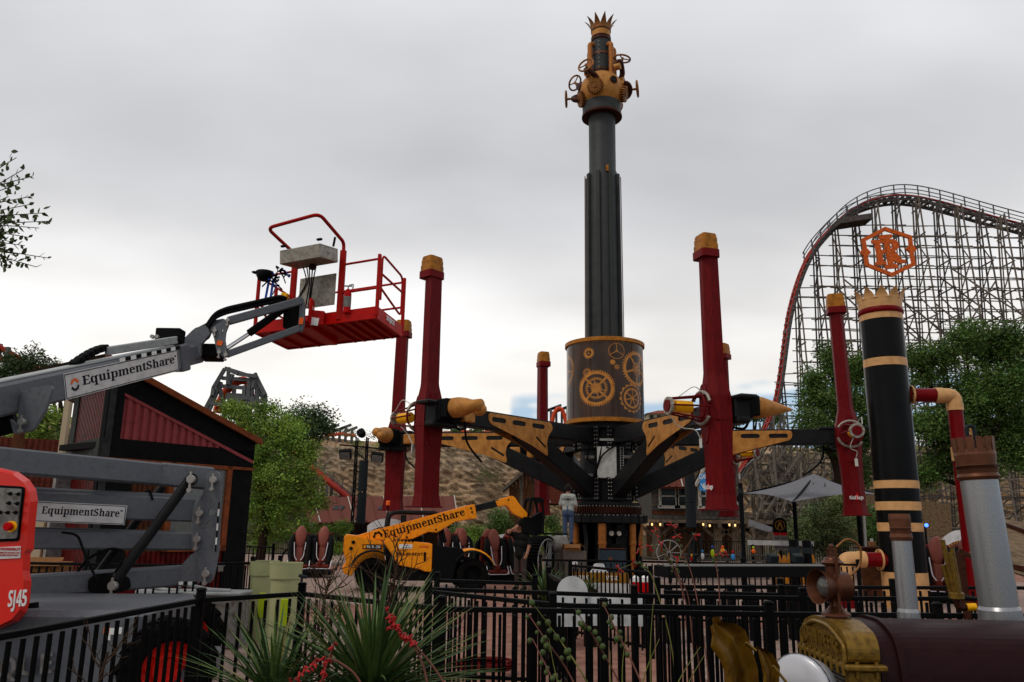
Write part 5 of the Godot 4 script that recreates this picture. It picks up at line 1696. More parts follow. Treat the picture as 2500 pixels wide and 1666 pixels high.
func tractor() -> void:
	var f = v3(-1, 0, -0.03).normalized()       # forwards
	var s = v3(-0.03, 0, 1).normalized()        # near side
	var N = P(2064, 1545, 3.1)
	var o = v3(N.x, 0, N.z) - s * 0.25
	var r = thing("vintage_tractor", "maroon vintage tractor nose with brass radiator, lamp and two exhaust stacks", "tractor", o)
	var top = 1.27
	var b: MB
	var tf = Transform3D(Basis(s, Vector3.UP, s.cross(Vector3.UP)), Vector3.ZERO)      # x = near side, y up, z = -f or f
	var hood = PackedVector2Array(soften([v2(-0.25, 0.6), v2(0.25, 0.6), v2(0.25, top - 0.16), v2(0.21, top - 0.05), v2(0.1, top + 0.0), v2(-0.1, top + 0.0), v2(-0.21, top - 0.05), v2(-0.25, top - 0.16)], 0.06, 4, true))
	var along = tf.basis.z
	var sg = 1.0 if along.dot(f) > 0 else -1.0
	b = MB.new()
	b.prism(hood, 2.3, Transform3D(tf.basis, -f * 1.27 + v3(0, 0.03, 0)))
	part(b, "hood", M.tractor_maroon, r)
	b = MB.new()
	b.bar(-f * 0.22 + s * 0.262 + v3(0, top - 0.2, 0), -f * 2.5 + s * 0.262 + v3(0, top - 0.2, 0), 0.02, 0.012)
	part(b, "hood_seam", M.tractor_maroon, r)
	b = MB.new()
	b.prism(PackedVector2Array(soften([v2(-0.262, 0.6), v2(0.262, 0.6), v2(0.262, top - 0.15), v2(0.22, top - 0.035), v2(0.1, top + 0.012), v2(-0.1, top + 0.012), v2(-0.22, top - 0.035), v2(-0.262, top - 0.15)], 0.05, 4, true)), 0.025, Transform3D(tf.basis, -f * 0.2 + v3(0, 0.03, 0)))
	part(b, "hood_band", M.tractor_maroon, r)
	# radiator: cast top tank, side columns, finned core
	b = MB.new()
	var tank = PackedVector2Array(soften([v2(-0.255, top - 0.1), v2(0.255, top - 0.1), v2(0.255, top - 0.035), v2(0.22, top + 0.005), v2(0.1, top + 0.035), v2(-0.1, top + 0.035), v2(-0.22, top + 0.005), v2(-0.255, top - 0.035)], 0.03, 4, true))
	b.prism(tank, 0.115, Transform3D(tf.basis, -f * 0.06))
	part(b, "radiator_tank", M.brass_paint, r)
	b = MB.new()
	b.box(-f * 0.06 + v3(0, top - 0.112, 0), v3(0.56, 0.022, 0.15), tf.basis, 0.006)
	part(b, "tank_flange", M.brass_paint, r)
	for k in 9:
		b = MB.new()
		var q = f * 0.012 + s * (-0.24 + k * 0.06) + v3(0, top - 0.112, 0)
		b.tube([q + v3(0, 0.02, 0), q - v3(0, 0.03, 0)], 0.008, 6)
		part(b, "tank_bolt", M.brass_paint, r)
	for k in [-0.03, -0.1]:
		b = MB.new()
		var q = f * k + s * 0.262 + v3(0, top - 0.112, 0)
		b.tube([q + v3(0, 0.02, 0), q - v3(0, 0.035, 0)], 0.008, 6)
		part(b, "tank_bolt", M.brass_paint, r)
	for k in [-0.225, 0.225]:
		b = MB.new()
		b.box(-f * 0.06 + s * k + v3(0, top - 0.45, 0), v3(0.06, 0.66, 0.115), tf.basis, 0.01)
		part(b, "radiator_column", M.brass_paint, r)
	b = MB.new()
	b.box(-f * 0.12 + v3(0, top - 0.45, 0), v3(0.4, 0.66, 0.1), tf.basis)
	part(b, "radiator_core", M.grey_dark, r)
	for k in 38:
		b = MB.new()
		b.box(-f * 0.055 + v3(0, top - 0.135 - k * 0.015, 0), v3(0.4, 0.004, 0.03), tf.basis)
		part(b, "radiator_fin", M.bolt_steel, r)
	letter("JOHN DEERE", f * 0.004 - s * 0.215 + v3(0, top - 0.08, 0), s, Vector3.UP, 0.058, 0.41, M.brass_paint, r, "cast_lettering", false, 0.014)
	b = MB.new()
	b.tube(soften([f * 0.004 - s * 0.24 + v3(0, top - 0.095, 0), f * 0.004 - s * 0.24 + v3(0, top - 0.04, 0), f * 0.004 - s * 0.1 + v3(0, top + 0.015, 0), f * 0.004 + s * 0.1 + v3(0, top + 0.015, 0), f * 0.004 + s * 0.24 + v3(0, top - 0.04, 0), f * 0.004 + s * 0.24 + v3(0, top - 0.095, 0)], 0.08, 4), 0.009, 6)
	part(b, "tank_moulding", M.brass_paint, r)
	# headlamp bowl
	var hl = H(1990, 1640, 0.98)
	b = MB.new()
	var hx = (f * 0.75 + s * 0.65).normalized()
	var hb = Basis(hx.cross(Vector3.UP).normalized(), hx, hx.cross(Vector3.UP).normalized().cross(hx))
	var ho = f * 0.16 + s * 0.2 + v3(0, top - 0.2, 0)
	b.lathe([v2(0.0, -0.14), v2(0.06, -0.13), v2(0.1, -0.09), v2(0.122, -0.02), v2(0.128, 0.0)], 30, Transform3D(hb, ho), true)
	part(b, "headlamp_bowl", M.headlamp_white, r)
	b = MB.new()
	b.ball(ho, v3(0.125, 0.03, 0.125), 24, 8, hb)
	part(b, "headlamp_glass", M.headlamp_white, r)
	# exhaust stacks
	for q in [[2219, 1507, 2195, 1255, 1316, 0.041, -0.14], [2442, 1500, 2378, 1098, 1170, 0.08, -0.04]]:
		var dd: float = o.z * -1.0 - (f * -0.5).z
		var base = H(q[0], q[1], top + 0.02)
		var bt = v3(base.x, 0, base.z) - o
		var dist = -base.z
		var tp = P(q[2], q[3], dist)
		var md = P(lerpf(q[0], q[2], (q[1] - q[4]) / (q[1] - q[3])), q[4], dist)
		var ax = (tp - base).normalized()
		var h1 = (md - base).length()
		var h2 = (tp - base).length()
		var e = ax.cross(v3(0, 0, 1)).normalized()
		var xf = Transform3D(Basis(e, ax, e.cross(ax)), base - o)
		var R: float = q[5]
		b = MB.new()
		b.lathe([v2(R * 1.12, -0.03), v2(R * 1.1, 0.02), v2(R, 0.035), v2(R * 0.98, h1), v2(R * 0.9, h1)], 28, xf)
		var st = part(b, "exhaust_stack", M.galvanised, r)
		b = MB.new()
		b.lathe([v2(R * 1.02, h1 - 0.01), v2(R * 1.12, h1 + 0.005), v2(R * 1.05, h1 + 0.02), v2(R * 1.1, h1 + (h2 - h1) * 0.3), v2(R * 1.02, h1 + (h2 - h1) * 0.36), v2(R * 1.04, h2 * 0.5 + h1 * 0.5), v2(R * 1.1, h1 + (h2 - h1) * 0.8), v2(R * 1.06, h2), v2(R * 0.98, h2), v2(R * 0.95, h1)], 28, xf)
		part(b, "stack_cap", M.copper, st)
		b = MB.new()
		b.lathe([v2(R * 1.0, h1 + (h2 - h1) * 0.4), v2(R * 1.36, h1 + (h2 - h1) * 0.41), v2(R * 1.0, h1 + (h2 - h1) * 0.44)], 20, xf)
		part(b, "cap_collar", M.copper, st)
		if R > 0.06:
			for k in 14:
				b = MB.new()
				var a = TAU * k / 14
				b.bar(xf * v3(cos(a) * R * 1.05, h2 - 0.01, sin(a) * R * 1.05), xf * v3(cos(a) * R * 1.08, h2 + 0.055, sin(a) * R * 1.08), 0.006, 0.026, xf.basis * v3(-sin(a), 0, cos(a)))
				part(b, "cap_tab", M.copper, st)
			b = MB.new()
			b.tube(soften([xf * v3(-0.02, h2 - 0.02, 0), xf * v3(-0.02, h2 + 0.11, 0), xf * v3(0.015, h2 + 0.11, 0), xf * v3(0.02, h2 - 0.02, 0)], 0.03, 4), 0.009, 6)
			part(b, "wire_handle", M.grey_dark, st)
	# brass whistle cluster with its elbow
	var wb = H(2338, 1478, top + 0.03)
	var w0 = wb - o
	b = MB.new()
	b.lathe([v2(0, 0.03), v2(0.034, 0.03), v2(0.034, 0.055), v2(0.028, 0.06), v2(0, 0.06)], 14, Transform3D(Basis(), w0))
	part(b, "whistle_base", M.brass_paint, r)
	for k in [[-0.012, 0.012, 0.3], [0.012, 0.01, 0.25], [-0.018, -0.012, 0.16], [0.016, -0.012, 0.2], [0.0, 0.02, 0.23]]:
		b = MB.new()
		b.tube([w0 + v3(k[0], 0.05, k[1]), w0 + v3(k[0] * 1.6 - 0.028 * k[2] / 0.3, 0.05 + k[2] * 0.85, k[1])], 0.0115, 10)
		part(b, "whistle_tube", M.brass_paint, r)
	b = MB.new()
	b.tube(soften([w0 + v3(0, 0.04, 0), w0 + v3(0.0, -0.012, 0), w0 + v3(0.12, -0.006, 0.0)], 0.03, 5), 0.017, 10)
	part(b, "whistle_elbow", M.dark_bronze, r)
	b = MB.new()
	b.tube([w0 + v3(0.04, -0.009, 0.0), w0 + v3(0.085, -0.007, 0.0)], 0.0185, 10)
	part(b, "tape_wrap", M.yellow_plastic, r)
	b = MB.new()
	b.ball(w0 + v3(0.07, 0.03, -0.04), v3(0.05, 0.012, 0.04), 14, 6)
	part(b, "filler_cap", M.black_matt, r)
	# ---- lantern on the radiator cap (moves with the tractor)
	var lo = -f * 0.06 + v3(0, top + 0.03, 0)
	b = MB.new()
	b.lathe([v2(0, 0), v2(0.05, 0), v2(0.05, 0.014), v2(0.072, 0.016), v2(0.07, 0.026), v2(0.045, 0.042), v2(0.03, 0.06), v2(0.028, 0.08), v2(0.03, 0.1)], 26, Transform3D(Basis(), lo), false)
	var lamp = part(b, "lantern_foot", M.lamp_copper, r)
	lamp.transform = Transform3D(Basis().scaled(Vector3.ONE * 0.8), lo * 0.2)
	var lc = lo + v3(0, 0.155, 0)
	var la = (f * 0.95 + s * 0.3).normalized()
	var lb = Basis(la.cross(Vector3.UP).normalized(), la, la.cross(Vector3.UP).normalized().cross(la))
	b = MB.new()
	b.lathe([v2(0.0, -0.075), v2(0.055, -0.075), v2(0.072, -0.065), v2(0.074, 0.01), v2(0.06, 0.02), v2(0.062, 0.035), v2(0.085, 0.095), v2(0.087, 0.1), v2(0.083, 0.098), v2(0.058, 0.04)], 30, Transform3D(lb, lc))
	part(b, "lantern_body", M.lamp_copper, lamp)
	b = MB.new()
	b.ball(lc + la * 0.045, v3(0.055, 0.04, 0.055), 18, 10, lb)
	part(b, "lantern_lens", M.lamp_glass, lamp)
	b = MB.new()
	b.lathe([v2(0.034, 0.05), v2(0.036, 0.1), v2(0.05, 0.105), v2(0.056, 0.115), v2(0.04, 0.13), v2(0.035, 0.14), v2(0.008, 0.145), v2(0.008, 0.185), v2(0.013, 0.19), v2(0.013, 0.2), v2(0.006, 0.206), v2(0.0, 0.21)], 22, Transform3D(Basis(), lc))
	part(b, "lantern_chimney", M.lamp_copper, lamp)
	for k in [-1.0, 1.0]:
		b = MB.new()
		var g = s * k * 0.055
		b.bar(lc + g + v3(0, 0.18, 0), lc + g + v3(0, -0.13, 0), 0.014, 0.006, s)
		part(b, "lantern_strap", M.lamp_copper, lamp)
	b = MB.new()
	b.bar(lc - s * 0.058 + v3(0, 0.182, 0), lc + s * 0.058 + v3(0, 0.182, 0), 0.014, 0.008)
	part(b, "lantern_bridge", M.lamp_copper, lamp)
	b = MB.new()
	b.tube(soften([lc - la * 0.03 + v3(0, 0.19, 0), lc - la * 0.1 + v3(0, 0.24, 0), lc - la * 0.18 + v3(0, 0.2, 0), lc - la * 0.17 + v3(0, 0.1, 0), lc - la * 0.1 + v3(0, 0.05, 0)], 0.05, 5), 0.006, 6)
	part(b, "lantern_handle", M.bronze, lamp)
func fan() -> void:
	var d = 2.95
	var ct = P(1850, 1700, d)
	var r = thing("fan_sculpture", "broad curled brass fan blades in front of the black fence", "fan", v3(ct.x, 0, ct.z))
	var z7 = func(x: float, y: float, dd: float) -> Vector3: return P(1300 + x * 0.329, 1150 + y * 0.329, dd) - v3(ct.x, 0, ct.z)
	var sheet = func(la: Array, ra: Array, depth: float, curl: float):
		var rows = []
		var N = 26
		for i in N + 1:
			var g = float(i) / N * (la.size() - 1)
			var a = mini(int(g), la.size() - 2)
			var w = smoothstep(0.0, 1.0, g - a) * 0.5 + (g - a) * 0.5
			var row = []
			for j in 17:
				var t = j / 16.0
				var lx = lerpf(la[a][0], la[a + 1][0], w)
				var ly = lerpf(la[a][1], la[a + 1][1], w)
				var p: Vector3 = z7.call(lerpf(lx, lerpf(ra[a][0], ra[a + 1][0], w), t), lerpf(ly, lerpf(ra[a][1], ra[a + 1][1], w), t), depth)
				row.append(p + v3(0, 0, curl * sin(t * PI * 2.2 + 0.3) - 0.06 * t))
			rows.append(row)
		var b = MB.new()
		var nn = []
		for i in rows.size():
			var nr = []
			for j in 17: nr.append((rows[i][mini(j + 1, 16)] - rows[i][maxi(j - 1, 0)]).cross(rows[maxi(i - 1, 0)][j] - rows[mini(i + 1, N)][j]).normalized())
			nn.append(nr)
		rows.reverse(); nn.reverse()
		b.grid(rows, nn)
		part(b, "fan_blade", M.fan_gold, r)
	sheet.call([[1315, 1150], [1330, 1220], [1318, 1305], [1380, 1390], [1420, 1480], [1430, 1600], [1440, 1800]], [[1395, 1088], [1430, 1135], [1530, 1142], [1605, 1195], [1640, 1290], [1700, 1480], [1720, 1800]], d, 0.025)
	sheet.call([[1665, 1322], [1690, 1420], [1710, 1520], [1700, 1800]], [[1720, 1322], [1810, 1370], [1870, 1470], [1850, 1800]], d - 0.06, 0.02)
	var b = MB.new()
	b.tube([z7.call(1585, 1280, d - 0.04), z7.call(1670, 1345, d - 0.03), z7.call(1720, 1560, d - 0.04)], 0.006, 6)
	part(b, "blade_rod", M.black_matt, r)
	for q in [[[1585, 1275], [1660, 1335]], [[1785, 1445], [1900, 1590]]]:
		b = MB.new()
		b.tube([z7.call(q[0][0], q[0][1], d - 0.1), z7.call(q[1][0], q[1][1], d - 0.1)], 0.005, 6)
		part(b, "blade_edge", M.brass_paint, r)
	b = MB.new()
	b.tube([v3(-0.1, 0.0, -0.02), v3(-0.1, 1.0, -0.02)], 0.02, 8)
	part(b, "fan_post", M.black_matt, r)
	var cv = thing("canvas_awning", "tan canvas awning with brown timber edging behind the big exhaust stack", "awning", P(2470, 1350, 6.2))
	var q = func(x: float, y: float, dd: float) -> Vector3: return P(x, y, dd) - cv.position
	b = MB.new()
	b.quad(q.call(2360, 1362, 6.0), q.call(2560, 1430, 5.6), q.call(2560, 1290, 7.2), q.call(2430, 1268, 7.4))
	b.quad(q.call(2360, 1358, 6.01), q.call(2430, 1264, 7.41), q.call(2560, 1286, 7.21), q.call(2560, 1426, 5.61))
	part(b, "canvas", M.canvas_tan, cv)
	bars([[q.call(2340, 1345, 6.0), q.call(2400, 1372, 5.95)], [q.call(2398, 1370, 5.95), q.call(2570, 1402, 5.7)], [q.call(2430, 1272, 7.2), q.call(2560, 1318, 6.6)]], 0.03, 0.035, "timber_edge", M.dark_bronze, cv)
	bars([[q.call(2345, 1348, 6.0), q.call(2345, 1348, 6.0) * v3(1, 0, 1) - v3(0, cv.position.y, 0)]], 0.04, 0.04, "post", M.dark_bronze, cv)
# ---------------------------------------------------------------- fences
var fence_post: ArrayMesh
var fence_cap: ArrayMesh
var picket_mesh: ArrayMesh
func fence(label: String, pts: Array, posts: Array, group := "black picket fences", top := 1.07, gap := 0.1, thick := 0.019) -> void:
	# pts = photograph pixels along the top rail; posts = which points carry a post
	if fence_post == null:
		var b = MB.new()
		b.box(v3(0, 0.56, 0), v3(0.058, 1.12, 0.058), Basis(), 0.004)
		fence_post = b.mesh()
		b = MB.new()
		b.box(v3(0, 1.13, 0), v3(0.068, 0.03, 0.068), Basis(), 0.012)
		fence_cap = b.mesh()
		b = MB.new()
		b.box(v3(0, 0.5, 0), v3(0.022, 1.0, 0.022), Basis(), 0.002)
		picket_mesh = b.mesh()
	var w = []
	for q in pts: w.append(H(q[0], q[1], top))
	var o = v3(w[0].x, 0, w[0].z)
	var r = thing("picket_fence", label, "fence", o, 0.0, group)
	for i in w.size(): w[i] = v3(w[i].x, 0, w[i].z) - o
	for i in w.size():
		if i in posts:
			piece(fence_post, "post", M.fence_black, r, Transform3D(Basis.from_scale(v3(1, top / 1.07, 1)), w[i]))
			piece(fence_cap, "post_cap", M.fence_black, r, Transform3D(Basis(), w[i] + v3(0, top - 1.07, 0)))
	for i in w.size() - 1:
		var a: Vector3 = w[i]
		var e: Vector3 = w[i + 1]
		for y in [top, top - 0.2, 0.14]:
			if y == top - 0.2: continue
			var b = MB.new()
			b.bar(a + v3(0, y - 0.018, 0), e + v3(0, y - 0.018, 0), 0.036, 0.036, Vector3.UP, 0.004)
			part(b, "rail", M.fence_black, r)
		var n = int(a.distance_to(e) / gap)
		for k in range(1, n):
			var p = a.lerp(e, float(k) / n)
			piece(picket_mesh, "picket", M.fence_black, r, Transform3D(Basis.from_scale(v3(1, (top - 0.12) / 1.0, 1)), p + v3(0, 0.07, 0)))
func fences() -> void:
	fence("black picket fence in front of the boom lift and spiky yucca", [[-90, 1562], [490, 1460], [737, 1445]], [1, 2])
	fence("black picket fence running behind the yucca, seed stalks and brass fan", [[737, 1445], [1077, 1481], [1474, 1487], [1877, 1494], [2290, 1497], [2600, 1500]], [0, 1, 2, 3, 4])
	fence("black queue fence behind the yucca with a leaning rail", [[920, 1428], [1045, 1434], [1548, 1450], [1960, 1456], [2420, 1458]], [0, 1, 2, 3, 4])
	fence("black queue fence whose rail slopes down past the white boards", [[1047, 1440], [1350, 1471], [1410, 1474], [1878, 1480]], [0, 1])
	fence("black queue fence just below the telehandler tyre", [[1067, 1414], [1306, 1421]], [0, 1])
	fence("short black gate panel beside the small spiky plant", [[1340, 1400], [1392, 1426]], [0, 1])
	fence("black queue fence between the lantern and the smokestack foot", [[1605, 1428], [1905, 1430], [2180, 1431], [2500, 1432]], [0, 1, 2])
	fence("black queue fence with a slack rail behind the seed stalks", [[1620, 1441], [1908, 1448]], [1])
	fence("long black fence in front of the ride base and blue tank", [[1320, 1365], [1563, 1369], [1813, 1374], [2095, 1377]], [0, 1, 2, 3])
	fence("black fence panel sloping in front of the yellow notice", [[1392, 1378], [1588, 1396]], [0, 1])
	fence("black fence between the cabin corner and the lime bins", [[60, 1372], [400, 1378], [617, 1372], [684, 1369]], [2, 3])
	fence("black fence behind the green bins at the cabin corner", [[590, 1333], [668, 1335]], [0, 1])
	fence("distant black fence behind the twin brown seats", [[590, 1301], [720, 1302], [830, 1303], [960, 1304]], [0, 1, 2], "distant black fences")
	fence("distant black fence between the telehandler and the seats", [[1130, 1310], [1200, 1311], [1400, 1315]], [0, 2], "distant black fences")
	fence("distant black fence below the grey umbrella and notice board", [[1690, 1320], [1860, 1322], [2040, 1325], [2260, 1329], [2480, 1333]], [0, 1, 2, 3], "distant black fences")
# ---------------------------------------------------------------- terrain, coasters, buildings
func cliff() -> void:
	var nz = FastNoiseLite.new()
	nz.seed = 8; nz.frequency = 0.05; nz.fractal_octaves = 5
	var n2 = FastNoiseLite.new()
	n2.seed = 18; n2.frequency = 0.25; n2.fractal_octaves = 4
	var b = MB.new()
	var nx = 420
	var ny = 60
	var base = 150.0
	var x0 = -150.0
	var x1 = 190.0
	var topy = func(x: float) -> float:
		return 17.2 + 1.2 * nz.get_noise_2d(x * 0.8, 3.0) + 3.5 * smoothstep(-20.0, -70.0, x) + 1.5 * smoothstep(70.0, 110.0, x)
	var rows = []
	for j in ny + 1:
		var row = []
		for i in nx + 1:
			var x = lerpf(x0, x1, float(i) / nx)
			var h: float = topy.call(x)
			var t = float(j) / ny
			var y = h * t
			# ledges: the rock steps back at the joints between beds
			var bed: float = floor(y / 2.3 + 0.7 * nz.get_noise_2d(x * 0.5, 40.0))
			var z = -base + 4.5 * nz.get_noise_2d(x, y * 0.1) + 0.9 * n2.get_noise_2d(x * 4.0, y * 5.0) + 1.7 * n2.get_noise_2d(x * 1.3, bed * 13.0) - bed * 0.55
			if t > 0.9: z -= (t - 0.9) * 40.0
			row.append(v3(x, y, z))
		rows.append(row)
	for k in 8:      # the plateau behind the edge
		var row = []
		for i in nx + 1:
			var q: Vector3 = rows[ny][i]
			row.append(v3(q.x, q.y + 0.7 * (k + 1) + 0.5 * nz.get_noise_2d(q.x * 2.0, k * 20.0), q.z - (k + 1) * 9.0))
		rows.append(row)
	var nn = []
	for j in rows.size():
		var nr = []
		for i in nx + 1:
			var dx: Vector3 = rows[j][mini(i + 1, nx)] - rows[j][maxi(i - 1, 0)]
			var dy: Vector3 = rows[mini(j + 1, rows.size() - 1)][i] - rows[maxi(j - 1, 0)][i]
			nr.append(dx.cross(dy).normalized())
		nn.append(nr)
	b.grid(rows, nn)
	var strata = ntex("strata", 71, 0.03, [[0.0, Color(0.38, 0.31, 0.25)], [0.3, Color(0.56, 0.46, 0.37)], [0.5, Color(0.65, 0.56, 0.46)], [0.62, Color(0.69, 0.61, 0.52)], [0.8, Color(0.74, 0.68, 0.61)], [1.0, Color(0.82, 0.78, 0.72)]], 1024, 6)
	var m = mat("limestone", grey(1.0), 0.95, 0.0, strata, 0.05, T.fine, 12.0)
	m.uv1_scale = v3(0.04, 0.15, 0.04)
	m.uv1_world_triplanar = true
	# vertex colours: grey weathered cap, ochre middle, grass where it lies flat on top
	for i in b.v.size():
		var q = b.v[i]
		var h: float = topy.call(q.x)
		var k = clampf(q.y / h, 0.0, 2.0)
		var w = nz.get_noise_2d(q.x * 3.0, q.y * 3.0)
		var bd = int(floor(q.y / 2.3 + 0.7 * nz.get_noise_2d(q.x * 0.5, 40.0)))
		var c: Color = [Color(0.86, 0.78, 0.7), Color(0.98, 0.94, 0.88), Color(0.9, 0.8, 0.68), Color(0.95, 0.85, 0.74), Color(0.86, 0.79, 0.72), Color(0.97, 0.97, 0.95), Color(0.9, 0.9, 0.88)][posmod(bd, 7)]
		c = c.lerp(Color(0.8, 0.78, 0.74), smoothstep(0.25, 0.4, w))
		if k > 1.02 or (k > 0.93 and w > 0.05): c = Color(0.4, 0.5, 0.2)
		b.c[i] = c
	m.vertex_color_use_as_albedo = true
	struct(b, "quarry_cliff", m, true)
	var far = MB.new()
	var fr_ = []
	var fn = []
	for j in 2:
		var row = []
		var nr = []
		for i in 61:
			var x = lerpf(-420.0, 420.0, i / 60.0)
			row.append(v3(x, 0.0 if j == 0 else 21.0 + 8.0 * nz.get_noise_2d(x * 0.3, 90.0), -260.0 - j * 30.0))
			nr.append(v3(0, 0.6, 0.8))
		fr_.append(row); fn.append(nr)
	far.grid(fr_, fn)
	var hm = mat("hill_scrub", grey(1.0), 0.95, 0.0, ntex("scrub", 73, 0.06, [[0.0, Color(0.1, 0.13, 0.06)], [0.5, Color(0.19, 0.22, 0.1)], [1.0, Color(0.3, 0.3, 0.17)]]), 0.05)
	hm.uv1_world_triplanar = true
	struct(far, "hills", hm)
# timber frame: bents of posts under a track curve
func big_coaster() -> void:
	var D = 122.0
	var r = thing("wooden_coaster", "towering timber roller coaster hill with red track curving down its side", "roller coaster", P(2200, 1290, D) * v3(1, 0, 1))
	var o = r.position
	rng.seed = 31
	# crest of the track, photograph pixels
	var tr = [[1800, 1160], [1836, 1108], [1866, 1055], [1896, 978], [1908, 901], [1917, 831], [1924, 778], [1938, 718], [1959, 655], [1987, 603], [2029, 557], [2060, 527], [2100, 503], [2145, 488], [2190, 482], [2235, 486], [2290, 498], [2350, 515], [2420, 535], [2500, 556], [2580, 580], [2680, 610]]
	var path = []
	for q in tr: path.append(P(q[0], q[1], D + (q[0] - 2000) * 0.008) - o)
	path = soften(path, 2.0, 3)
	# rails and ties
	for s in [-0.75, 0.75]:
		var b = MB.new()
		var p2 = []
		for q in path: p2.append(q + v3(0, 0.15, s))
		b.tube(p2, 0.17, 6)
		part(b, "track_rail", M.track_red, r)
	var b = MB.new()
	for i in path.size() - 1:
		var n = maxi(1, int(path[i].distance_to(path[i + 1]) / 1.2))
		for k in n:
			var q: Vector3 = path[i].lerp(path[i + 1], float(k) / n)
			b.bar(q + v3(0, -0.25, -1.3), q + v3(0, -0.25, 1.3), 0.35, 0.3)
	bits(b, "track_ties", M.coaster_grey, r)
	# ledger beam under the track
	b = MB.new()
	for i in path.size() - 1:
		for s in [-1.1, 1.1]:
			b.bar(path[i] + v3(0, -0.7, s), path[i + 1] + v3(0, -0.7, s), 0.25, 0.4)
	part(b, "track_ledger", M.coaster_dark, r)
	# walkway railing over the crest
	for s in [-1.9, 1.9]:
		var rail = MB.new()
		var prev = Vector3.ZERO
		for i in path.size():
			var q: Vector3 = path[i]
			if q.y < 43.0: continue
			if prev != Vector3.ZERO:
				for y in [0.1, 0.75, 1.5]: rail.bar(prev + v3(0, y, s), q + v3(0, y, s), 0.1, 0.12 if y < 1.4 else 0.16)
			prev = q
		part(rail, "handrail", M.coaster_grey, r)
		var n = 0
		var acc = 0.0
		for i in path.size() - 1:
			if path[i].y < 43.0: continue
			acc += path[i].distance_to(path[i + 1])
			if acc > 1.7:
				acc = 0.0
				var pb = MB.new()
				pb.bar(path[i] + v3(0, -0.2, s), path[i] + v3(0, 1.55, s), 0.16, 0.16)
				part(pb, "railing_post", M.coaster_grey, r)
	# height of the track at a given x
	var hy = func(x: float) -> float:
		for i in path.size() - 1:
			if (path[i].x - x) * (path[i + 1].x - x) <= 0.0 and absf(path[i + 1].x - path[i].x) > 1e-4:
				return lerpf(path[i].y, path[i + 1].y, (x - path[i].x) / (path[i + 1].x - path[i].x))
		return path[-1].y
	var xs = []
	var x: float = P(1912, 1000, D).x - o.x
	var xe: float = P(2620, 700, D).x - o.x
	while x < xe:
		xs.append(x)
		x += 3.4
	var bents = []
	for i in xs.size():
		var t: float = hy.call(xs[i]) - 0.9
		bents.append([xs[i], t])
	# one bent = four raking posts, caps and cross braces
	for i in bents.size():
		var bx: float = bents[i][0]
		var t: float = bents[i][1]
		var m = MB.new()
		for k in 3:
			var zt: float = [-1.0, 0.0, 1.0][k]
			var rake: float = [-3.4, 0.0, 3.4][k] * (t / 40.0) + zt
			m.bar(v3(bx, 0, rake), v3(bx, t, zt), 0.2, 0.2)
		m.bar(v3(bx + 0.42, 0, -3.4 * t / 40.0 - 1.0), v3(bx + 0.42, t, -1.0), 0.15, 0.15)
		var y = 2.0
		var fl = 0
		while y < t - 1.0:
			var w = lerpf(3.4 * t / 40.0 + 1.0, 1.0, y / t)
			m.bar(v3(bx, y, -w - 0.4), v3(bx, y, w + 0.4), 0.14, 0.2)
			var y2 = minf(y + 4.6, t)
			var w2 = lerpf(3.4 * t / 40.0 + 1.0, 1.0, y2 / t)
			if fl % 2 == 0: m.bar(v3(bx, y, -w), v3(bx, y2, w2), 0.12, 0.16)
			else: m.bar(v3(bx, y, w), v3(bx, y2, -w2), 0.12, 0.16)
			y += 4.6; fl += 1
		part(m, "timber_bent", M.coaster_timber if i % 2 else M.coaster_dark, r)
	# ledgers: lines of horizontal timber tying the bents, at the near and the far side
	for side in [-1.0, 1.0]:
		var y = 1.2 + (0.8 if side > 0 else 0.0)
		var lv = 0
		while y < 50.0:
			var m = MB.new()
			var any = false
			for i in bents.size() - 1:
				var t0 = minf(bents[i][1], bents[i + 1][1])
				if y > t0: continue
				var w0 = lerpf(3.4 * bents[i][1] / 40.0 + 1.0, 1.0, y / bents[i][1]) * side
				var w1 = lerpf(3.4 * bents[i + 1][1] / 40.0 + 1.0, 1.0, y / bents[i + 1][1]) * side
				if rng.randf() < 0.06: continue
				m.bar(v3(bents[i][0] - 0.7, y + rng.randf_range(-0.12, 0.12), w0), v3(bents[i + 1][0] + 0.7, y + rng.randf_range(-0.12, 0.12), w1), 0.1, 0.15)
				any = true
			if any: part(m, "ledger_line", M.coaster_timber, r)
			y += 1.75
			lv += 1
	# long diagonal braces in the plane of the track
	for q in [[0, 8.0, 5, 22.0], [2, 30.0, 7, 16.0], [4, 14.0, 9, 34.0], [7, 36.0, 12, 20.0], [9, 12.0, 14, 30.0], [11, 34.0, 17, 18.0], [13, 10.0, 18, 30.0], [1, 3.0, 4, 14.0], [5, 38.0, 9, 26.0], [8, 42.0, 13, 29.0], [12, 40.0, 18, 27.0], [15, 36.0, 20, 26.0], [3, 40.0, 6, 30.0], [10, 22.0, 15, 38.0], [14, 20.0, 19, 36.0], [6, 22.0, 10, 40.0]]:
		if q[2] >= bents.size(): continue
		for sd in [-1.0, 1.0]:
			var m = MB.new()
			var w0 = lerpf(3.4 * bents[q[0]][1] / 40.0 + 1.0, 1.0, minf(1.0, q[1] / bents[q[0]][1])) * sd
			var w1 = lerpf(3.4 * bents[q[2]][1] / 40.0 + 1.0, 1.0, minf(1.0, q[3] / bents[q[2]][1])) * sd
			if q[1] > bents[q[0]][1] or q[3] > bents[q[2]][1]: continue
			m.bar(v3(bents[q[0]][0], q[1], w0), v3(bents[q[2]][0], q[3], w1), 0.16, 0.2)
			part(m, "diagonal_brace", M.coaster_timber, r)
	# dense old lumber at the foot of the drop
	b = MB.new()
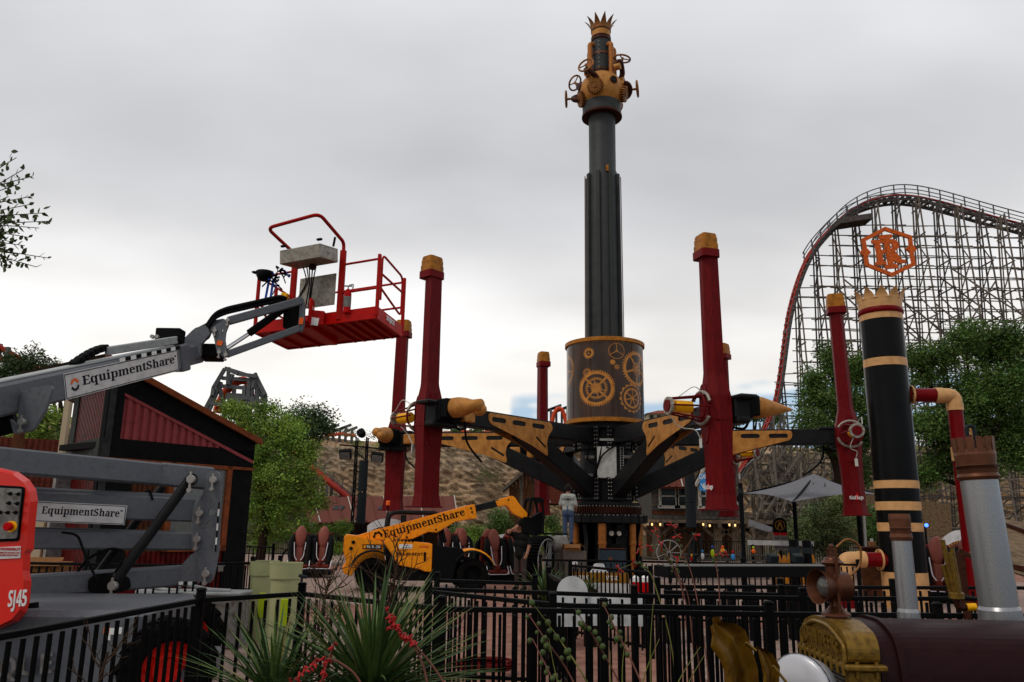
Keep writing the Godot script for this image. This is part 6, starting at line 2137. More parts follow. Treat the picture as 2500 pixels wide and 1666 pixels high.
	for i in 190:
		var bx = rng.randf_range(P(1815, 1200, D).x - o.x, P(1950, 1200, D).x - o.x)
		var y0 = rng.randf_range(0.0, 13.0)
		var bz = rng.randf_range(-6.0, 9.0)
		var le = rng.randf_range(3.0, 9.0)
		var a: float = [0.05, -0.04, 0.95, -0.9, 1.45, 1.6, 1.2][rng.randi() % 7]
		b.bar(v3(bx, y0, bz), v3(bx + cos(a) * le, maxf(y0 + sin(a) * le * 0.9, 0.1), bz + rng.randf_range(-1, 1)), 0.22, 0.28)
	bits(b, "foot_lumber", M.coaster_timber, r)
	# maintenance deck below the crest
	b = MB.new()
	b.bar(P(2040, 548, D - 3) - o, P(2120, 536, D - 3) - o, 3.2, 0.9)
	part(b, "crest_deck", M.coaster_dark, r)
	# ---- the emblem board
	var e = P(2168, 615, D - 8.5)
	var g = thing("emblem_board", "orange six-sided emblem board with overlapping slab letters on the timber coaster", "sign", e)
	var s = 8.1 / 140.0 * 1.0
	var q2 = func(a: float, c: float) -> Vector2: return v2(a - 0.0, c) * s
	var hexo = PackedVector2Array([q2.call(-2, 68), q2.call(66, 44), q2.call(66, 18), q2.call(76, 8), q2.call(66, -2), q2.call(68, -36), q2.call(4, -68), q2.call(-62, -40), q2.call(-64, -12), q2.call(-74, -4), q2.call(-64, 8), q2.call(-66, 34)])
	var hexi = PackedVector2Array([q2.call(-2, 57), q2.call(56, 37), q2.call(56, 18), q2.call(46, 8), q2.call(56, -2), q2.call(58, -30), q2.call(4, -57), q2.call(-52, -34), q2.call(-54, -12), q2.call(-44, -4), q2.call(-54, 8), q2.call(-56, 28)])
	b = MB.new()
	b.prism(hexo, 0.3, Transform3D(), [hexi])
	part(b, "hexagon_frame", M.sign_orange, g)
	var rot = Transform3D(Basis(v3(0, 0, 1), 0.1), Vector3.ZERO)
	b = MB.new()
	b.prism(PackedVector2Array([q2.call(-16, -46), q2.call(18, -46), q2.call(18, -37), q2.call(8, -34), q2.call(8, 34), q2.call(18, 37), q2.call(18, 46), q2.call(-16, 46), q2.call(-16, 37), q2.call(-6, 34), q2.call(-6, -34), q2.call(-16, -37)]), 0.34, rot)
	part(b, "letter_i", M.sign_orange, g)
	b = MB.new()
	b.prism(PackedVector2Array([q2.call(-38, -34), q2.call(-10, -34), q2.call(-10, -26), q2.call(-17, -24), q2.call(-17, -4), q2.call(-2, -4), q2.call(10, -26), q2.call(20, -34), q2.call(40, -34), q2.call(40, -26), q2.call(32, -24), q2.call(18, 0), q2.call(30, 8), q2.call(32, 22), q2.call(22, 32), q2.call(8, 34), q2.call(-38, 34), q2.call(-38, 26), q2.call(-31, 24), q2.call(-31, -24), q2.call(-38, -26)]), 0.26, rot, [PackedVector2Array([q2.call(-17, 6), q2.call(8, 6), q2.call(15, 12), q2.call(14, 20), q2.call(6, 24), q2.call(-17, 24)])])
	part(b, "letter_r", M.sign_orange, g)
func small_coasters() -> void:
	# timber hoop structure over the trees by the cabin
	var D = 95.0
	var r = thing("coaster_overbank", "grey timber coaster frame round an orange hoop of track above the trees", "roller coaster", P(560, 1290, D) * v3(1, 0, 1))
	var o = r.position
	var Z = func(x: float, y: float, dd := 0.0) -> Vector3: return P(480 + x * 0.2296, 880 + y * 0.2296, D + dd) - o
	for s in [-1.0, 1.0]:
		var b = MB.new()
		var p = []
		for q in [[215, 560], [235, 480], [270, 400], [310, 330], [370, 270], [430, 225], [490, 212], [540, 225], [565, 280], [570, 400], [560, 520]]: p.append(Z.call(q[0], q[1], s * 1.2))
		b.tube(soften(p, 1.0, 3), 0.5, 6)
		part(b, "track_rail", M.track_orange, r)
	var beams = [[[300, 85], [640, 190]], [[300, 85], [440, 145]], [[440, 145], [640, 170]], [[270, 190], [580, 210]], [[220, 270], [510, 295]], [[320, 365], [620, 385]], [[310, 395], [620, 405]], [[300, 90], [180, 290]], [[180, 290], [165, 380]], [[340, 80], [330, 260]], [[620, 150], [730, 370]], [[730, 370], [735, 440]], [[735, 440], [715, 600]], [[640, 170], [600, 300]], [[600, 180], [560, 600]], [[560, 200], [540, 560]], [[510, 270], [490, 560]], [[165, 380], [80, 540]], [[200, 330], [110, 540]], [[260, 230], [130, 540]], [[150, 460], [330, 470]], [[300, 470], [560, 480]], [[640, 290], [640, 600]], [[630, 440], [735, 425]], [[630, 490], [720, 490]], [[640, 520], [715, 560]], [[640, 600], [720, 520]], [[560, 400], [640, 500]], [[330, 430], [480, 440]], [[620, 140], [660, 300]], [[660, 300], [640, 420]], [[380, 150], [330, 300]], [[240, 280], [300, 520]], [[400, 300], [380, 500]], [[640, 300], [730, 440]]]
	for q in beams:
		for s in [-2.4, 2.4]:
			var b = MB.new()
			b.bar(Z.call(q[0][0], q[0][1], s), Z.call(q[1][0], q[1][1], s + rng.randf_range(-0.6, 0.6)), 0.34, 0.42)
			part(b, "timber", M.coaster_grey, r)
	for q in [[560, 600], [640, 600], [720, 600], [490, 560], [110, 540], [300, 520]]:
		var b = MB.new()
		var t: Vector3 = Z.call(q[0], q[1])
		b.bar(t, v3(t.x, 0, t.z), 0.5, 0.5)
		part(b, "support_post", M.coaster_grey, r)
	# sloping orange run past the tree to the rusty roof
	D = 70.0
	r = thing("coaster_run", "straight orange coaster track sloping down in front of the cliff", "roller coaster", P(780, 1290, D) * v3(1, 0, 1))
	o = r.position
	for s in [-0.6, 0.6]:
		var b = MB.new()
		b.tube([P(640, 1040, D) - o + v3(0, 0, s), P(700, 1090, D) - o + v3(0, 0, s), P(860, 1222, D - 4) - o + v3(0, 0, s), P(920, 1275, D - 6) - o + v3(0, 0, s)], 0.24, 6)
		part(b, "track_rail", M.track_red, r)
	for k in 14:
		var t = k / 13.0
		var a = P(640, 1040, D).lerp(P(920, 1275, D - 6), t) - o
		a.y = lerpf((P(640, 1040, D) - o).y, (P(920, 1275, D - 6) - o).y, t)
		for s in [-1.0, 1.0]:
			var b = MB.new()
			b.bar(v3(a.x + s * 0.3, 0, s * 1.6 + a.z), a + v3(0, -0.3, s * 0.9), 0.22, 0.26)
			part(b, "support_post", M.coaster_timber, r)
		var b2 = MB.new()
		b2.bar(a + v3(0, 0, -1.3), a + v3(0, 0.95, -1.3), 0.12, 0.12)
		part(b2, "railing_post", M.coaster_timber, r)
		if k < 13 and a.y > 3.0:
			for y in [0.3, 0.6]:
				var b3 = MB.new()
				b3.bar(v3(a.x - 2.5, a.y * y, a.z + 1.7), v3(a.x + 2.5, a.y * y - 0.3, a.z + 1.7), 0.16, 0.24)
				part(b3, "brace", M.coaster_timber, r)
	var hb = MB.new()
	hb.bar(P(640, 1026, D + 1.3) - o, P(920, 1258, D - 4.7) - o, 0.1, 0.14)
	part(hb, "handrail", M.coaster_timber, r)
	# red rails at the far edge of the picture over the cedar
	D = 60.0
	r = thing("coaster_rails", "two red coaster rails on dark posts rising out of the cedar tops", "roller coaster", P(60, 1290, D) * v3(1, 0, 1))
	o = r.position
	for q in [[-60, 815, 115, 915], [-60, 838, 95, 932]]:
		var b = MB.new()
		b.tube([P(q[0], q[1], D) - o, P(q[2], q[3], D + 2) - o], 0.22, 8)
		part(b, "track_rail", M.track_red, r)
	for q in [[20, 848], [62, 868], [106, 890], [0, 840]]:
		var b = MB.new()
		var t = P(q[0], q[1], D + 0.8) - o
		b.bar(v3(t.x, 0, t.z), t, 0.3, 0.3)
		part(b, "support_post", M.coaster_grey, r)
	# far frames on the skyline
	for f in [["small grey coaster frames with red track on the grassy skyline", 800, 860, 1068, 5, 150.0], ["tiny coaster frames showing under the long ride arm", 1075, 1215, 1062, 6, 160.0], ["small looping coaster crest between the drum and a crimson blade", 1345, 1385, 1020, 4, 150.0]]:
		D = f[5] + 8.0
		r = thing("skyline_coaster", f[0], "roller coaster", P(f[1], 1290, D) * v3(1, 0, 1))
		o = r.position
		for k in f[4]:
			var px = lerpf(f[1], f[2], float(k) / (f[4] - 1))
			for dz in [0.0, 2.0]:
				var t: Vector3 = P(px, f[3] - 20.0 - 6.0 * (k % 2), D + dz) - o
				var b = MB.new()
				b.bar(v3(t.x, 0, t.z), t, 0.45, 0.45)
				part(b, "support_post", M.coaster_grey, r)
				b = MB.new()
				b.bar(t - v3(2.0, 0.8, 0), t + v3(1.0, 0.4, 0), 0.3, 0.5)
				part(b, "cross_beam", M.coaster_grey, r)
		var b = MB.new()
		if f[4] == 4:
			var pts = []
			for q in [[1346, 1045], [1352, 1010], [1362, 997], [1372, 1000], [1380, 1020], [1383, 1048]]: pts.append(P(q[0], q[1], D - 1.0) - o)
			b.tube(soften(pts, 1.0, 3), 0.45, 6)
		else:
			b.tube([P(f[1] - 8, f[3] - 4, D - 1.0) - o, P((f[1] + f[2]) * 0.5, f[3] - 8, D - 1.0) - o, P(f[2] + 8, f[3] - 4, D - 1.0) - o], 0.35, 6)
		part(b, "track_rail", M.track_orange, r)
func gable_window(parent: Node, o: Vector3, w: float, h: float) -> void:
	var b = MB.new()
	b.box(o, v3(w, h, 0.06))
	var fo = part(b, "window", M.shaded_room_glass, parent)
	for q in [[0, h * 0.5, w + 0.2, 0.16], [0, -h * 0.5, w + 0.24, 0.16], [-w * 0.5, 0, 0.14, h], [w * 0.5, 0, 0.14, h], [0, 0, w, 0.07]]:
		b = MB.new()
		b.box(o + v3(q[0], q[1], 0.05), v3(q[2], q[3], 0.08))
		part(b, "frame", M.frame_white, fo)
func boards(parent: Node, a: Vector3, w: float, h: float, step: float, m: Array, basis := Basis(), vertical := false, gable := 0.0) -> void:
	# a = lower left corner; clapboards or upright planks, each its own piece
	var n = int((w if vertical else h) / step)
	for k in n:
		var b = MB.new()
		var t = (k + 0.5) / n
		if vertical:
			var hh = h + gable * (1.0 - absf(t * 2.0 - 1.0))
			b.box(a + basis * v3(w * t, hh * 0.5, rng.randf_range(-0.012, 0.012)), v3(w / n - 0.012, hh, 0.04), basis)
		else:
			b.box(a + basis * v3(w * 0.5, h * t, 0.0), v3(w, h / n - 0.01, 0.05), basis * Basis(Vector3.RIGHT, -0.09))
		part(b, "plank", m[rng.randi() % m.size()], parent)
func buildings() -> void:
	rng.seed = 77
	var b: MB
	# ---- rusty roofed shed behind the telehandler
	var D = 46.0
	var r = thing("rusty_shed", "low open shed with a patched rusty sheet roof behind the telehandler", "shed", P(860, 1290, D) * v3(1, 0, 1))
	var o = r.position
	var q = func(x: float, y: float, d: float) -> Vector3: return P(x, y, d) - o
	var e0: Vector3 = q.call(755, 1277, D)
	var e1: Vector3 = q.call(1120, 1275, D)
	var r0: Vector3 = q.call(735, 1214, D + 6.0)
	var r1: Vector3 = q.call(1110, 1214, D + 6.0)
	for k in 13:
		var t0 = k / 13.0
		var t1 = (k + 1) / 13.0 - 0.004
		b = MB.new()
		var lift = v3(0, rng.randf_range(0.0, 0.06), 0)
		var pts = [e0.lerp(e1, t0) + lift, e0.lerp(e1, t1) + lift, r0.lerp(r1, t1) + lift, r0.lerp(r1, t0) + lift]
		b.quad(pts[0], pts[1], pts[2], pts[3])
		var dn = v3(0, -0.05, 0)
		b.quad(pts[3] + dn, pts[2] + dn, pts[1] + dn, pts[0] + dn)
		for i in 4: b.quad(pts[i] + dn, pts[(i + 1) % 4] + dn, pts[(i + 1) % 4], pts[i])
		part(b, "roof_sheet", M.rust_roof, r)
		b = MB.new()
		b.bar(pts[1] + v3(0, 0.04, 0), pts[2] + v3(0, 0.04, 0), 0.06, 0.04)
		part(b, "roof_seam", M.frame_white if k % 3 == 0 else M.rust_roof, r)
	for k in [[0.22, 0.45], [0.52, 0.4]]:
		b = MB.new()
		var c = e0.lerp(e1, k[0]).lerp(r0.lerp(r1, k[0]), 0.5)
		b.box(c + v3(0, 0.06, 0), v3(0.6, 0.05, 0.9), fr(Vector3.ZERO, e1 - e0, (r0 - e0).cross(e0 - e1)).basis)
		part(b, "open_hatch_shade", M.grey_dark, r)  # dark sheet in place of an open hatch, its inner shade painted on
	for t in [0.02, 0.25, 0.5, 0.75, 0.98]:
		for s in [0.0, 1.0]:
			var tp = e0.lerp(e1, t).lerp(r0.lerp(r1, t), s)
			b = MB.new()
			b.bar(v3(tp.x, 0, tp.z), tp, 0.25, 0.25)
			part(b, "post", M.board_grey, r)
	b = MB.new()
	b.bar(v3(r0.x, 1.0, r0.z), v3(r1.x, 1.0, r1.z), 0.2, 2.2)
	part(b, "back_wall", M.barn_wood, r)
	# ---- plank barn
	D = 62.0
	r = thing("plank_barn", "brown upright-plank barn gable with a sheet roof between the blades", "barn", P(1290, 1290, D) * v3(1, 0, 1))
	o = r.position
	var a: Vector3 = P(1242, 1290, D) - o
	var w0: float = P(1335, 1290, D).x - P(1242, 1290, D).x
	var hw: float = P(1242, 1190, D).y
	boards(r, v3(a.x, 0, 0), w0, hw, 0.26, [M.barn_wood, M.weathered, M.board_brown], Basis(), true, 1.3)
	for s in [-1.0, 1.0]:
		b = MB.new()
		var ap = v3(a.x + w0 * 0.5, hw + 1.5, 0)
		var ev = v3(a.x + w0 * 0.5 + s * (w0 * 0.5 + 0.5), hw - 0.2, 0)
		b.quad(ev + v3(0, 0, 0.5), ap + v3(0, 0, 0.5), ap + v3(0, 0, -6), ev + v3(0, 0, -6))
		b.bar(ev + v3(0, 0, 0.45), ap + v3(0, 0, 0.45), 0.1, 0.22)
		part(b, "roof", M.weathered, r)
	b = MB.new()
	b.box(v3(a.x + w0 * 0.5, hw * 0.5, -3.0), v3(w0, hw, 5.8))
	part(b, "wall", M.barn_wood, r)
	b = MB.new()
	b.prism(PackedVector2Array([v2(0, 0), v2(5.5, 0), v2(5.5, 1.7), v2(2.7, 2.9), v2(0, 1.7)]), 5.0, Transform3D(Basis(), P(1335, 1232, 56) - o - v3(0.5, 0, 0)))
	part(b, "lean_to", M.rust_roof, r)
	# ---- timber building with the blue sign
	D = 44.0
	r = thing("timber_saloon", "weathered two-storey timber building with white windows and rusty roof behind the tower", "building", P(1690, 1290, D) * v3(1, 0, 1))
	o = r.position
	q = func(x: float, y: float, d: float) -> Vector3: return P(x, y, d) - o
	var xa: float = q.call(1592, 1290, D).x
	var xm: float = q.call(1697, 1290, D).x
	var xb: float = q.call(1815, 1290, D - 2).x
	var y1: float = P(1640, 1268, D).y
	var y2: float = P(1640, 1186, D).y
	boards(r, v3(xa, y1, 0), xm - xa, y2 - y1, 0.2, [M.board_brown, M.barn_wood, M.board_grey, M.weathered])
	boards(r, v3(xm, y1, 1.6), xb - xm, y2 - y1 + 0.2, 0.22, [M.board_grey, M.weathered, M.board_grey])
	b = MB.new()
	b.box(v3((xa + xb) * 0.5, (y1 + y2) * 0.5, -2.6), v3(xb - xa - 0.1, y2 - y1, 5.0))
	b.box(v3((xm + xb) * 0.5, (y1 + y2) * 0.5, 0.7), v3(xb - xm - 0.06, y2 - y1, 1.7))
	part(b, "core_wall", M.board_grey, r)
	gable_window(r, v3(q.call(1632, 1225, D).x, P(1632, 1212, D).y, 0.08), 0.95, 1.15)
	gable_window(r, v3(q.call(1670, 1220, D).x, P(1670, 1212, D).y, 0.08), 0.85, 1.15)
	gable_window(r, v3(q.call(1719, 1220, D - 1.6).x, P(1719, 1212, D - 1.6).y, 1.68), 0.5, 1.2)
	gable_window(r, v3(q.call(1737, 1220, D - 1.6).x, P(1737, 1212, D - 1.6).y, 1.68), 0.5, 1.2)
	b = MB.new()      # roof of the low wing: slopes back
	b.quad(v3(xa - 0.6, y2 - 0.1, 0.7), v3(xm + 0.1, y2 - 0.1, 0.7), v3(xm + 0.1, y2 + 2.2, -3.4), v3(xa + 0.9, y2 + 2.2, -3.4))
	b.quad(v3(xa + 0.9, y2 + 2.15, -3.4), v3(xm + 0.1, y2 + 2.15, -3.4), v3(xm + 0.1, y2 - 0.18, 0.7), v3(xa - 0.6, y2 - 0.18, 0.7))
	part(b, "roof", M.rust_roof, r)
	for k in 9:
		b = MB.new()
		var t = k / 8.0
		b.bar(v3(lerpf(xa - 0.6, xm, t), y2 - 0.07, 0.7), v3(lerpf(xa + 0.9, xm, t), y2 + 2.24, -3.4), 0.06, 0.05)
		part(b, "roof_seam", M.frame_white if k % 3 == 0 else M.rust_roof, r)
	b = MB.new()      # gable of the taller wing
	b.prism(PackedVector2Array([v2(xm, y2), v2(xb, y2), v2(xb, y2 + 1.6), v2(xm + (xb - xm) * 0.62, y2 + 3.0)]), 0.1, Transform3D(Basis(), v3(0, 0, 1.62)))
	part(b, "gable", M.board_grey, r)
	b = MB.new()
	b.bar(v3(xm - 0.3, y2 - 0.1, 1.8), v3(xm + (xb - xm) * 0.62, y2 + 3.05, 1.8), 0.3, 0.12)
	part(b, "barge_board", M.frame_white, r)
	b = MB.new()
	b.box(v3((xa + xb) * 0.5, y1 - 0.12, 1.2), v3(xb - xa + 4.0, 0.16, 3.2))
	part(b, "porch_deck", M.weathered, r)
	for k in 9:
		b = MB.new()
		b.box(v3(lerpf(xa, xb + 1.5, k / 8.0), y1 - 0.3, 1.2), v3(0.16, 0.22, 3.4))
		part(b, "joist", M.board_grey, r)
	for x in [1600, 1748, 1792, 1850]:
		var t: Vector3 = q.call(x, 1300, D - 2)
		b = MB.new()
		b.bar(v3(t.x, 0, 2.2), v3(t.x, y1 - 0.2, 2.2), 0.42, 0.42, v3(0, 0, 1), 0.04)
		part(b, "timber_post", M.weathered, r)
		for s in [-1.0, 1.0]:
			b = MB.new()
			b.bar(v3(t.x, y1 - 1.0, 2.2), v3(t.x + s * 0.9, y1 - 0.25, 2.2), 0.16, 0.16)
			part(b, "knee_brace", M.weathered, r)
	for k in 9:
		b = MB.new()
		b.box(v3(lerpf(xa, xb, k / 8.0), (y1 - 0.3) * 0.5, -0.6), v3((xb - xa) / 8.0 - 0.06, y1 - 0.4, 0.3), Basis(), 0.03)
		part(b, "stone_pier", M.stone_tan, r)
	var bulbs = [[1592, 1281], [1612, 1281], [1717, 1281], [1733, 1284], [1781, 1282], [1795, 1283], [1810, 1283]]
	for p in bulbs:
		var t: Vector3 = P(p[0], p[1], D - 3.0)
		var bo = thing("festoon_bulb", "tiny lit bulb strung under the timber porch edge", "bulb", t, 0.0, "bulbs under the porch")
		b = MB.new()
		b.ball(Vector3.ZERO, v3(0.05, 0.07, 0.05), 8, 6)
		part(b, "globe", M.bulb_glow, bo)
		b = MB.new()
		b.tube([v3(0, 0.05, 0), v3(0, 0.16, 0)], 0.025, 6)
		part(b, "cap", M.black_matt, bo)
		var li = OmniLight3D.new()
		li.name = "bulb_light"
		li.light_color = Color(1.0, 0.8, 0.5)
		li.light_energy = 0.02
		li.omni_range = 6.0
		li.light_size = 0.05
		li.shadow_enabled = true
		bo.add_child(li)
	# blue sign board
	var so = P(1733, 1177, D - 2.4)
	var sb = thing("blue_sign", "ragged blue wooden sign tilted on the timber gable", "sign", so)
	b = MB.new()
	b.prism(PackedVector2Array([v2(-0.55, -0.42), v2(-0.28, -0.5), v2(0.1, -0.34), v2(0.62, -0.1), v2(0.6, 0.16), v2(0.34, 0.12), v2(0.3, 0.46), v2(0.05, 0.4), v2(-0.12, 0.52), v2(-0.6, 0.3), v2(-0.5, 0.05)]), 0.06)
	part(b, "board", M.sign_blue, sb)
	letter("Gully", v3(-0.5, 0.06, 0.035), v3(1, 0.3, 0), Vector3.UP, 0.26, 0.7, M.ink_white, sb, "lettering", true, 0.02)
	letter("Washer", v3(-0.42, -0.34, 0.035), v3(1, 0.3, 0), Vector3.UP, 0.24, 0.95, M.ink_white, sb, "lettering", true, 0.02)
	# ---- house on the hill
	D = 175.0
	r = thing("hilltop_house", "cream house with a hipped red tile roof on the skyline", "house", P(1615, 1290, D) * v3(1, 0, 1))
	o = r.position
	var hx0: float = P(1582, 1020, D).x - o.x
	var hx1: float = P(1672, 1020, D).x - o.x
	var hy0: float = P(1620, 1035, D).y - 3.0
	var hy1: float = P(1620, 1011, D).y
	var hy2: float = P(1620, 998, D).y
	b = MB.new()
	b.box(v3((hx0 + hx1) * 0.5, (hy0 + hy1) * 0.5, -3), v3(hx1 - hx0, hy1 - hy0, 6))
	part(b, "wall", M.stucco, r)
	b = MB.new()
	var c0 := v3(hx0 - 0.5, hy1, 0.5); var c1 = v3(hx1 + 0.5, hy1, 0.5); var c2 = v3(hx1 + 0.5, hy1, -6.5); var c3 = v3(hx0 - 0.5, hy1, -6.5)
	var t0 := v3(lerpf(hx0, hx1, 0.35), hy2, -3); var t1 = v3(lerpf(hx0, hx1, 0.62), hy2, -3)
	b.quad(c0, c1, t1, t0); b.tri(c1, c2, t1); b.quad(c2, c3, t0, t1); b.tri(c3, c0, t0)
	part(b, "roof", M.roof_tile, r)
	for k in 5:
		b = MB.new()
		b.box(v3(lerpf(hx0, hx1, 0.1 + k * 0.2), hy1 - 0.9, 0.02), v3(0.8, 1.2, 0.1))
		part(b, "window", M.shaded_room_glass, r)
# ---------------------------------------------------------------- cabin and things round the plaza
func on(px: float, d: float) -> Vector3:
	var q = P(px, 1290, d)
	return v3(q.x, 0, q.z)
func corrugated(parent: Node, a: Vector3, e: Vector3, low: Callable, high: Callable, pitch: float, depth: float, n: Vector3, m: Material, called: String) -> void:
	# a sheet of trapezoid ribs along a -> e; low(t), high(t) give its bottom and top heights
	var L = a.distance_to(e)
	var k = int(L / pitch)
	var b = MB.new()
	for i in k:
		var xs = [0.0, 0.3, 0.42, 0.88, 1.0]
		var zs = [0.0, 0.0, 1.0, 1.0, 0.0]
		for j in 4:
			var t0: float = (i + xs[j]) / k
			var t1: float = (i + xs[j + 1]) / k
			var p0: Vector3 = a.lerp(e, t0) + n * depth * zs[j]
			var p1: Vector3 = a.lerp(e, t1) + n * depth * zs[j + 1]
			b.quad(p0 + v3(0, low.call(t0), 0), p1 + v3(0, low.call(t1), 0), p1 + v3(0, high.call(t1), 0), p0 + v3(0, high.call(t0), 0))
	part(b, called, m, parent)
func wallp(parent: Node, pts: Array, n: Vector3, th: float, m: Material, called: String) -> MeshInstance3D:
	# a flat panel through four points (counter-clockwise from outside), th thick behind them
	var b = MB.new()
	var c = []
	for q in pts: c.append(q - n * th)
	b.quad(pts[0], pts[1], pts[2], pts[3])
	b.quad(c[3], c[2], c[1], c[0])
	for i in 4: b.quad(c[i], c[(i + 1) % 4], pts[(i + 1) % 4], pts[i])
	return part(b, called, m, parent)
func cabin() -> void:
	var C = on(224, 12.9)
	var Rr = on(604, 15.2)
	var Lf = on(135, 14.3)
	var r = thing("operator_cabin", "black shed-roofed operator cabin with red corrugated panels and cedar window trim", "cabin", C)
	var e = Rr - C
	var g = Lf - C
	var n = e.cross(Vector3.UP).normalized() * -1.0
	if n.z < 0: n = -n
	var ng = g.cross(Vector3.UP).normalized()
	if ng.dot(e) > 0: ng = -ng
	var yb: float = P(224, 1115, 12.9).y
	var yt: float = P(224, 1067, 12.9).y
	var at = func(t: float, y: float, off := 0.0) -> Vector3: return e * t + n * off + v3(0, y, 0)
	var al = func(t: float, y: float, off := 0.0) -> Vector3: return g * t + ng * off + v3(0, y, 0)
	# black beam round the cabin at eaves height
	wallp(r, [at.call(0, yb), at.call(1, yb), at.call(1, yt), at.call(0, yt)], n, 0.12, M.booth_black, "eaves_beam")
	wallp(r, [al.call(1, yb), al.call(0, yb), al.call(0, yt), al.call(1, yt)], ng, 0.12, M.booth_grey, "eaves_beam")
	# wall below: corrugated dado, cedar framed window, black corner
	var ws: float = P(560, 1345, 14.9).y
	wallp(r, [at.call(0.0, 0, -0.03), at.call(0.2, 0, -0.03), at.call(0.2, yb, -0.03), at.call(0.0, yb, -0.03)], n, 0.1, M.booth_black, "corner_post")
	wallp(r, [at.call(0.84, 0, 0.0), at.call(1.0, 0, 0.0), at.call(1.0, yb, 0.0), at.call(0.84, yb, 0.0)], n, 0.15, M.booth_black, "corner_post")
	corrugated(r, at.call(0.2, 0, -0.06), at.call(0.84, 0, -0.06), func(_t): return 0.0, func(_t): return ws, 0.09, 0.025, n, M.booth_red_dark, "corrugated_dado")
	corrugated(r, at.call(0.2, 0, -0.06), at.call(0.42, 0, -0.06), func(_t): return ws, func(_t): return yb, 0.09, 0.025, n, M.board_brown, "corrugated_panel")
	for q in [[0.42, ws, 0.84, ws + 0.1], [0.42, yb - 0.07, 0.84, yb], [0.42, ws, 0.455, yb], [0.81, ws, 0.845, yb]]:
		wallp(r, [at.call(q[0], q[1], 0.03), at.call(q[2], q[1], 0.03), at.call(q[2], q[3], 0.03), at.call(q[0], q[3], 0.03)], n, 0.1, M.cedar, "window_frame")
	wallp(r, [at.call(0.455, ws + 0.1, -0.02), at.call(0.81, ws + 0.1, -0.02), at.call(0.81, yb - 0.07, -0.02), at.call(0.455, yb - 0.07, -0.02)], n, 0.008, M.glass, "window_pane")
	wallp(r, [at.call(0.0, yb - 0.05, 0.025), at.call(1.005, yb - 0.05, 0.025), at.call(1.005, yb, 0.025), at.call(0.0, yb, 0.025)], n, 0.03, M.cedar, "cedar_strip")
	var bx = MB.new()
	bx.box(at.call(0.82, ws - 0.28, 0.03), v3(0.14, 0.16, 0.08), fr(Vector3.ZERO, e, Vector3.UP).basis, 0.01)
	part(bx, "outlet_box", M.grey_panel, r)
	# left wall
	for q in [[0.0, 0.14, M.booth_grey], [0.14, 0.86, M.booth_red_dark], [0.86, 1.0, M.booth_grey]]:
		if q[2] == M.booth_red_dark:
			corrugated(r, al.call(0.86, 0, -0.06), al.call(0.14, 0, -0.06), func(_t): return 0.0, func(_t): return yb, 0.08, 0.02, ng, q[2], "corrugated_wall")
		else: wallp(r, [al.call(q[1], 0, -0.02), al.call(q[0], 0, -0.02), al.call(q[0], yb, -0.02), al.call(q[1], yb, -0.02)], ng, 0.1, q[2], "corner_post")
	# gable: slopes down from high behind the boom to the far corner
	var yr: float = P(620, 1088, 15.2).y + 0.05
	var y19 = P(319, 940, 13.4).y
	var yp: float = (y19 - 0.24 * yr) / 0.76 - 0.25
	var roofy = func(t: float) -> float: return lerpf(yp + 0.25, yr, t)
	corrugated(r, at.call(0.1, 0, -0.04), at.call(0.99, 0, -0.04), func(t): return yt, func(t): return maxf(yt + 0.02, lerpf(roofy.call(0.1) - 0.36, yr - 0.36, t)), 0.135, 0.035, n, M.booth_red, "corrugated_gable")
	wallp(r, [at.call(0.0, yt, 0.0), at.call(0.095, yt, 0.0), at.call(0.095, roofy.call(0.095), 0.0), at.call(0.0, roofy.call(0.0), 0.0)], n, 0.12, M.booth_black, "gable_post")
	wallp(r, [at.call(0.09, roofy.call(0.09) - 0.34, 0.0), at.call(1.005, yr - 0.34, 0.0), at.call(1.005, yr, 0.0), at.call(0.09, roofy.call(0.09), 0.0)], n, 0.1, M.booth_black, "barge_board")
	wallp(r, [at.call(0.09, roofy.call(0.09) - 0.39, 0.01), at.call(0.99, yr - 0.39, 0.01), at.call(1.0, yr - 0.34, 0.01), at.call(0.09, roofy.call(0.09) - 0.34, 0.01)], n, 0.03, M.booth_red, "gable_flashing")
	corrugated(r, al.call(0.86, 0, -0.06), al.call(0.14, 0, -0.06), func(_t): return yt, func(t): return yp + 0.1, 0.08, 0.02, ng, M.booth_red_dark, "corrugated_wall")
	for q in [[0.0, 0.14], [0.86, 1.0]]:
		wallp(r, [al.call(q[1], yt, -0.02), al.call(q[0], yt, -0.02), al.call(q[0], yp + 0.2, -0.02), al.call(q[1], yp + 0.2, -0.02)], ng, 0.1, M.booth_grey, "corner_post")
	# roof slab with cedar edge
	var b = MB.new()
	var o0: Vector3 = at.call(-0.06, roofy.call(-0.06) + 0.02, 0.12)
	var o1: Vector3 = at.call(1.03, roofy.call(1.03) + 0.02, 0.12)
	var back = -n * 3.2
	b.quad(o0 + v3(0, 0.07, 0), o1 + v3(0, 0.07, 0), o1 + back + v3(0, 0.07, 0), o0 + back + v3(0, 0.07, 0))
	b.quad(o0 + back, o1 + back, o1, o0)
	part(b, "roof", M.weathered, r)
	wallp(r, [o0 - v3(0, 0.03, 0), o1 - v3(0, 0.03, 0), o1 + v3(0, 0.075, 0), o0 + v3(0, 0.075, 0)], n, 0.05, M.cedar, "roof_edge")
	# inside: dark floor and back walls so the window looks into a room
	b = MB.new()
	b.box(e * 0.5 - n * 1.6 + v3(0, yb * 0.5, 0), v3(e.length() * 0.96, yb, 0.1), fr(Vector3.ZERO, e, Vector3.UP).basis)
	part(b, "back_wall", M.grey_panel, r)
	b = MB.new()
	b.box(e * 0.99 - n * 0.85 + v3(0, yb * 0.5, 0), v3(0.08, yb, 1.6), fr(Vector3.ZERO, e, Vector3.UP).basis)
	part(b, "side_wall", M.booth_black, r)
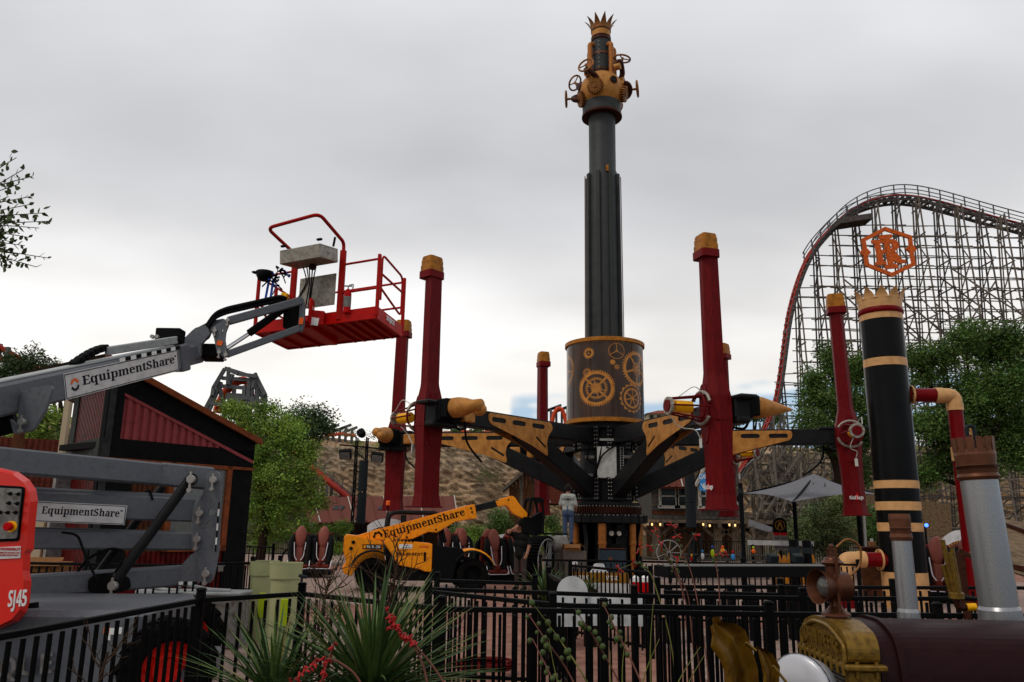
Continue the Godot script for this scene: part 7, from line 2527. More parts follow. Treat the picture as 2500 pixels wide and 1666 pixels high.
	b = MB.new()
	b.box(e * 0.5 - n * 0.85 + v3(0, yt - 0.1, 0), v3(e.length() * 0.96, 0.1, 1.5), fr(Vector3.ZERO, e, Vector3.UP).basis)
	part(b, "ceiling", M.booth_black, r)
	# sign on the fence in front
	var sp = P(287, 1468, 9.9)
	var sg = thing("warning_sign", "maroon sign with yellow art-deco capitals hung on the fence by the cabin", "sign", sp)
	b = MB.new()
	b.prism(soft2([v2(-0.19, -0.14), v2(0.19, -0.155), v2(0.19, 0.15), v2(-0.19, 0.15)], 0.03), 0.012)
	part(b, "board", M.sign_maroon, sg)
	letter("AUTHORIZED", v3(-0.12, 0.015, 0.008), v3(1, -0.03, 0), Vector3.UP, 0.072, 0.25, M.sign_letter, sg, "lettering", false)
	letter("PERSONNEL ONLY", v3(-0.18, -0.1, 0.008), v3(1, -0.05, 0), Vector3.UP, 0.072, 0.35, M.sign_letter, sg, "lettering", false)
	# rusty sheet fence and cream doorway further back
	var rf = thing("rusty_sheet_fence", "rusty corrugated sheet fence beyond the cabin", "fence", on(60, 19.0))
	var ro = rf.position
	var fy: float = P(60, 1070, 19.0).y
	corrugated(rf, on(-120, 18.5) - ro, on(150, 19.5) - ro, func(_t): return 0.0, func(_t): return fy, 0.12, 0.03, v3(0, 0, 1), M.rust_roof, "rusty_sheet")
	b = MB.new()
	b.box(on(18, 18.6) - ro + v3(0, fy * 0.5 + 0.05, 0.1), v3(0.16, fy + 0.1, 0.16))
	part(b, "post", M.board_brown, rf)
	var dw = thing("cream_doorway", "narrow cream painted door frame between the cabin and rusty fence", "door frame", on(125, 16.5))
	var dh: float = P(140, 950, 16.5).y
	b = MB.new()
	b.box(v3(0, dh * 0.5, 0), v3(0.12, dh, 0.12), Basis(), 0.01)
	part(b, "jamb", M.stucco, dw)
	b = MB.new()
	b.box(v3(-0.55, 1.05, 0.02), v3(0.85, 2.1, 0.06), Basis(), 0.01)
	part(b, "door", M.stucco, dw)
	# grey utility cabinets
	for q in [[420, 480, "long grey utility cabinet behind the black fence"], [500, 612, "pale pipe-topped utility cabinet beside the cabin wall"]]:
		var x0 = on(q[0] - 90, 11.3)
		var x1 = on(q[1], 11.3)
		var u = thing("utility_cabinet", q[2], "cabinet", (x0 + x1) * 0.5)
		var uh: float = P(q[1], 1452, 11.3).y
		b = MB.new()
		b.box(v3(0, uh * 0.5, 0), v3(x0.distance_to(x1), uh, 0.5), Basis(), 0.02)
		part(b, "body", M.grey_panel, u)
		b = MB.new()
		b.box(v3(0, uh + 0.02, 0), v3(x0.distance_to(x1) + 0.04, 0.04, 0.54), Basis(), 0.01)
		part(b, "lid", M.boom_light, u)
		b = MB.new()
		b.tube(soften([v3(-0.3, uh + 0.05, 0.1), v3(-0.28, uh + 0.14, 0.1), v3(0.1, uh + 0.06, 0.1), v3(0.4, uh + 0.05, 0.1)], 0.06), 0.028, 8)
		part(b, "drain_pipe", M.boom_light, u)
	# translucent lime bins
	for q in [[652, 1370, 11.9, 0.2, "translucent lime-tinted plastic bin behind the gate post"], [706, 1374, 10.9, 0.2, "pale yellow plastic bin with a shovel leaning on it"]]:
		var bp = on(q[0], q[2])
		var bn = thing("plastic_bin", q[4], "bin", bp)
		var h: float = P(q[0], q[1], q[2]).y
		var R: float = q[3]
		b = MB.new()
		b.lathe([v2(0, 0), v2(R * 0.82, 0), v2(R * 0.92, h * 0.82), v2(R * 1.02, h * 0.82), v2(R * 1.06, h * 0.98), v2(R * 1.08, h), v2(R * 0.98, h), v2(R * 0.9, h * 0.8)], 30, Transform3D(Basis(), Vector3.ZERO))
		part(b, "tub", M.bin_plastic, bn)
		b = MB.new()
		b.box(v3(R * 0.3, h * 0.45, R * 0.84), v3(0.1, 0.34, 0.03), Basis(Vector3.UP, 0.3), 0.01)
		part(b, "label", M.bin_lime, bn)
	var shv = thing("shovel", "dark handled tool leaning against the pale bin", "shovel", on(735, 10.3))
	b = MB.new()
	b.tube([v3(0, 0, 0), v3(0.06, 0.98, 0.02)], 0.016, 8)
	part(b, "shaft", M.grey_dark, shv)
	b = MB.new()
	b.tube([v3(0.02, 0.99, 0.02), v3(0.12, 0.97, 0.02)], 0.02, 8)
	part(b, "grip", M.grey_dark, shv)
	# cartons by the cabin door
	for q in [[105, 1385, "brown carton stacked by the cabin wall", M.cardboard], [130, 1372, "open tan carton on the stack by the cabin", M.cardboard]]:
		var cp = P(q[0], q[1], 12.4)
		var cn = thing("carton", q[2], "carton", v3(cp.x, 0, cp.z))
		b = MB.new()
		b.box(v3(0, cp.y * 0.5, 0), v3(0.45, cp.y, 0.4), Basis(Vector3.UP, 0.2), 0.01)
		part(b, "box", q[3], cn)
		b = MB.new()
		b.box(v3(0, cp.y + 0.01, 0.22), v3(0.45, 0.01, 0.2), Basis(Vector3.UP, 0.2) * Basis(Vector3.RIGHT, 0.6))
		part(b, "flap", q[3], cn)
# ---------------------------------------------------------------- ride cars parked on the plaza
var seat_meshes := {}
func make_seats() -> void:
	var b = MB.new()
	b.ball(v3(0, 0.93, -0.06), v3(0.175, 0.34, 0.1), 16, 10, Basis(Vector3.RIGHT, -0.18))
	seat_meshes["backrest"] = [b.mesh(), M.leather]
	b = MB.new()
	b.box(v3(0, 0.42, 0.0), v3(0.24, 0.5, 0.12), Basis(Vector3.RIGHT, -0.12), 0.05)
	seat_meshes["lumbar_pad"] = [b.mesh(), M.leather]
	for s in [-1.0, 1.0]:
		b = MB.new()
		b.tube(soften([v3(s * 0.2, 0.98, -0.1), v3(s * 0.25, 0.82, 0.02), v3(s * 0.26, 0.4, 0.1), v3(s * 0.2, 0.14, 0.2)], 0.12, 4), [0.05, 0.07, 0.085, 0.09, 0.09, 0.09, 0.09, 0.09, 0.09, 0.085, 0.08, 0.07], 10)
		seat_meshes["bolster%d" % int(s)] = [b.mesh(), M.pad_black]
	b = MB.new()
	b.tube(soften([v3(-0.17, 0.78, 0.1), v3(-0.13, 0.35, 0.22), v3(0.0, 0.2, 0.26), v3(0.13, 0.35, 0.22), v3(0.17, 0.78, 0.1)], 0.1, 4), 0.014, 6)
	seat_meshes["lap_bar"] = [b.mesh(), M.rail_white]
	b = MB.new()
	b.box(v3(0, 0.08, 0.12), v3(0.58, 0.13, 0.42), Basis(), 0.05)
	b.ball(v3(0, 0.16, 0.27), v3(0.08, 0.13, 0.07), 10, 6)
	seat_meshes["seat_pan"] = [b.mesh(), M.leather_dark]
	b = MB.new()
	b.tube(soften([v3(-0.32, 0.24, 0.2), v3(-0.32, 0.02, 0.33), v3(0.32, 0.02, 0.33), v3(0.32, 0.24, 0.2)], 0.08, 4), 0.014, 6)
	seat_meshes["foot_rail"] = [b.mesh(), M.rail_white]
	b = MB.new()
	b.box(v3(0, 0.62, -0.17), v3(0.5, 0.9, 0.08), Basis(Vector3.RIGHT, -0.12), 0.03)
	seat_meshes["seat_shell"] = [b.mesh(), M.leather_dark]
func ride_car(label: String, at: Vector3, turn: float, rows: Array) -> void:
	if seat_meshes.is_empty(): make_seats()
	var r = thing("ride_car", label, "ride car", at, turn, "ride cars parked round the tower")
	var b = MB.new()
	b.box(v3(0, 0.14, -0.1), v3(1.3, 0.14, 0.9), Basis(), 0.03)
	part(b, "base", M.black_matt, r)
	b = MB.new()
	b.lathe([v2(0.36, 0.0), v2(0.4, 0.03), v2(0.4, 0.08), v2(0.2, 0.1)], 20, Transform3D(Basis(), v3(0, 0, -0.05)))
	part(b, "turntable", M.pad_black, r)
	b = MB.new()
	b.box(v3(0, 0.75, -0.22), v3(0.16, 1.0, 0.3), Basis(), 0.04)
	part(b, "centre_column", M.pad_black, r)
	for q in rows:
		var s = Node3D.new()
		s.name = numbered(r, "seat")
		r.add_child(s)
		s.position = v3(q[0], 0.24, q[1])
		s.rotation.y = q[2]
		for k in seat_meshes: piece(seat_meshes[k][0], String(k).rstrip("-01"), seat_meshes[k][1], s)
func arch_panel(label: String, x0: float, x1: float, d: float, ytop: float, ybot: float) -> void:
	var c = (on(x0, d) + on(x1, d)) * 0.5
	var r = thing("curved_panel", label, "panel", c, 0.0, "curved gear-print panels")
	var w = on(x0, d).distance_to(on(x1, d))
	var yt: float = P(x0, ytop, d).y
	var yb: float = P(x0, ybot, d).y
	for k in [[yt, yt - 0.3, M.panel_white, "white_band", 0.0], [yt - 0.3, yb, M.panel_brown, "printed_sheet", -0.02]]:
		var b = MB.new()
		for i in 12:
			var p = func(t: float, y: float, z: float) -> Vector3:
				var a = lerpf(-0.75, 0.75, t)
				return v3(sin(a) / sin(0.75) * w * 0.5, y, (cos(a) - 1.0) * w * 0.7 + z)
			var t0 = i / 12.0
			var t1 = (i + 1) / 12.0
			var arch = func(t: float) -> float: return 0.28 * (1.0 - pow(2.0 * t - 1.0, 2.0))
			var z: float = k[4]
			b.quad(p.call(t0, k[1] + (arch.call(t0) if k[1] > yb else 0.0), z), p.call(t1, k[1] + (arch.call(t1) if k[1] > yb else 0.0), z), p.call(t1, k[0] + arch.call(t1), z), p.call(t0, k[0] + arch.call(t0), z))
			b.quad(p.call(t1, k[1] + (arch.call(t1) if k[1] > yb else 0.0), z - 0.03), p.call(t0, k[1] + (arch.call(t0) if k[1] > yb else 0.0), z - 0.03), p.call(t0, k[0] + arch.call(t0), z - 0.03), p.call(t1, k[0] + arch.call(t1), z - 0.03))
		part(b, k[3], k[2], r)
	for i in 14:
		var a = lerpf(-0.72, 0.72, i / 13.0)
		var b = MB.new()
		var t = i / 13.0
		b.box(v3(sin(a) / sin(0.75) * w * 0.5, yt - 0.33 + 0.28 * (1.0 - pow(2.0 * t - 1.0, 2.0)), (cos(a) - 1.0) * w * 0.7 + 0.0), v3(w / 30.0, 0.06, 0.03))
		part(b, "printed_tooth", M.gold_paint, r)
	for x in [-0.4, 0.4]:
		var b = MB.new()
		b.bar(v3(x * w, 0, -0.25), v3(x * w, yb + 0.2, -0.25), 0.06, 0.06)
		part(b, "leg", M.black_matt, r)
func plaza() -> void:
	rng.seed = 19
	var b: MB
	ride_car("pair of brown saddle seats standing beside the pale bins", on(763, 25.0), 0.12, [[-0.33, 0.0, 0.05], [0.33, -0.1, -0.08]])
	ride_car("brown seats half hidden behind the telehandler's black tank", on(1112, 27.5), 0.5, [[-0.3, 0.0, 0.0], [0.3, 0.0, 0.0], [0.5, -0.7, 0.0]])
	ride_car("four brown saddle seats under the curved panel beside the person in black", on(1235, 23.8), 0.42, [[-0.36, 0.05, 0.0], [0.36, 0.05, 0.0], [-0.3, -0.75, PI], [0.4, -0.75, PI]])
	ride_car("brown seats with chrome fittings between smokestack and red pipe", on(2318, 19.5), -0.5, [[-0.32, 0.0, 0.0], [0.32, 0.0, 0.0], [-0.3, -0.75, PI], [0.32, -0.75, PI]])
	arch_panel("curved panel with white rim and gear teeth behind the four seats", 1180, 1300, 25.6, 1326, 1375)
	arch_panel("curved white-rimmed panel half hidden by the telehandler cab", 893, 1000, 31.0, 1284, 1330)
	arch_panel("curved white-rimmed panel behind the seats by the smokestack", 2305, 2380, 24.0, 1318, 1360)
	# ---- big ribbed wheel, motor, cartons by the ride base
	var wp = on(1322, 22.6)
	var wh = thing("ribbed_wheel", "large black ribbed wheel with thin steel spokes beside the motor", "wheel", wp)
	var ax = v3(0.86, 0, 0.5).normalized()
	var xf = Transform3D(Basis(ax.cross(Vector3.UP).normalized(), ax, ax.cross(Vector3.UP).normalized().cross(ax)), v3(0, 0.68, 0))
	b = MB.new()
	b.lathe([v2(0.58, -0.2), v2(0.63, -0.2), v2(0.63, 0.2), v2(0.58, 0.2)], 40, xf)
	part(b, "tread_band", M.rubber, wh)
	for k in 44:
		b = MB.new()
		var a = TAU * k / 44
		b.box(xf * v3(cos(a) * 0.645, 0, sin(a) * 0.645), v3(0.05, 0.4, 0.045), xf.basis * Basis(Vector3.UP, -a))
		part(b, "tread_rib", M.black_matt, wh)
	b = MB.new()
	b.tube(arc(xf * v3(0, 0.2, 0), xf.basis.x, xf.basis.z, 0.58, 0, TAU, 36), 0.02, 6, false)
	part(b, "rim", M.bolt_steel, wh)
	for k in 12:
		b = MB.new()
		var a = TAU * k / 12
		b.tube([xf * v3(0, 0.12, 0), xf * v3(cos(a) * 0.58, 0.2, sin(a) * 0.58)], 0.012, 5)
		part(b, "spoke", M.bolt_steel, wh)
	var mo = thing("electric_motor", "round grey gear motor on a steel frame beside the ribbed wheel", "motor", on(1362, 22.9))
	b = MB.new()
	var my: float = P(1365, 1330, 22.9).y
	b.lathe([v2(0, -0.24), v2(0.2, -0.24), v2(0.25, -0.15), v2(0.25, 0.1), v2(0.2, 0.2), v2(0.09, 0.24), v2(0.08, 0.32), v2(0, 0.32)], 22, Transform3D(Basis(Vector3.UP, 0.5) * Basis(Vector3.RIGHT, PI / 2), v3(0.06, my, 0)), true)
	part(b, "housing", M.grey_panel, mo)
	for x in [-0.22, 0.2]:
		b = MB.new()
		b.box(v3(x, (my + 0.25) * 0.5, 0), v3(0.08, my + 0.25, 0.25), Basis(), 0.01)
		part(b, "frame_plate", M.boom_light, mo)
	b = MB.new()
	b.box(v3(0, 0.06, 0), v3(0.7, 0.12, 0.5), Basis(), 0.01)
	part(b, "skid", M.grey_dark, mo)
	for q in [[1402, 1366, 22.0, 0.62, 0.36, "grey steel carton below the open cardboard box", M.cardboard_grey, 0.0], [1375, 1372, 22.2, 0.4, 0.3, "small grey carton beside the motor frame", M.cardboard_grey, 0.3]]:
		var p = P(q[0], q[1], q[2])
		var cn = thing("carton", q[5], "carton", v3(p.x, 0, p.z))
		b = MB.new()
		var h: float = p.y + 0.22
		b.box(v3(0, h * 0.5, 0), v3(q[3], h, q[4]), Basis(Vector3.UP, q[7]), 0.01)
		part(b, "box", q[6], cn)
		b = MB.new()
		b.box(v3(0, h * 0.7, q[4] * 0.5 + 0.004), v3(0.14, 0.1, 0.004), Basis(Vector3.UP, q[7]))
		part(b, "label", M.ink_white, cn)
	var cp = P(1396, 1342, 22.0)
	var cc = thing("open_carton", "open brown cardboard box on top of the grey carton", "carton", cp)
	b = MB.new()
	for s in [-1.0, 1.0]:
		b.box(v3(s * 0.22, 0, 0), v3(0.01, 0.26, 0.32)); b.box(v3(0, 0, s * 0.16), v3(0.44, 0.26, 0.01))
	b.box(v3(0, -0.12, 0), v3(0.44, 0.01, 0.32))
	part(b, "box", M.cardboard, cc)
	for s in [-1.0, 1.0]:
		b = MB.new()
		b.box(v3(s * 0.28, 0.1, 0.02), v3(0.16, 0.01, 0.3), Basis(v3(0, 0, 1), -s * 0.7))
		part(b, "flap", M.cardboard, cc)
	b = MB.new()
	b.box(v3(0, 0.09, 0.21), v3(0.42, 0.01, 0.13), Basis(Vector3.RIGHT, 0.8))
	part(b, "flap", M.cardboard, cc)
	# blue steel tank
	var tk = thing("blue_tank", "square dull blue steel tank standing against the ride base", "tank", on(1493, 23.4))
	var th: float = P(1493, 1341, 23.4).y
	b = MB.new()
	b.box(v3(0, th * 0.5, 0), v3(0.72, th, 0.6), Basis(), 0.03)
	part(b, "body", M.drum_blue, tk)
	b = MB.new()
	b.box(v3(0, th + 0.01, 0), v3(0.75, 0.03, 0.63), Basis(), 0.01)
	part(b, "lid", M.dark_bronze, tk)
	b = MB.new()
	b.prism(ring_poly(0.06, 16), 0.01, Transform3D(Basis(), v3(-0.08, th * 0.74, 0.305)))
	part(b, "rust_spot_badge", M.copper, tk)
	# ---- notice boards
	var nb = thing("caution_board", "gold topped notice board lettered in white behind the sloping fence", "sign", P(1462, 1420, 12.6))
	b = MB.new()
	b.prism(soft2([v2(-0.46, -0.02), v2(0.45, -0.02), v2(0.45, 0.13), v2(-0.46, 0.13)], 0.02), 0.012)
	part(b, "gold_strip", M.sign_gold, nb)
	b = MB.new()
	b.box(v3(0, -0.32, 0), v3(0.91, 0.59, 0.01))
	part(b, "white_field", M.panel_white, nb)
	letter("AVISO", v3(0.09, 0.02, 0.008), Vector3.RIGHT, Vector3.UP, 0.065, 0.22, M.ink_white, nb, "lettering", false)
	letter("NOTICE", v3(-0.4, 0.02, 0.008), Vector3.RIGHT, Vector3.UP, 0.065, 0.24, M.ink_white, nb, "lettering", false)
	for x in [-0.35, 0.35]:
		b = MB.new()
		b.bar(v3(x, 0.1, -0.03), v3(x, -nb.position.y, -0.03), 0.04, 0.04)
		part(b, "leg", M.fence_black, nb)
	var wb = thing("white_board", "blank white arch-topped board behind the queue fence", "sign", on(1397, 8.3))
	var wy: float = P(1397, 1407, 8.3).y
	b = MB.new()
	var pts = []
	for i in 13: pts.append(v2(cos(PI * i / 12) * 0.155, wy - 0.155 + sin(PI * i / 12) * 0.155))
	pts.append(v2(-0.155, wy - 0.48)); pts.append(v2(0.155, wy - 0.48))
	b.prism(PackedVector2Array(pts), 0.012)
	part(b, "arch_panel", M.panel_white, wb)
	b = MB.new()
	b.box(v3(0.25, wy - 0.33, -0.03), v3(0.9, 0.28, 0.012))
	part(b, "wide_panel", M.panel_white, wb)
	for x in [-0.2, 0.5]:
		b = MB.new()
		b.bar(v3(x, 0, -0.06), v3(x, wy - 0.3, -0.06), 0.05, 0.05)
		part(b, "leg", M.fence_black, wb)
	# small white finial sign and red drink cartons by the fence
	var fs = thing("white_finial_sign", "small white ornate board in front of the blue tank", "sign", on(1462, 13.2))
	b = MB.new()
	var fy: float = P(1462, 1376, 13.2).y
	b.prism(soft2([v2(-0.16, fy - 0.34), v2(0.16, fy - 0.34), v2(0.14, fy - 0.24), v2(0.17, fy - 0.16), v2(0.1, fy - 0.1), v2(0.08, fy), v2(-0.08, fy), v2(-0.12, fy - 0.1), v2(-0.17, fy - 0.16), v2(-0.14, fy - 0.24)], 0.04), 0.012)
	part(b, "board", M.panel_white, fs)
	b = MB.new()
	b.bar(v3(0, 0, -0.02), v3(0, fy - 0.1, -0.02), 0.04, 0.03)
	part(b, "leg", M.fence_black, fs)
	for q in [[1552, "red and white bottle standing by the dark post"], [1573, "red and white tub between the fence posts"], [1586, "slim red and white bottle behind the corner post"]]:
		var p = P(q[0], 1425, 12.0)
		var t = thing("cleaning_bottle", q[1], "bottle", v3(p.x, 0.0, p.z))
		b = MB.new()
		b.box(v3(0, 0.36, 0), v3(0.08, 0.72, 0.08), Basis(), 0.01)
		part(b, "stand", M.black_matt, t)
		b = MB.new()
		b.lathe([v2(0, 0.72), v2(0.05, 0.72), v2(0.05, 0.86), v2(0.0, 0.87)], 14)
		part(b, "body", M.bright_red, t)
		b = MB.new()
		b.lathe([v2(0, 0.861), v2(0.05, 0.861), v2(0.05, 0.92), v2(0.02, 0.95), v2(0.0, 0.95)], 14)
		part(b, "cap", M.ink_white, t)
	# ---- black trough with a pale rim
	var tr = thing("long_counter", "long low black counter with a pale metal rim behind the seed stalks", "counter", on(1800, 12.6))
	var ty: float = P(1800, 1378, 12.6).y
	var ta = on(1612, 12.2) - tr.position
	var tb = on(2000, 13.0) - tr.position
	b = MB.new()
	b.bar(ta + v3(0, ty - 0.1, 0), tb + v3(0, ty - 0.1, 0), 0.5, 0.16, Vector3.UP, 0.01)
	part(b, "front", M.black_matt, tr)
	b = MB.new()
	b.bar(ta + v3(0, ty, 0.24), tb + v3(0, ty, 0.24), 0.03, 0.03)
	part(b, "metal_rim", M.bolt_steel, tr)
	for k in 8:
		b = MB.new()
		var p = ta.lerp(tb, (k + 0.3) / 8.0)
		b.bar(p, p + v3(0, ty - 0.3, 0), 0.1 if k % 3 else 0.22, 0.1)
		part(b, "leg", M.black_matt, tr)
	# ---- spoked wheel sculpture and frames
	var sw = thing("spoked_wheels", "large thin-rimmed spoked wheel leaning among dark frames beside the base", "wheel", on(1640, 24.5))
	var sc: Vector3 = P(1633, 1350, 24.5) - sw.position
	b = MB.new()
	b.tube(arc(sc, Vector3.RIGHT, Vector3.UP, 0.36, 0, TAU, 32), 0.018, 6, false)
	part(b, "rim", M.bolt_steel, sw)
	b = MB.new()
	b.tube(arc(sc, Vector3.RIGHT, Vector3.UP, 0.12, 0, TAU, 20), 0.012, 6, false)
	part(b, "inner_rim", M.copper, sw)
	for k in 9:
		b = MB.new()
		var a = TAU * k / 9
		b.tube([sc, sc + v3(cos(a), sin(a), 0) * 0.36], 0.012, 5)
		part(b, "spoke", M.bolt_steel, sw)
	b = MB.new()
	b.prism(PackedVector2Array([v2(0, 0.0), v2(-0.06, -0.36), v2(0.22, -0.3)]), 0.02, Transform3D(Basis(), sc))
	part(b, "vane", M.grey_panel, sw)
	b = MB.new()
	b.tube(arc(sc + v3(0.45, 0.15, -0.3), v3(1, 0, 0.3), Vector3.UP, 0.5, 0, TAU, 28), 0.025, 6, false)
	part(b, "dark_hoop", M.black_matt, sw)
	for q in [[0.1, 0.9, 0.15], [0.5, -0.2, 0.3], [0.9, -0.5, 0.2], [0.75, 0.4, 0.1]]:
		b = MB.new()
		b.tube([sc + v3(q[0], -sc.y, -0.3), sc + v3(q[0] + q[2], 0.6, -0.4)], 0.03, 6)
		part(b, "frame_tube", M.grey_dark, sw)
	b = MB.new()
	b.bar(v3(sc.x, 0, -0.05), sc, 0.05, 0.05)
	part(b, "stand", M.black_matt, sw)
	# ---- truss mast with loudspeakers
	var D = 34.0
	var tm = thing("truss_mast", "black lattice truss mast with floodlights and a hanging speaker column", "mast", on(872, D))
	var mh: float = P(872, 1068, D).y
	for q in [[-0.22, -0.2], [0.22, -0.2], [-0.22, 0.2], [0.22, 0.2]]:
		b = MB.new()
		b.tube([v3(q[0], 0, q[1]), v3(q[0], mh, q[1])], 0.035, 6)
		part(b, "chord", M.black_matt, tm)
	b = MB.new()
	var yy = 0.2
	var fl = 1.0
	while yy < mh - 0.4:
		for z in [-0.2, 0.2]:
			b.bar(v3(-0.22 * fl, yy, z), v3(0.22 * fl, yy + 0.36, z), 0.025, 0.025)
			b.bar(v3(z * 1.1, yy, -0.2 * fl), v3(z * 1.1, yy + 0.36, 0.2 * fl), 0.025, 0.025)
		yy += 0.36; fl = -fl
	bits(b, "lattice", M.black_matt, tm)
	b = MB.new()
	b.bar(v3(-0.9, mh - 0.35, 0.2), v3(1.0, mh - 0.5, 0.2), 0.06, 0.06)
	part(b, "cross_arm", M.black_matt, tm)
	for q in [[-0.62, mh - 0.75, -0.1], [0.72, mh - 0.85, 0.3]]:
		b = MB.new()
		b.box(v3(q[0], q[1], 0.25), v3(0.5, 0.4, 0.25), Basis(v3(0, 0, 1), -q[2] * 0.4) * Basis(Vector3.RIGHT, 0.5), 0.03)
		var fo = part(b, "floodlight", M.black_matt, tm)
		b = MB.new()
		b.box(v3(q[0], q[1] - 0.08, 0.38), v3(0.42, 0.3, 0.02), Basis(v3(0, 0, 1), -q[2] * 0.4) * Basis(Vector3.RIGHT, 0.5))
		part(b, "lamp_face", M.grey_panel, fo)
	b = MB.new()
	b.lathe([v2(0.0, 0), v2(0.12, 0), v2(0.18, 0.12), v2(0.18, 0.3), v2(0, 0.32)], 16, Transform3D(Basis(v3(1, 0, 0.4).normalized(), 1.0), v3(0.05, mh + 0.05, 0.1)))
	part(b, "spotlight", M.black_matt, tm)
	var ya: float = P(880, 1127, D).y
	var yb: float = P(880, 1282, D).y
	for k in 2:
		b = MB.new()
		var y0 = lerpf(ya, yb, k * 0.5)
		var y1 = lerpf(ya, yb, k * 0.5 + 0.48)
		b.lathe([v2(0, y1), v2(0.19, y1), v2(0.19, y0), v2(0, y0)], 16, Transform3D(Basis(), v3(0.2, 0, 0.42)))
		part(b, "speaker_column", M.grey_dark, tm)
	var sp2 = thing("speaker_mast", "single dark speaker column on a pole before the timber building", "mast", on(1688, 36.0))
	b = MB.new()
	b.tube([v3(0.16, 0, -0.1), v3(0.16, P(1688, 1130, 36.0).y, -0.1)], 0.06, 8)
	part(b, "pole", M.black_matt, sp2)
	b = MB.new()
	var s0: float = P(1688, 1288, 36.0).y
	b.lathe([v2(0, s0), v2(0.23, s0), v2(0.23, s0 + 1.05), v2(0.21, s0 + 1.06), v2(0.23, s0 + 1.08), v2(0.23, s0 + 2.4), v2(0, s0 + 2.4)], 18)
	part(b, "speaker_column", M.grey_dark, sp2)
	# ---- grey umbrella canopy
	D = 29.0
	var um = thing("shade_umbrella", "wide grey square shade canopy on black poles beside the crimson blade", "umbrella", on(1985, D))
	var o = um.position
	var ap: Vector3 = P(1987, 1157, D) - o
	var cs = [P(1808, 1206, D + 1.0) - o, P(1935, 1226, D - 3.4) - o, P(2150, 1207, D - 1.0) - o, P(2040, 1190, D + 3.4) - o]
	for i in 4:
		b = MB.new()
		var c0: Vector3 = cs[i]
		var c1: Vector3 = cs[(i + 1) % 4]
		var prev = []
		for s in 7:
			var t = s / 6.0
			var row = []
			for u in 7:
				var k = u / 6.0
				var base = c0.lerp(c1, k)
				base += (ap * v3(1, 0, 1) - base * v3(1, 0, 1)) * 0.06 * (1.0 - pow(2.0 * k - 1.0, 2.0)) + v3(0, 0.1 * (1.0 - pow(2.0 * k - 1.0, 2.0)), 0)
				var p = base.lerp(ap, t)
				p.y -= 0.1 * sin(PI * t)
				row.append(p)
			if s > 0:
				for u in 6: b.quad(prev[u], prev[u + 1], row[u + 1], row[u])
			prev = row
		part(b, "canopy_panel", M.canvas_grey, um)
		b = MB.new()
		b.tube([c0 + v3(0, -0.03, 0), ap + v3(0, -0.1, 0)], 0.035, 6)
		part(b, "rib", M.black_matt, um)
	b = MB.new()
	var ps: Vector3 = P(1939, 1226, D - 0.6) - o
	b.tube([v3(ps.x, 0, ps.z), ps + v3(0, 0.4, 0)], 0.07, 10)
	part(b, "pole", M.black_matt, um)
	b = MB.new()
	ps = P(2095, 1230, D) - o
	b.tube([v3(ps.x, 0, ps.z), ps + v3(0, 0.3, 0)], 0.09, 10)
	part(b, "pole", M.black_matt, um)
	b = MB.new()
	b.ball(P(1806, 1217, D + 0.8) - o, v3(0.12, 0.14, 0.12), 10, 6)
	part(b, "corner_lamp", M.black_matt, um)
	for x in [1988, 2016]:
		b = MB.new()
		var lp: Vector3 = P(x, 1208, D - 1.0) - o
		b.lathe([v2(0.1, 0), v2(0.03, 0.16), v2(0.01, 0.4)], 10, Transform3D(Basis(), lp))
		part(b, "pendant", M.grey_dark, um)
	# ---- kiosk notice
	D = 31.0
	var ko = thing("arched_notice", "dark arched park notice with gold roundel above two red-headed panels", "sign", on(1904, D))
	var k0: float = P(1904, 1264, D).y
	var k1: float = P(1904, 1301, D).y
	var k2: float = P(1904, 1345, D).y
	b = MB.new()
	pts = []
	for i in 15: pts.append(v2(cos(PI * i / 14) * 0.26, k0 - 0.26 + sin(PI * i / 14) * 0.26))
	pts.append(v2(-0.26, k1)); pts.append(v2(0.26, k1))
	b.prism(PackedVector2Array(pts), 0.06)
	part(b, "head_board", M.black_matt, ko)
	b = MB.new()
	b.prism(ring_poly(0.19, 24), 0.02, Transform3D(Basis(), v3(0, k0 - 0.29, 0.035)), [ring_poly(0.165, 24)])
	part(b, "gold_ring", M.sign_gold, ko)
	b = MB.new()
	b.prism(PackedVector2Array([v2(-0.1, -0.12), v2(-0.05, -0.12), v2(-0.04, -0.02), v2(0.04, -0.02), v2(0.05, -0.12), v2(0.1, -0.12), v2(0.09, 0.02), v2(0.05, 0.06), v2(0.04, 0.13), v2(-0.04, 0.13), v2(-0.05, 0.06), v2(-0.09, 0.02)]), 0.02, Transform3D(Basis(), v3(0, k0 - 0.29, 0.035)))
	part(b, "gold_mark", M.sign_gold, ko)
	for s in [-1.0, 1.0]:
		b = MB.new()
		b.box(v3(s * 0.135, (k1 + k2) * 0.5, 0), v3(0.25, k1 - k2, 0.04))
		var pn = part(b, "panel", M.grey_panel, ko)
		b = MB.new()
		b.box(v3(s * 0.135, k1 - 0.05, 0.024), v3(0.25, 0.1, 0.01))
		part(b, "red_header", M.bright_red, pn)
		for i in 4:
			b = MB.new()
			b.box(v3(s * 0.135, k1 - 0.2 - i * 0.11, 0.024), v3(0.18, 0.03, 0.01))
			part(b, "print_line", M.bright_red if i == 2 else M.grey_dark, pn)
	b = MB.new()
	b.bar(v3(0, 0, -0.05), v3(0, k2, -0.05), 0.1, 0.08)
	part(b, "post", M.black_matt, ko)
	# pale sheet roof edge, white beam, orange pickets, speakers on posts
	var sr = thing("pale_sheet_roof", "pale slanted sheet roof below the coaster lumber", "roof", on(1858, 40.0))
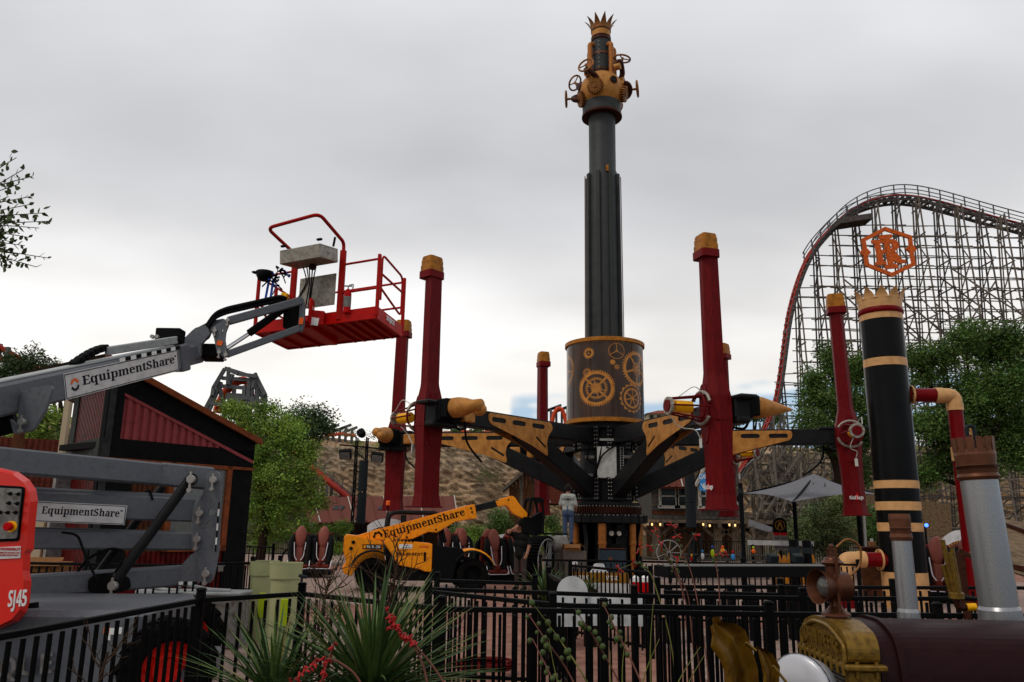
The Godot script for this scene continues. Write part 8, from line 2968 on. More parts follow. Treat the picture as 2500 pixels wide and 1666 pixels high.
	wallp(sr, [P(1828, 1284, 40) - sr.position, P(1885, 1301, 38) - sr.position, P(1886, 1288, 38) - sr.position, P(1829, 1268, 40) - sr.position], v3(0, 0.3, 0.95), 0.1, M.canvas_grey, "sheet")
	bars([[P(1840, 1284, 39.6) - sr.position, on(1840, 39.6) - sr.position], [P(1880, 1298, 38) - sr.position, on(1880, 38.0) - sr.position]], 0.12, 0.12, "post", M.weathered, sr)
	var wbm = thing("white_beam", "long white barrier beam above the distant fence", "barrier", on(1905, 30.0))
	bars([[P(1826, 1325, 30) - wbm.position, P(1986, 1328, 30) - wbm.position]], 0.1, 0.17, "beam", M.panel_white, wbm)
	bars([[P(1836, 1329, 30) - wbm.position, on(1836, 30.0) - wbm.position], [P(1980, 1329, 30) - wbm.position, on(1980, 30.0) - wbm.position]], 0.1, 0.1, "leg", M.black_matt, wbm)
	for i in 8:
		var px: float = 1884 + i * 13.5
		var op = thing("rounded_board", "orange round-topped timber board in the row beyond the counter", "board", on(px, 25.0), 0.0, "orange round-topped boards")
		var oh: float = P(px, 1347 + (i % 3) * 3, 25.0).y
		b = MB.new()
		b.prism(soft2([v2(-0.08, 0), v2(0.08, 0), v2(0.08, oh * 0.8), v2(0.0, oh), v2(-0.08, oh * 0.8)], 0.08), 0.05, Transform3D(Basis(Vector3.UP, 0.3 * (i % 2)), Vector3.ZERO))
		part(b, "plank", M.ochre_band, op)
	for q in [[1882, "grey box speaker on a post before the orange boards"], [1942, "grey box speaker beside the tall black post"]]:
		var bp = thing("post_speaker", q[1], "speaker", on(q[0], 12.9))
		b = MB.new()
		var sy: float = P(q[0], 1364, 12.9).y
		b.box(v3(0, sy, 0), v3(0.16, 0.13, 0.14), Basis(Vector3.UP, 0.3) * Basis(Vector3.RIGHT, 0.3), 0.015)
		part(b, "cabinet", M.grey_dark, bp)
		b = MB.new()
		b.bar(v3(0, 0, 0), v3(0, sy, 0), 0.05, 0.05)
		part(b, "post", M.fence_black, bp)
	for q in [[1813, 1180, 17.0, "tall slim black lamp post standing before the crimson blade foot"], [1935, 1318, 14.0, "stout black post behind the grey speaker"], [1967, 1320, 14.2, "stout black strapped post next to the orange boards"]]:
		var bp = thing("black_post", q[3], "post", on(q[0], q[2]))
		b = MB.new()
		var sy: float = P(q[0], q[1], q[2]).y
		b.tube([v3(0, 0, 0), v3(0, sy, 0)], 0.045 if q[2] > 15 else 0.075, 10)
		part(b, "shaft", M.fence_black, bp)
		b = MB.new()
		b.tube([v3(0, sy - 0.22, 0), v3(0, sy - 0.12, 0)], 0.056 if q[2] > 15 else 0.095, 10)
		part(b, "collar", M.grey_dark, bp)
	# tan kiosk screens behind the smokestack
	D = 33.0
	var ks = thing("tan_kiosk", "tan panelled kiosk on posts behind the banded smokestack", "kiosk", on(2290, D))
	o = ks.position
	wallp(ks, [P(2253, 1310, D) - o, P(2325, 1309, D) - o, P(2321, 1232, D) - o, P(2250, 1222, D) - o], v3(0, 0, 1), 0.12, M.canvas_tan, "screen")
	bars([[P(2258, 1322, D) - o, P(2322, 1322, D) - o]], 0.12, 0.14, "shelf", M.weathered, ks)
	bars([[P(2262, 1310, D) - o, on(2262, D) - o], [P(2314, 1310, D) - o, on(2314, D) - o]], 0.14, 0.14, "post", M.weathered, ks)
	var tb2 = thing("tan_banner", "narrow tan banner strip under the umbrella edge", "banner", on(2130, 30.5))
	wallp(tb2, [P(2106, 1228, 30.5) - tb2.position, P(2160, 1232, 30.5) - tb2.position, P(2160, 1212, 30.5) - tb2.position, P(2106, 1208, 30.5) - tb2.position], v3(0, 0, 1), 0.04, M.canvas_tan, "cloth")
	bars([[P(2152, 1228, 30.4) - tb2.position, on(2152, 30.4) - tb2.position], [P(2108, 1228, 30.4) - tb2.position, on(2108, 30.4) - tb2.position]], 0.08, 0.08, "post", M.bolt_steel, tb2)
	var sd = thing("service_desk", "brown slatted service desk behind the red pipe elbow", "desk", on(2128, 19.2))
	o = sd.position
	var dy: float = P(2128, 1338, 19.2).y
	for k in 10:
		b = MB.new()
		b.box(on(2098 + k * 6.2, 19.2) - o + v3(0, dy * 0.5, 0), v3(0.055, dy - 0.06, 0.05))
		part(b, "slat", M.board_brown, sd)
	b = MB.new()
	b.box(v3(0, dy, 0), v3(0.72, 0.05, 0.5), Basis(), 0.01)
	part(b, "top", M.dark_bronze, sd)
	var kc = thing("napkin_box", "small tan box of straws on the service desk", "box", v3(o.x - 0.02, dy + 0.025, o.z))
	b = MB.new()
	b.box(v3(0, 0.06, 0), v3(0.14, 0.12, 0.12), Basis(), 0.008)
	part(b, "carton", M.cardboard, kc)
	for k in 3:
		b = MB.new()
		b.tube([v3(0.02 * k - 0.02, 0.1, 0), v3(0.03 * k - 0.03, 0.19, 0)], 0.006, 5)
		part(b, "straw", M.ink_white, kc)
	var bl = thing("blue_lamp", "tiny blue indicator lamp beside the smokestack", "lamp", P(2262, 1283, 22.0))
	b = MB.new()
	b.ball(Vector3.ZERO, Vector3.ONE * 0.05, 10, 8)
	part(b, "bulb", M.blue_glow, bl)
	b = MB.new()
	b.tube([v3(0, 0, -0.08), v3(0, -bl.position.y, -0.08)], 0.03, 8)
	part(b, "stem", M.black_matt, bl)
	var li = OmniLight3D.new()
	li.name = "lamp_light"
	li.light_color = Color(0.3, 0.5, 1.0)
	li.light_energy = 0.02
	li.light_size = 0.05
	li.shadow_enabled = true
	bl.add_child(li)
	# bright goods on the stall far behind the fence
	var cols = [M.bright_red, M.bright_blue, M.yellow_plastic, M.panel_white, M.ink_orange, M.sign_blue, M.bin_lime]
	var names = ["red", "blue", "yellow", "white", "orange", "pale blue", "lime"]
	for i in 7:
		var px: float = 1690 + i * 25.0
		var ci: int = (i * 3) % 7
		var g = thing("stall_toy", "%s toy on the goods stall behind the distant fence" % names[ci], "toy", P(px, 1372 - (i * 7) % 23, 27.0), 0.0, "toys on the goods stall")
		b = MB.new()
		b.ball(v3(0, 0.08, 0), v3(0.07, 0.08 + 0.03 * (i % 3), 0.07), 10, 6)
		part(b, "body", cols[ci], g)
		b = MB.new()
		b.ball(v3(0, 0.2 + 0.04 * (i % 3), 0), v3(0.045, 0.045, 0.045), 8, 6)
		part(b, "head", cols[(ci + 2) % 7], g)
	var st = thing("goods_stall", "low grey stall bench holding bright toys", "stall", on(1775, 27.2))
	for k in 3:
		b = MB.new()
		b.box(v3(0, 0.42 - k * 0.0 + 0.16 * k, -0.25 * k + 0.2), v3(2.9, 0.05, 0.3), Basis(), 0.01)
		part(b, "shelf", M.board_grey, st)
	for x in [-1.3, 0.0, 1.3]:
		b = MB.new()
		b.bar(v3(x, 0, -0.1), v3(x, 0.62, -0.1), 0.08, 0.08)
		part(b, "leg", M.board_grey, st)
	# coil of red hose on the ground behind the fence
	var hc = H(1180, 1635, 0.05)
	var hs = thing("red_hose", "coil of dark red hose lying on the ground behind the pickets", "hose", hc)
	b = MB.new()
	var hp = []
	for i in 120: hp.append(v3(cos(i * 0.32) * (0.3 + 0.03 * sin(i * 0.5)), 0.02 + i * 0.0006, sin(i * 0.32) * (0.26 + 0.02 * cos(i * 0.7))))
	b.tube(hp, 0.014, 6)
	part(b, "coil", M.hose_red, hs)
# ---------------------------------------------------------------- trees and plants
var clumps := []
func leaf_clump(seed_: int, n: int, size: float) -> ArrayMesh:
	rng.seed = seed_
	var b = MB.new()
	for i in n:
		var d = v3(rng.randfn(), rng.randfn(), rng.randfn()).normalized() * pow(rng.randf(), 0.5)
		var a = v3(rng.randfn(), rng.randfn() * 0.6, rng.randfn()).normalized()
		var s = a.cross(v3(rng.randfn(), rng.randfn(), rng.randfn())).normalized()
		var l = size * rng.randf_range(0.7, 1.3)
		var k = rng.randf_range(0.75, 1.25)
		b.tint = Color(k, k, k * 0.9)
		b.quad(d - a * l * 0.5, d + s * l * 0.27, d + a * l * 0.5, d - s * l * 0.27)
	return b.mesh(true)
func tree(called: String, label: String, d: float, lobes: Array, col: Color, clump := 0.5, density := 1.0, trunk_px := -1.0, group := "trees round the plaza", limbs := true) -> Node3D:
	# lobes = [px, py, radius px] seen in the photograph; each becomes a ball of leaf clumps in the round
	if clumps.is_empty():
		for k in 4: clumps.append(leaf_clump(100 + k, 54, 0.25))
	var k = d * 0.975 / F
	var base = on(trunk_px if trunk_px > 0 else lobes[0][0], d)
	var r = thing(called, label, "shrub" if called.contains("bush") else "tree", base, 0.0, group)
	rng.seed = hash(label) + int(lobes[0][0])
	var cs = []
	for q in lobes: cs.append([P(q[0], q[1], d + rng.randf_range(-0.6, 0.6) * q[2] * k) - base, q[2] * k, rng.randf_range(0.7, 1.25)])
	if limbs:
		var b = MB.new()
		var top = Vector3.ZERO
		for c in cs: top += c[0] / cs.size()
		b.tube([v3(0, -0.1, 0), v3(0.1, top.y * 0.35, 0), v3(top.x * 0.5, top.y * 0.75, top.z * 0.5)], [0.05 * top.y, 0.038 * top.y, 0.025 * top.y], 9)
		part(b, "trunk", M.bark, r)
		for c in cs:
			b = MB.new()
			var s = v3(top.x * 0.3, top.y * rng.randf_range(0.35, 0.7), top.z * 0.3)
			b.tube(soften([s, s.lerp(c[0], 0.5) + v3(0, 0.1 * c[1], 0), c[0]], 0.4, 2), [0.02 * top.y, 0.015 * top.y, 0.012 * top.y, 0.01 * top.y, 0.006 * top.y], 6)
			part(b, "limb", M.bark, r)
	var xs = []
	var co = []
	for c in cs:
		var n = int(density * 46.0 * pow(c[1] / clump, 2.0) * 0.35) + 8
		for i in n:
			var u = v3(rng.randfn(), rng.randfn(), rng.randfn()).normalized()
			var rad: float = c[1] * pow(rng.randf(), 0.45) * rng.randf_range(0.8, 1.18)
			var s = clump * rng.randf_range(0.45, 1.35)
			xs.append(Transform3D(Basis.from_euler(v3(rng.randf() * TAU, rng.randf() * TAU, rng.randf() * TAU)).scaled(v3(s, s * 0.75, s)), c[0] + u * rad * v3(1, 0.9, 1)))
			var v = rng.randf_range(0.6, 1.4) * c[2]
			co.append(Color(col.r * v * rng.randf_range(0.8, 1.25), col.g * v, col.b * v))
	for part_ in 1:
		var mm = MultiMesh.new()
		mm.transform_format = MultiMesh.TRANSFORM_3D
		mm.use_colors = true
		mm.mesh = clumps[int(d) % 4]
		mm.instance_count = xs.size()
		for i in xs.size():
			mm.set_instance_transform(i, xs[i]); mm.set_instance_color(i, co[i])
		var mi = MultiMeshInstance3D.new()
		mi.name = "crown"
		mi.multimesh = mm
		mi.material_override = M.leaf
		mi.set_meta("kind", "stuff")
		r.add_child(mi)
	return r
func trees() -> void:
	var lime = Color(0.17, 0.27, 0.045)
	var mid = Color(0.072, 0.135, 0.03)
	var dark = Color(0.05, 0.085, 0.03)
	var olive = Color(0.12, 0.155, 0.06)
	tree("broadleaf_tree", "bright green broadleaf tree beside the black cabin corner", 31.0, [[640, 1160, 85], [600, 1040, 52], [680, 1060, 66], [735, 1165, 50], [640, 1255, 80], [705, 1240, 60], [575, 1005, 34], [740, 1110, 40], [650, 1000, 30], [770, 1225, 30], [600, 1110, 60]], lime, 0.42, 1.15)
	tree("dark_oak", "dark rounded oak on the cliff top above the orange track", 62.0, [[738, 1025, 48], [705, 1040, 34], [775, 1030, 36], [740, 1060, 44], [795, 1045, 20], [700, 1070, 40]], dark, 0.8, 1.1, -1.0)
	tree("cedar_elm", "leafy elm between the crimson blade and banded smokestack", 47.0, [[2050, 905, 52], [2005, 985, 55], [2070, 985, 62], [2030, 860, 34], [1985, 1050, 55], [2060, 1080, 60], [1990, 930, 36], [2100, 900, 50], [2120, 1050, 60], [2090, 1150, 50]], mid, 0.6, 1.7)
	tree("cedar_elm", "broad dense elm behind the red pipe and exhaust stack", 44.0, [[2380, 960, 85], [2300, 870, 46], [2360, 825, 48], [2425, 855, 62], [2475, 830, 46], [2260, 920, 40], [2470, 950, 70], [2320, 1040, 70], [2430, 1060, 76], [2500, 1040, 62], [2260, 1040, 50], [2230, 870, 34], [2520, 900, 60], [2300, 1120, 50], [2400, 1140, 50], [2250, 1160, 40], [2490, 1120, 40]], mid, 0.6, 1.7)
	tree("olive_bush", "rounded olive-green bush under the grey canopy", 37.0, [[2010, 1270, 52], [1960, 1300, 40], [2060, 1290, 46], [2000, 1320, 46], [1925, 1325, 30], [2050, 1235, 34]], olive, 0.4, 1.2, -1.0, "bushes round the plaza")
	tree("olive_bush", "darker bush behind the brown service desk", 39.0, [[2150, 1290, 50], [2110, 1270, 36], [2200, 1280, 40], [2160, 1330, 46], [2225, 1320, 36]], mid, 0.4, 1.2, -1.0, "bushes round the plaza")
	tree("cedar_tree", "dark ragged cedar under the red coaster rails", 40.0, [[40, 890, 42], [85, 880, 34], [5, 905, 44], [110, 905, 28], [60, 930, 50], [0, 960, 60]], dark, 0.5, 0.8)
	tree("broadleaf_tree", "lime green tree glimpsed below the raised grey boom", 26.0, [[75, 1050, 46], [40, 1080, 50], [110, 1070, 36], [120, 1020, 30]], lime, 0.36, 1.2)
	tree("dark_oak", "small dark tree crown showing beyond the boom chain", 60.0, [[140, 905, 26], [165, 915, 22], [120, 930, 30]], dark, 0.6, 1.0)
	tree("shade_bush", "dark green bush beside the telehandler fork carriage", 36.0, [[1215, 1265, 24], [1235, 1290, 26], [1200, 1300, 22]], mid, 0.34, 1.2, -1.0, "bushes round the plaza")
	tree("shade_bush", "bright green bush behind the black fork arms", 34.0, [[1300, 1300, 24], [1325, 1320, 24], [1280, 1325, 20]], lime, 0.34, 1.2, -1.0, "bushes round the plaza")
	tree("shade_bush", "green bush between the barn and crimson blade", 40.0, [[1345, 1275, 22], [1355, 1300, 20]], mid, 0.34, 1.2, -1.0, "bushes round the plaza")
	tree("shade_bush", "low bright shrub behind the curved panel", 34.0, [[1150, 1320, 22], [1120, 1300, 20], [1160, 1300, 18]], lime, 0.3, 1.2, -1.0, "bushes round the plaza")
	tree("shade_bush", "lime shrub row behind the twin brown seats", 33.0, [[690, 1300, 26], [790, 1305, 24], [740, 1290, 26], [840, 1290, 20], [640, 1330, 24], [815, 1340, 18]], lime, 0.3, 1.2, -1.0, "bushes round the plaza")
	for q in [[1020, 1060, 12], [1060, 1058, 12], [1110, 1060, 12], [1160, 1056, 14], [1220, 1058, 12], [1290, 1056, 16]]:
		tree("hill_oak", "small green tree on the skyline behind the ride arms", 165.0, [q, [q[0] + 7, q[1] + 4, q[2] * 0.8]], mid, 1.3, 1.0, -1.0, "hilltop trees by the ride arms")
	for q in [[1600, 1050, 16], [1660, 1036, 16], [1720, 1030, 18], [1790, 1020, 20], [1840, 1010, 20], [1560, 1052, 12], [1880, 1020, 22]]:
		tree("hill_oak", "green tree on the slope below the cream hilltop house", 168.0, [q, [q[0] + 9, q[1] + 5, q[2] * 0.8]], mid, 1.4, 1.0, -1.0, "hilltop trees by the house")
	# scrub clinging to the cliff
	rng.seed = 9
	var mm = MultiMesh.new()
	mm.transform_format = MultiMesh.TRANSFORM_3D
	mm.use_colors = true
	mm.mesh = clumps[1]
	mm.instance_count = 900
	for i in 900:
		var g = rng.randi_range(0, 60)
		var h = float((g * 7919) % 1000) / 1000.0
		var x = -120.0 + float((g * 104729) % 2900) / 10.0 + rng.randfn() * 1.6
		var y: float = 2.0 + 14.0 * h + rng.randfn() * 1.0 if i < 420 else 17.3 + rng.randf() * 1.3
		if i >= 420: x = rng.randf_range(-130, 170)
		var s = rng.randf_range(0.5, 1.3)
		mm.set_instance_transform(i, Transform3D(Basis.from_euler(v3(rng.randf() * 6, rng.randf() * 6, 0)).scaled(Vector3.ONE * s), v3(x, y, -147.5 - (4.0 if i >= 420 else h * 1.5) - rng.randf() * 2.0)))
		var v = rng.randf_range(0.7, 1.3)
		mm.set_instance_color(i, Color(olive.r * v, olive.g * v, olive.b * v))
	var mi = MultiMeshInstance3D.new()
	mi.name = "cliff_scrub"
	mi.multimesh = mm
	mi.material_override = M.leaf
	add_child(mi)
	tag(mi, "green scrub growing on ledges and edge of the quarry cliff", "scrub", "", "stuff")
	# near branches reaching in at the picture edge
	var r = thing("elm_branches", "small-leaved elm whose twigs reach in against the grey sky", "tree", on(-420, 7.0))
	var o = r.position
	var b = MB.new()
	var fork = P(-260, 560, 7.0) - o
	b.tube([Vector3.ZERO, v3(0.1, 2.0, 0), fork], [0.13, 0.1, 0.05], 9)
	part(b, "trunk", M.bark, r)
	var leaf = MB.new()
	var lp = []
	for i in 7:
		var t = i / 6.0
		lp.append([t, sin(PI * pow(t, 0.8)) * 0.3])
	for i in 6:
		leaf.quad(v3(lp[i][0], 0, lp[i][1]), v3(lp[i + 1][0], 0, lp[i + 1][1]), v3(lp[i + 1][0], 0.05, 0), v3(lp[i][0], 0.05, 0))
		leaf.quad(v3(lp[i][0], 0.05, 0), v3(lp[i + 1][0], 0.05, 0), v3(lp[i + 1][0], 0, -lp[i + 1][1]), v3(lp[i][0], 0, -lp[i][1]))
	var lx = []
	for e in [[40, 385], [55, 415], [80, 430], [45, 450], [75, 480], [70, 500], [110, 520], [122, 540], [95, 557], [70, 580], [115, 630], [88, 652], [40, 620], [20, 480], [15, 540], [25, 590], [10, 640], [5, 420], [0, 600], [-30, 560], [-20, 460], [30, 525], [35, 570], [-10, 505], [60, 600], [20, 655], [-15, 620], [0, 575], [12, 610], [-5, 545], [30, 640]]:
		var tip = P(e[0], e[1], 7.0 + rng.randf_range(-0.4, 0.4)) - o
		var mids = fork.lerp(tip, 0.55) + v3(0, rng.randf_range(-0.06, 0.1), rng.randf_range(-0.1, 0.1))
		var path = soften([fork, mids, tip], 0.4, 5)
		b = MB.new()
		var rr = []
		for i in path.size(): rr.append(lerpf(0.012, 0.0025, float(i) / path.size()))
		b.tube(path, rr, 5)
		part(b, "twig", M.twig, r)
		for i in 40:
			var t = 0.42 + 0.58 * i / 39.0
			var f = t * (path.size() - 1)
			var p: Vector3 = path[int(f)].lerp(path[mini(int(f) + 1, path.size() - 1)], f - int(f))
			var dirv = (tip - fork).normalized().rotated(v3(0, 0, 1), rng.randf_range(0.4, 1.2) * (1 if i % 2 else -1)).rotated(Vector3.UP, rng.randf_range(-1, 1))
			if rng.randf() < 0.35: p += v3(rng.randfn(), rng.randfn(), rng.randfn()) * 0.05
			var s = rng.randf_range(0.04, 0.07)
			var bs = fr(Vector3.ZERO, dirv, v3(rng.randfn(), rng.randfn(), rng.randfn())).basis
			lx.append(Transform3D(bs.scaled(Vector3.ONE * s), p))
	mm = MultiMesh.new()
	mm.transform_format = MultiMesh.TRANSFORM_3D
	mm.use_colors = true
	mm.mesh = leaf.mesh(true)
	mm.instance_count = lx.size()
	for i in lx.size():
		mm.set_instance_transform(i, lx[i])
		var v = rng.randf_range(0.6, 1.3)
		mm.set_instance_color(i, Color(0.06 * v, 0.085 * v, 0.03 * v))
	mi = MultiMeshInstance3D.new()
	mi.name = "crown"
	mi.multimesh = mm
	mi.material_override = M.leaf
	mi.set_meta("kind", "stuff")
	r.add_child(mi)
# a rosette of stiff sword leaves, each its own piece
func yucca(label: String, o: Vector3, count: int, length: float, wid: float, seed_: int, lean := 1.0) -> void:
	var r = thing("yucca", label, "yucca", v3(o.x, 0, o.z), 0.0, "spiky yuccas")
	rng.seed = seed_
	var b = MB.new()
	b.tube([v3(0, -0.1, 0), v3(0, o.y, 0)], [0.09, 0.11], 9)
	part(b, "stem", M.bark, r)
	var vars = []
	for v in 6:      # leaf variants: bow and twist
		b = MB.new()
		var rows = []
		var bow = rng.randf_range(0.02, 0.35)
		for i in 9:
			var t = i / 8.0
			var w = wid * (0.6 + 0.8 * t if t < 0.25 else 0.8 * pow(1.0 - (t - 0.25) / 0.75, 0.7)) + 0.0006
			var c = v3(0, t * (1.0 - 0.25 * bow * t), bow * t * t) * length
			rows.append([c - v3(w * 0.5, 0, 0), c + v3(0, 0, w * 0.22), c + v3(w * 0.5, 0, 0)])
		for i in 8:
			var k = 1.0
			b.tint = Color(1, 1, 1)
			for j in 2: b.quad(rows[i][j], rows[i][j + 1], rows[i + 1][j + 1], rows[i + 1][j])
		vars.append(b)
	var mats = []
	for k in [[0.21, 0.30, 0.15], [0.26, 0.36, 0.19], [0.17, 0.25, 0.14], [0.33, 0.41, 0.2], [0.42, 0.4, 0.22]]:
		mats.append(M["yucca_%d" % mats.size()])
	var meshes = []
	for v in vars: meshes.append(v.mesh())
	for i in count:
		var t = float(i) / count
		var az = i * 2.39996
		var tilt = lerpf(0.12, 1.5, pow(t, 0.8)) * lean + rng.randf_range(-0.1, 0.1)
		var s = rng.randf_range(0.78, 1.05)
		var bs = Basis(Vector3.UP, az) * Basis(Vector3.RIGHT, tilt)
		var m: Material = mats[rng.randi() % 4] if rng.randf() > 0.07 else mats[4]
		piece(meshes[rng.randi() % 6], "leaf", m, r, Transform3D(bs.scaled(v3(1, s, s)), v3(0, o.y + rng.randf_range(-0.05, 0.02), 0)))
func stalk(parent: Node, path: Array, rad: float, m: Material) -> Array:
	var p = soften(path, 0.3, 6)
	var rr = []
	for i in p.size(): rr.append(lerpf(rad, rad * 0.4, float(i) / p.size()))
	var b = MB.new()
	b.tube(p, rr, 6)
	part(b, "stalk", m, parent)
	return p
func near_plants() -> void:
	var k = 0
	for q in [[0.24, 0.33, 0.16], [0.29, 0.39, 0.2], [0.2, 0.28, 0.15], [0.36, 0.44, 0.22], [0.45, 0.42, 0.24]]:
		mat("yucca_%d" % k, Color(q[0], q[1], q[2]), 0.5, 0.0, T.soft, 3.0)
		k += 1
	yucca("large spiky yucca with a fountain of stiff blue-green leaves before the fence", P(905, 1700, 4.4), 240, 0.74, 0.036, 3)
	yucca("shorter yucca clump rising beside the large one near the boom lift", P(665, 1712, 4.4), 130, 0.56, 0.032, 4)
	yucca("small yucca behind the queue fence beside the ribbed wheel", P(1330, 1465, 11.5), 110, 0.62, 0.03, 5)
	yucca("low yucca tuft growing below the yellow notice", P(1440, 1440, 11.8), 50, 0.3, 0.02, 6)
	rng.seed = 44
	var b: MB
	# red flower spikes
	var r = thing("red_yucca_flowers", "arching stalks of coral red flowers in front of the large yucca", "flower", on(820, 4.0))
	var o = r.position
	for s in [[[900, 1760], [880, 1650], [800, 1600], [740, 1640], [690, 1690]], [[1060, 1760], [1030, 1600], [960, 1520], [945, 1490]], [[1120, 1740], [1070, 1640], [1000, 1560], [950, 1530]], [[760, 1780], [780, 1680], [815, 1570]]]:
		var pts = []
		for q in s: pts.append(P(q[0], q[1], 4.0) - o)
		var p = stalk(r, pts, 0.006, M.stalk_pink)
		for i in 26:
			var t = 0.55 + 0.45 * i / 25.0
			var f = t * (p.size() - 1)
			var c: Vector3 = p[int(f)].lerp(p[mini(int(f) + 1, p.size() - 1)], f - int(f))
			b = MB.new()
			var d = v3(rng.randfn(), rng.randfn(), rng.randfn()).normalized() * 0.026
			b.tube([c, c + d * 0.5, c + d], [0.003, 0.007, 0.004], 6)
			part(b, "flower", M.flower_red, r)
	# seed stalks with round green pods: [label, distance, group of paths]
	var sets = [["arching pink stalks hung with round green pods in front of the fence", 3.7, 0.0125, [[[1480, 1760], [1420, 1640], [1365, 1560], [1305, 1480]], [[1440, 1760], [1390, 1640], [1330, 1560], [1290, 1500]], [[1405, 1780], [1350, 1660], [1300, 1560]], [[1560, 1780], [1500, 1640], [1440, 1540], [1405, 1490]], [[1610, 1770], [1545, 1620], [1505, 1540], [1470, 1470]]]],
		["thin seed stalks with small green pods rising before the spoked wheel", 7.2, 0.0115, [[[1680, 1560], [1660, 1400], [1610, 1330], [1560, 1340]], [[1700, 1560], [1660, 1420], [1625, 1360], [1600, 1300]], [[1640, 1560], [1590, 1400], [1560, 1372], [1510, 1390]], [[1720, 1560], [1690, 1400], [1660, 1330], [1640, 1280]], [[1760, 1560], [1755, 1420], [1745, 1360], [1770, 1345]], [[1690, 1560], [1680, 1440], [1640, 1390], [1700, 1300]]]]]
	for st in sets:
		r = thing("seed_stalks", st[0], "plant", on(st[3][0][1][0], st[1]))
		o = r.position
		for s in st[3]:
			var pts = []
			for q in s: pts.append(P(q[0], q[1], st[1] + rng.randf_range(-0.1, 0.1)) - o)
			var low: Vector3 = pts[0]
			pts.insert(0, v3(low.x + 0.05, 0, low.z))
			var p = stalk(r, pts, 0.0055 if st[1] < 5 else 0.006, M.stalk_pink if rng.randf() < 0.7 else M.stalk_green)
			for i in 9:
				var t = 0.62 + 0.38 * i / 8.0 + rng.randf_range(-0.01, 0.01)
				var f = minf(t, 0.999) * (p.size() - 1)
				var c: Vector3 = p[int(f)].lerp(p[mini(int(f) + 1, p.size() - 1)], f - int(f))
				var d = v3(rng.randfn(), rng.randfn() * 0.5, rng.randfn()).normalized()
				var pr: float = st[2] * rng.randf_range(0.7, 1.15)
				b = MB.new()
				b.ball(c + d * (pr + 0.006), v3(pr, pr * 1.12, pr), 10, 7)
				var pd = part(b, "seed_pod", M.pod_green, r)
				if i > 6 and st[1] > 5.0:
					for j in 4:
						b = MB.new()
						var e = v3(rng.randfn(), rng.randfn(), rng.randfn()).normalized() * 0.05
						b.tube([c, c + e], [0.004, 0.007], 5)
						part(b, "flower", M.flower_red, r)
	# dry twiggy shrub in front of the telehandler
	for sh in [["dry bare shrub with a thick pale stem before the telehandler", 965, 5.4, 1245, 12], ["dry twiggy shrub spreading in front of the twin seats", 800, 5.2, 1290, 11], ["thin dry weed stem standing before the boom lift hood", 290, 4.2, 1460, 4]]:
		r = thing("dry_shrub", sh[0], "shrub", on(sh[1], sh[2]), 0.0, "dry shrubs")
		var top: float = P(sh[1], sh[3], sh[2]).y
		var st0 = [v3(-0.14, 0, 0), v3(-0.1, top * 0.35, 0.0), v3(-0.02, top * 0.62, 0), v3(0.03, top * 0.8, 0.02)]
		b = MB.new()
		b.tube(st0, [0.016, 0.013, 0.009, 0.006], 7)
		part(b, "stem", M.twig, r)
		for i in sh[4] * 2:
			var t = rng.randf_range(0.45, 1.0)
			var c: Vector3 = st0[1].lerp(st0[3], t)
			var d = v3(rng.randfn() * 0.55, rng.randf_range(0.3, 1.0), rng.randfn() * 0.4).normalized()
			var l = rng.randf_range(0.18, 0.5) * top * 0.42
			var p = [c]
			for j in 4:
				d = (d + v3(rng.randfn(), rng.randfn() * 0.5 + 0.25, rng.randfn()) * 0.28).normalized()
				p.append(p[-1] + d * l * 0.28)
			b = MB.new()
			b.tube(p, [0.005, 0.004, 0.0033, 0.0026, 0.0018], 5)
			var br = part(b, "branch", M.twig, r)
			for j in 3:
				var s: Vector3 = p[1 + j]
				var e = (d + v3(rng.randfn(), rng.randfn(), rng.randfn()) * 0.7).normalized()
				b = MB.new()
				b.tube([s, s + e * l * 0.2, s + e * l * 0.34 + v3(0, 0.02, 0)], [0.0028, 0.0022, 0.0014], 4)
				part(b, "twig", M.twig, br)
	# thin grass culms
	r = thing("tall_grass", "few thin dry grass culms standing in front of the black pickets", "grass", on(1640, 3.6))
	o = r.position
	for s in [[1520, 1700, 1530, 1540], [1560, 1700, 1610, 1560], [1590, 1700, 1595, 1470], [1640, 1700, 1710, 1580], [1660, 1720, 1720, 1600], [1500, 1720, 1490, 1590], [1380, 1720, 1340, 1560]]:
		stalk(r, [P(s[0], s[1], 3.6) - o, P((s[0] + s[2]) * 0.5 - 6, (s[1] + s[3]) * 0.5, 3.6) - o, P(s[2], s[3], 3.6) - o], 0.003, M.stalk_green)
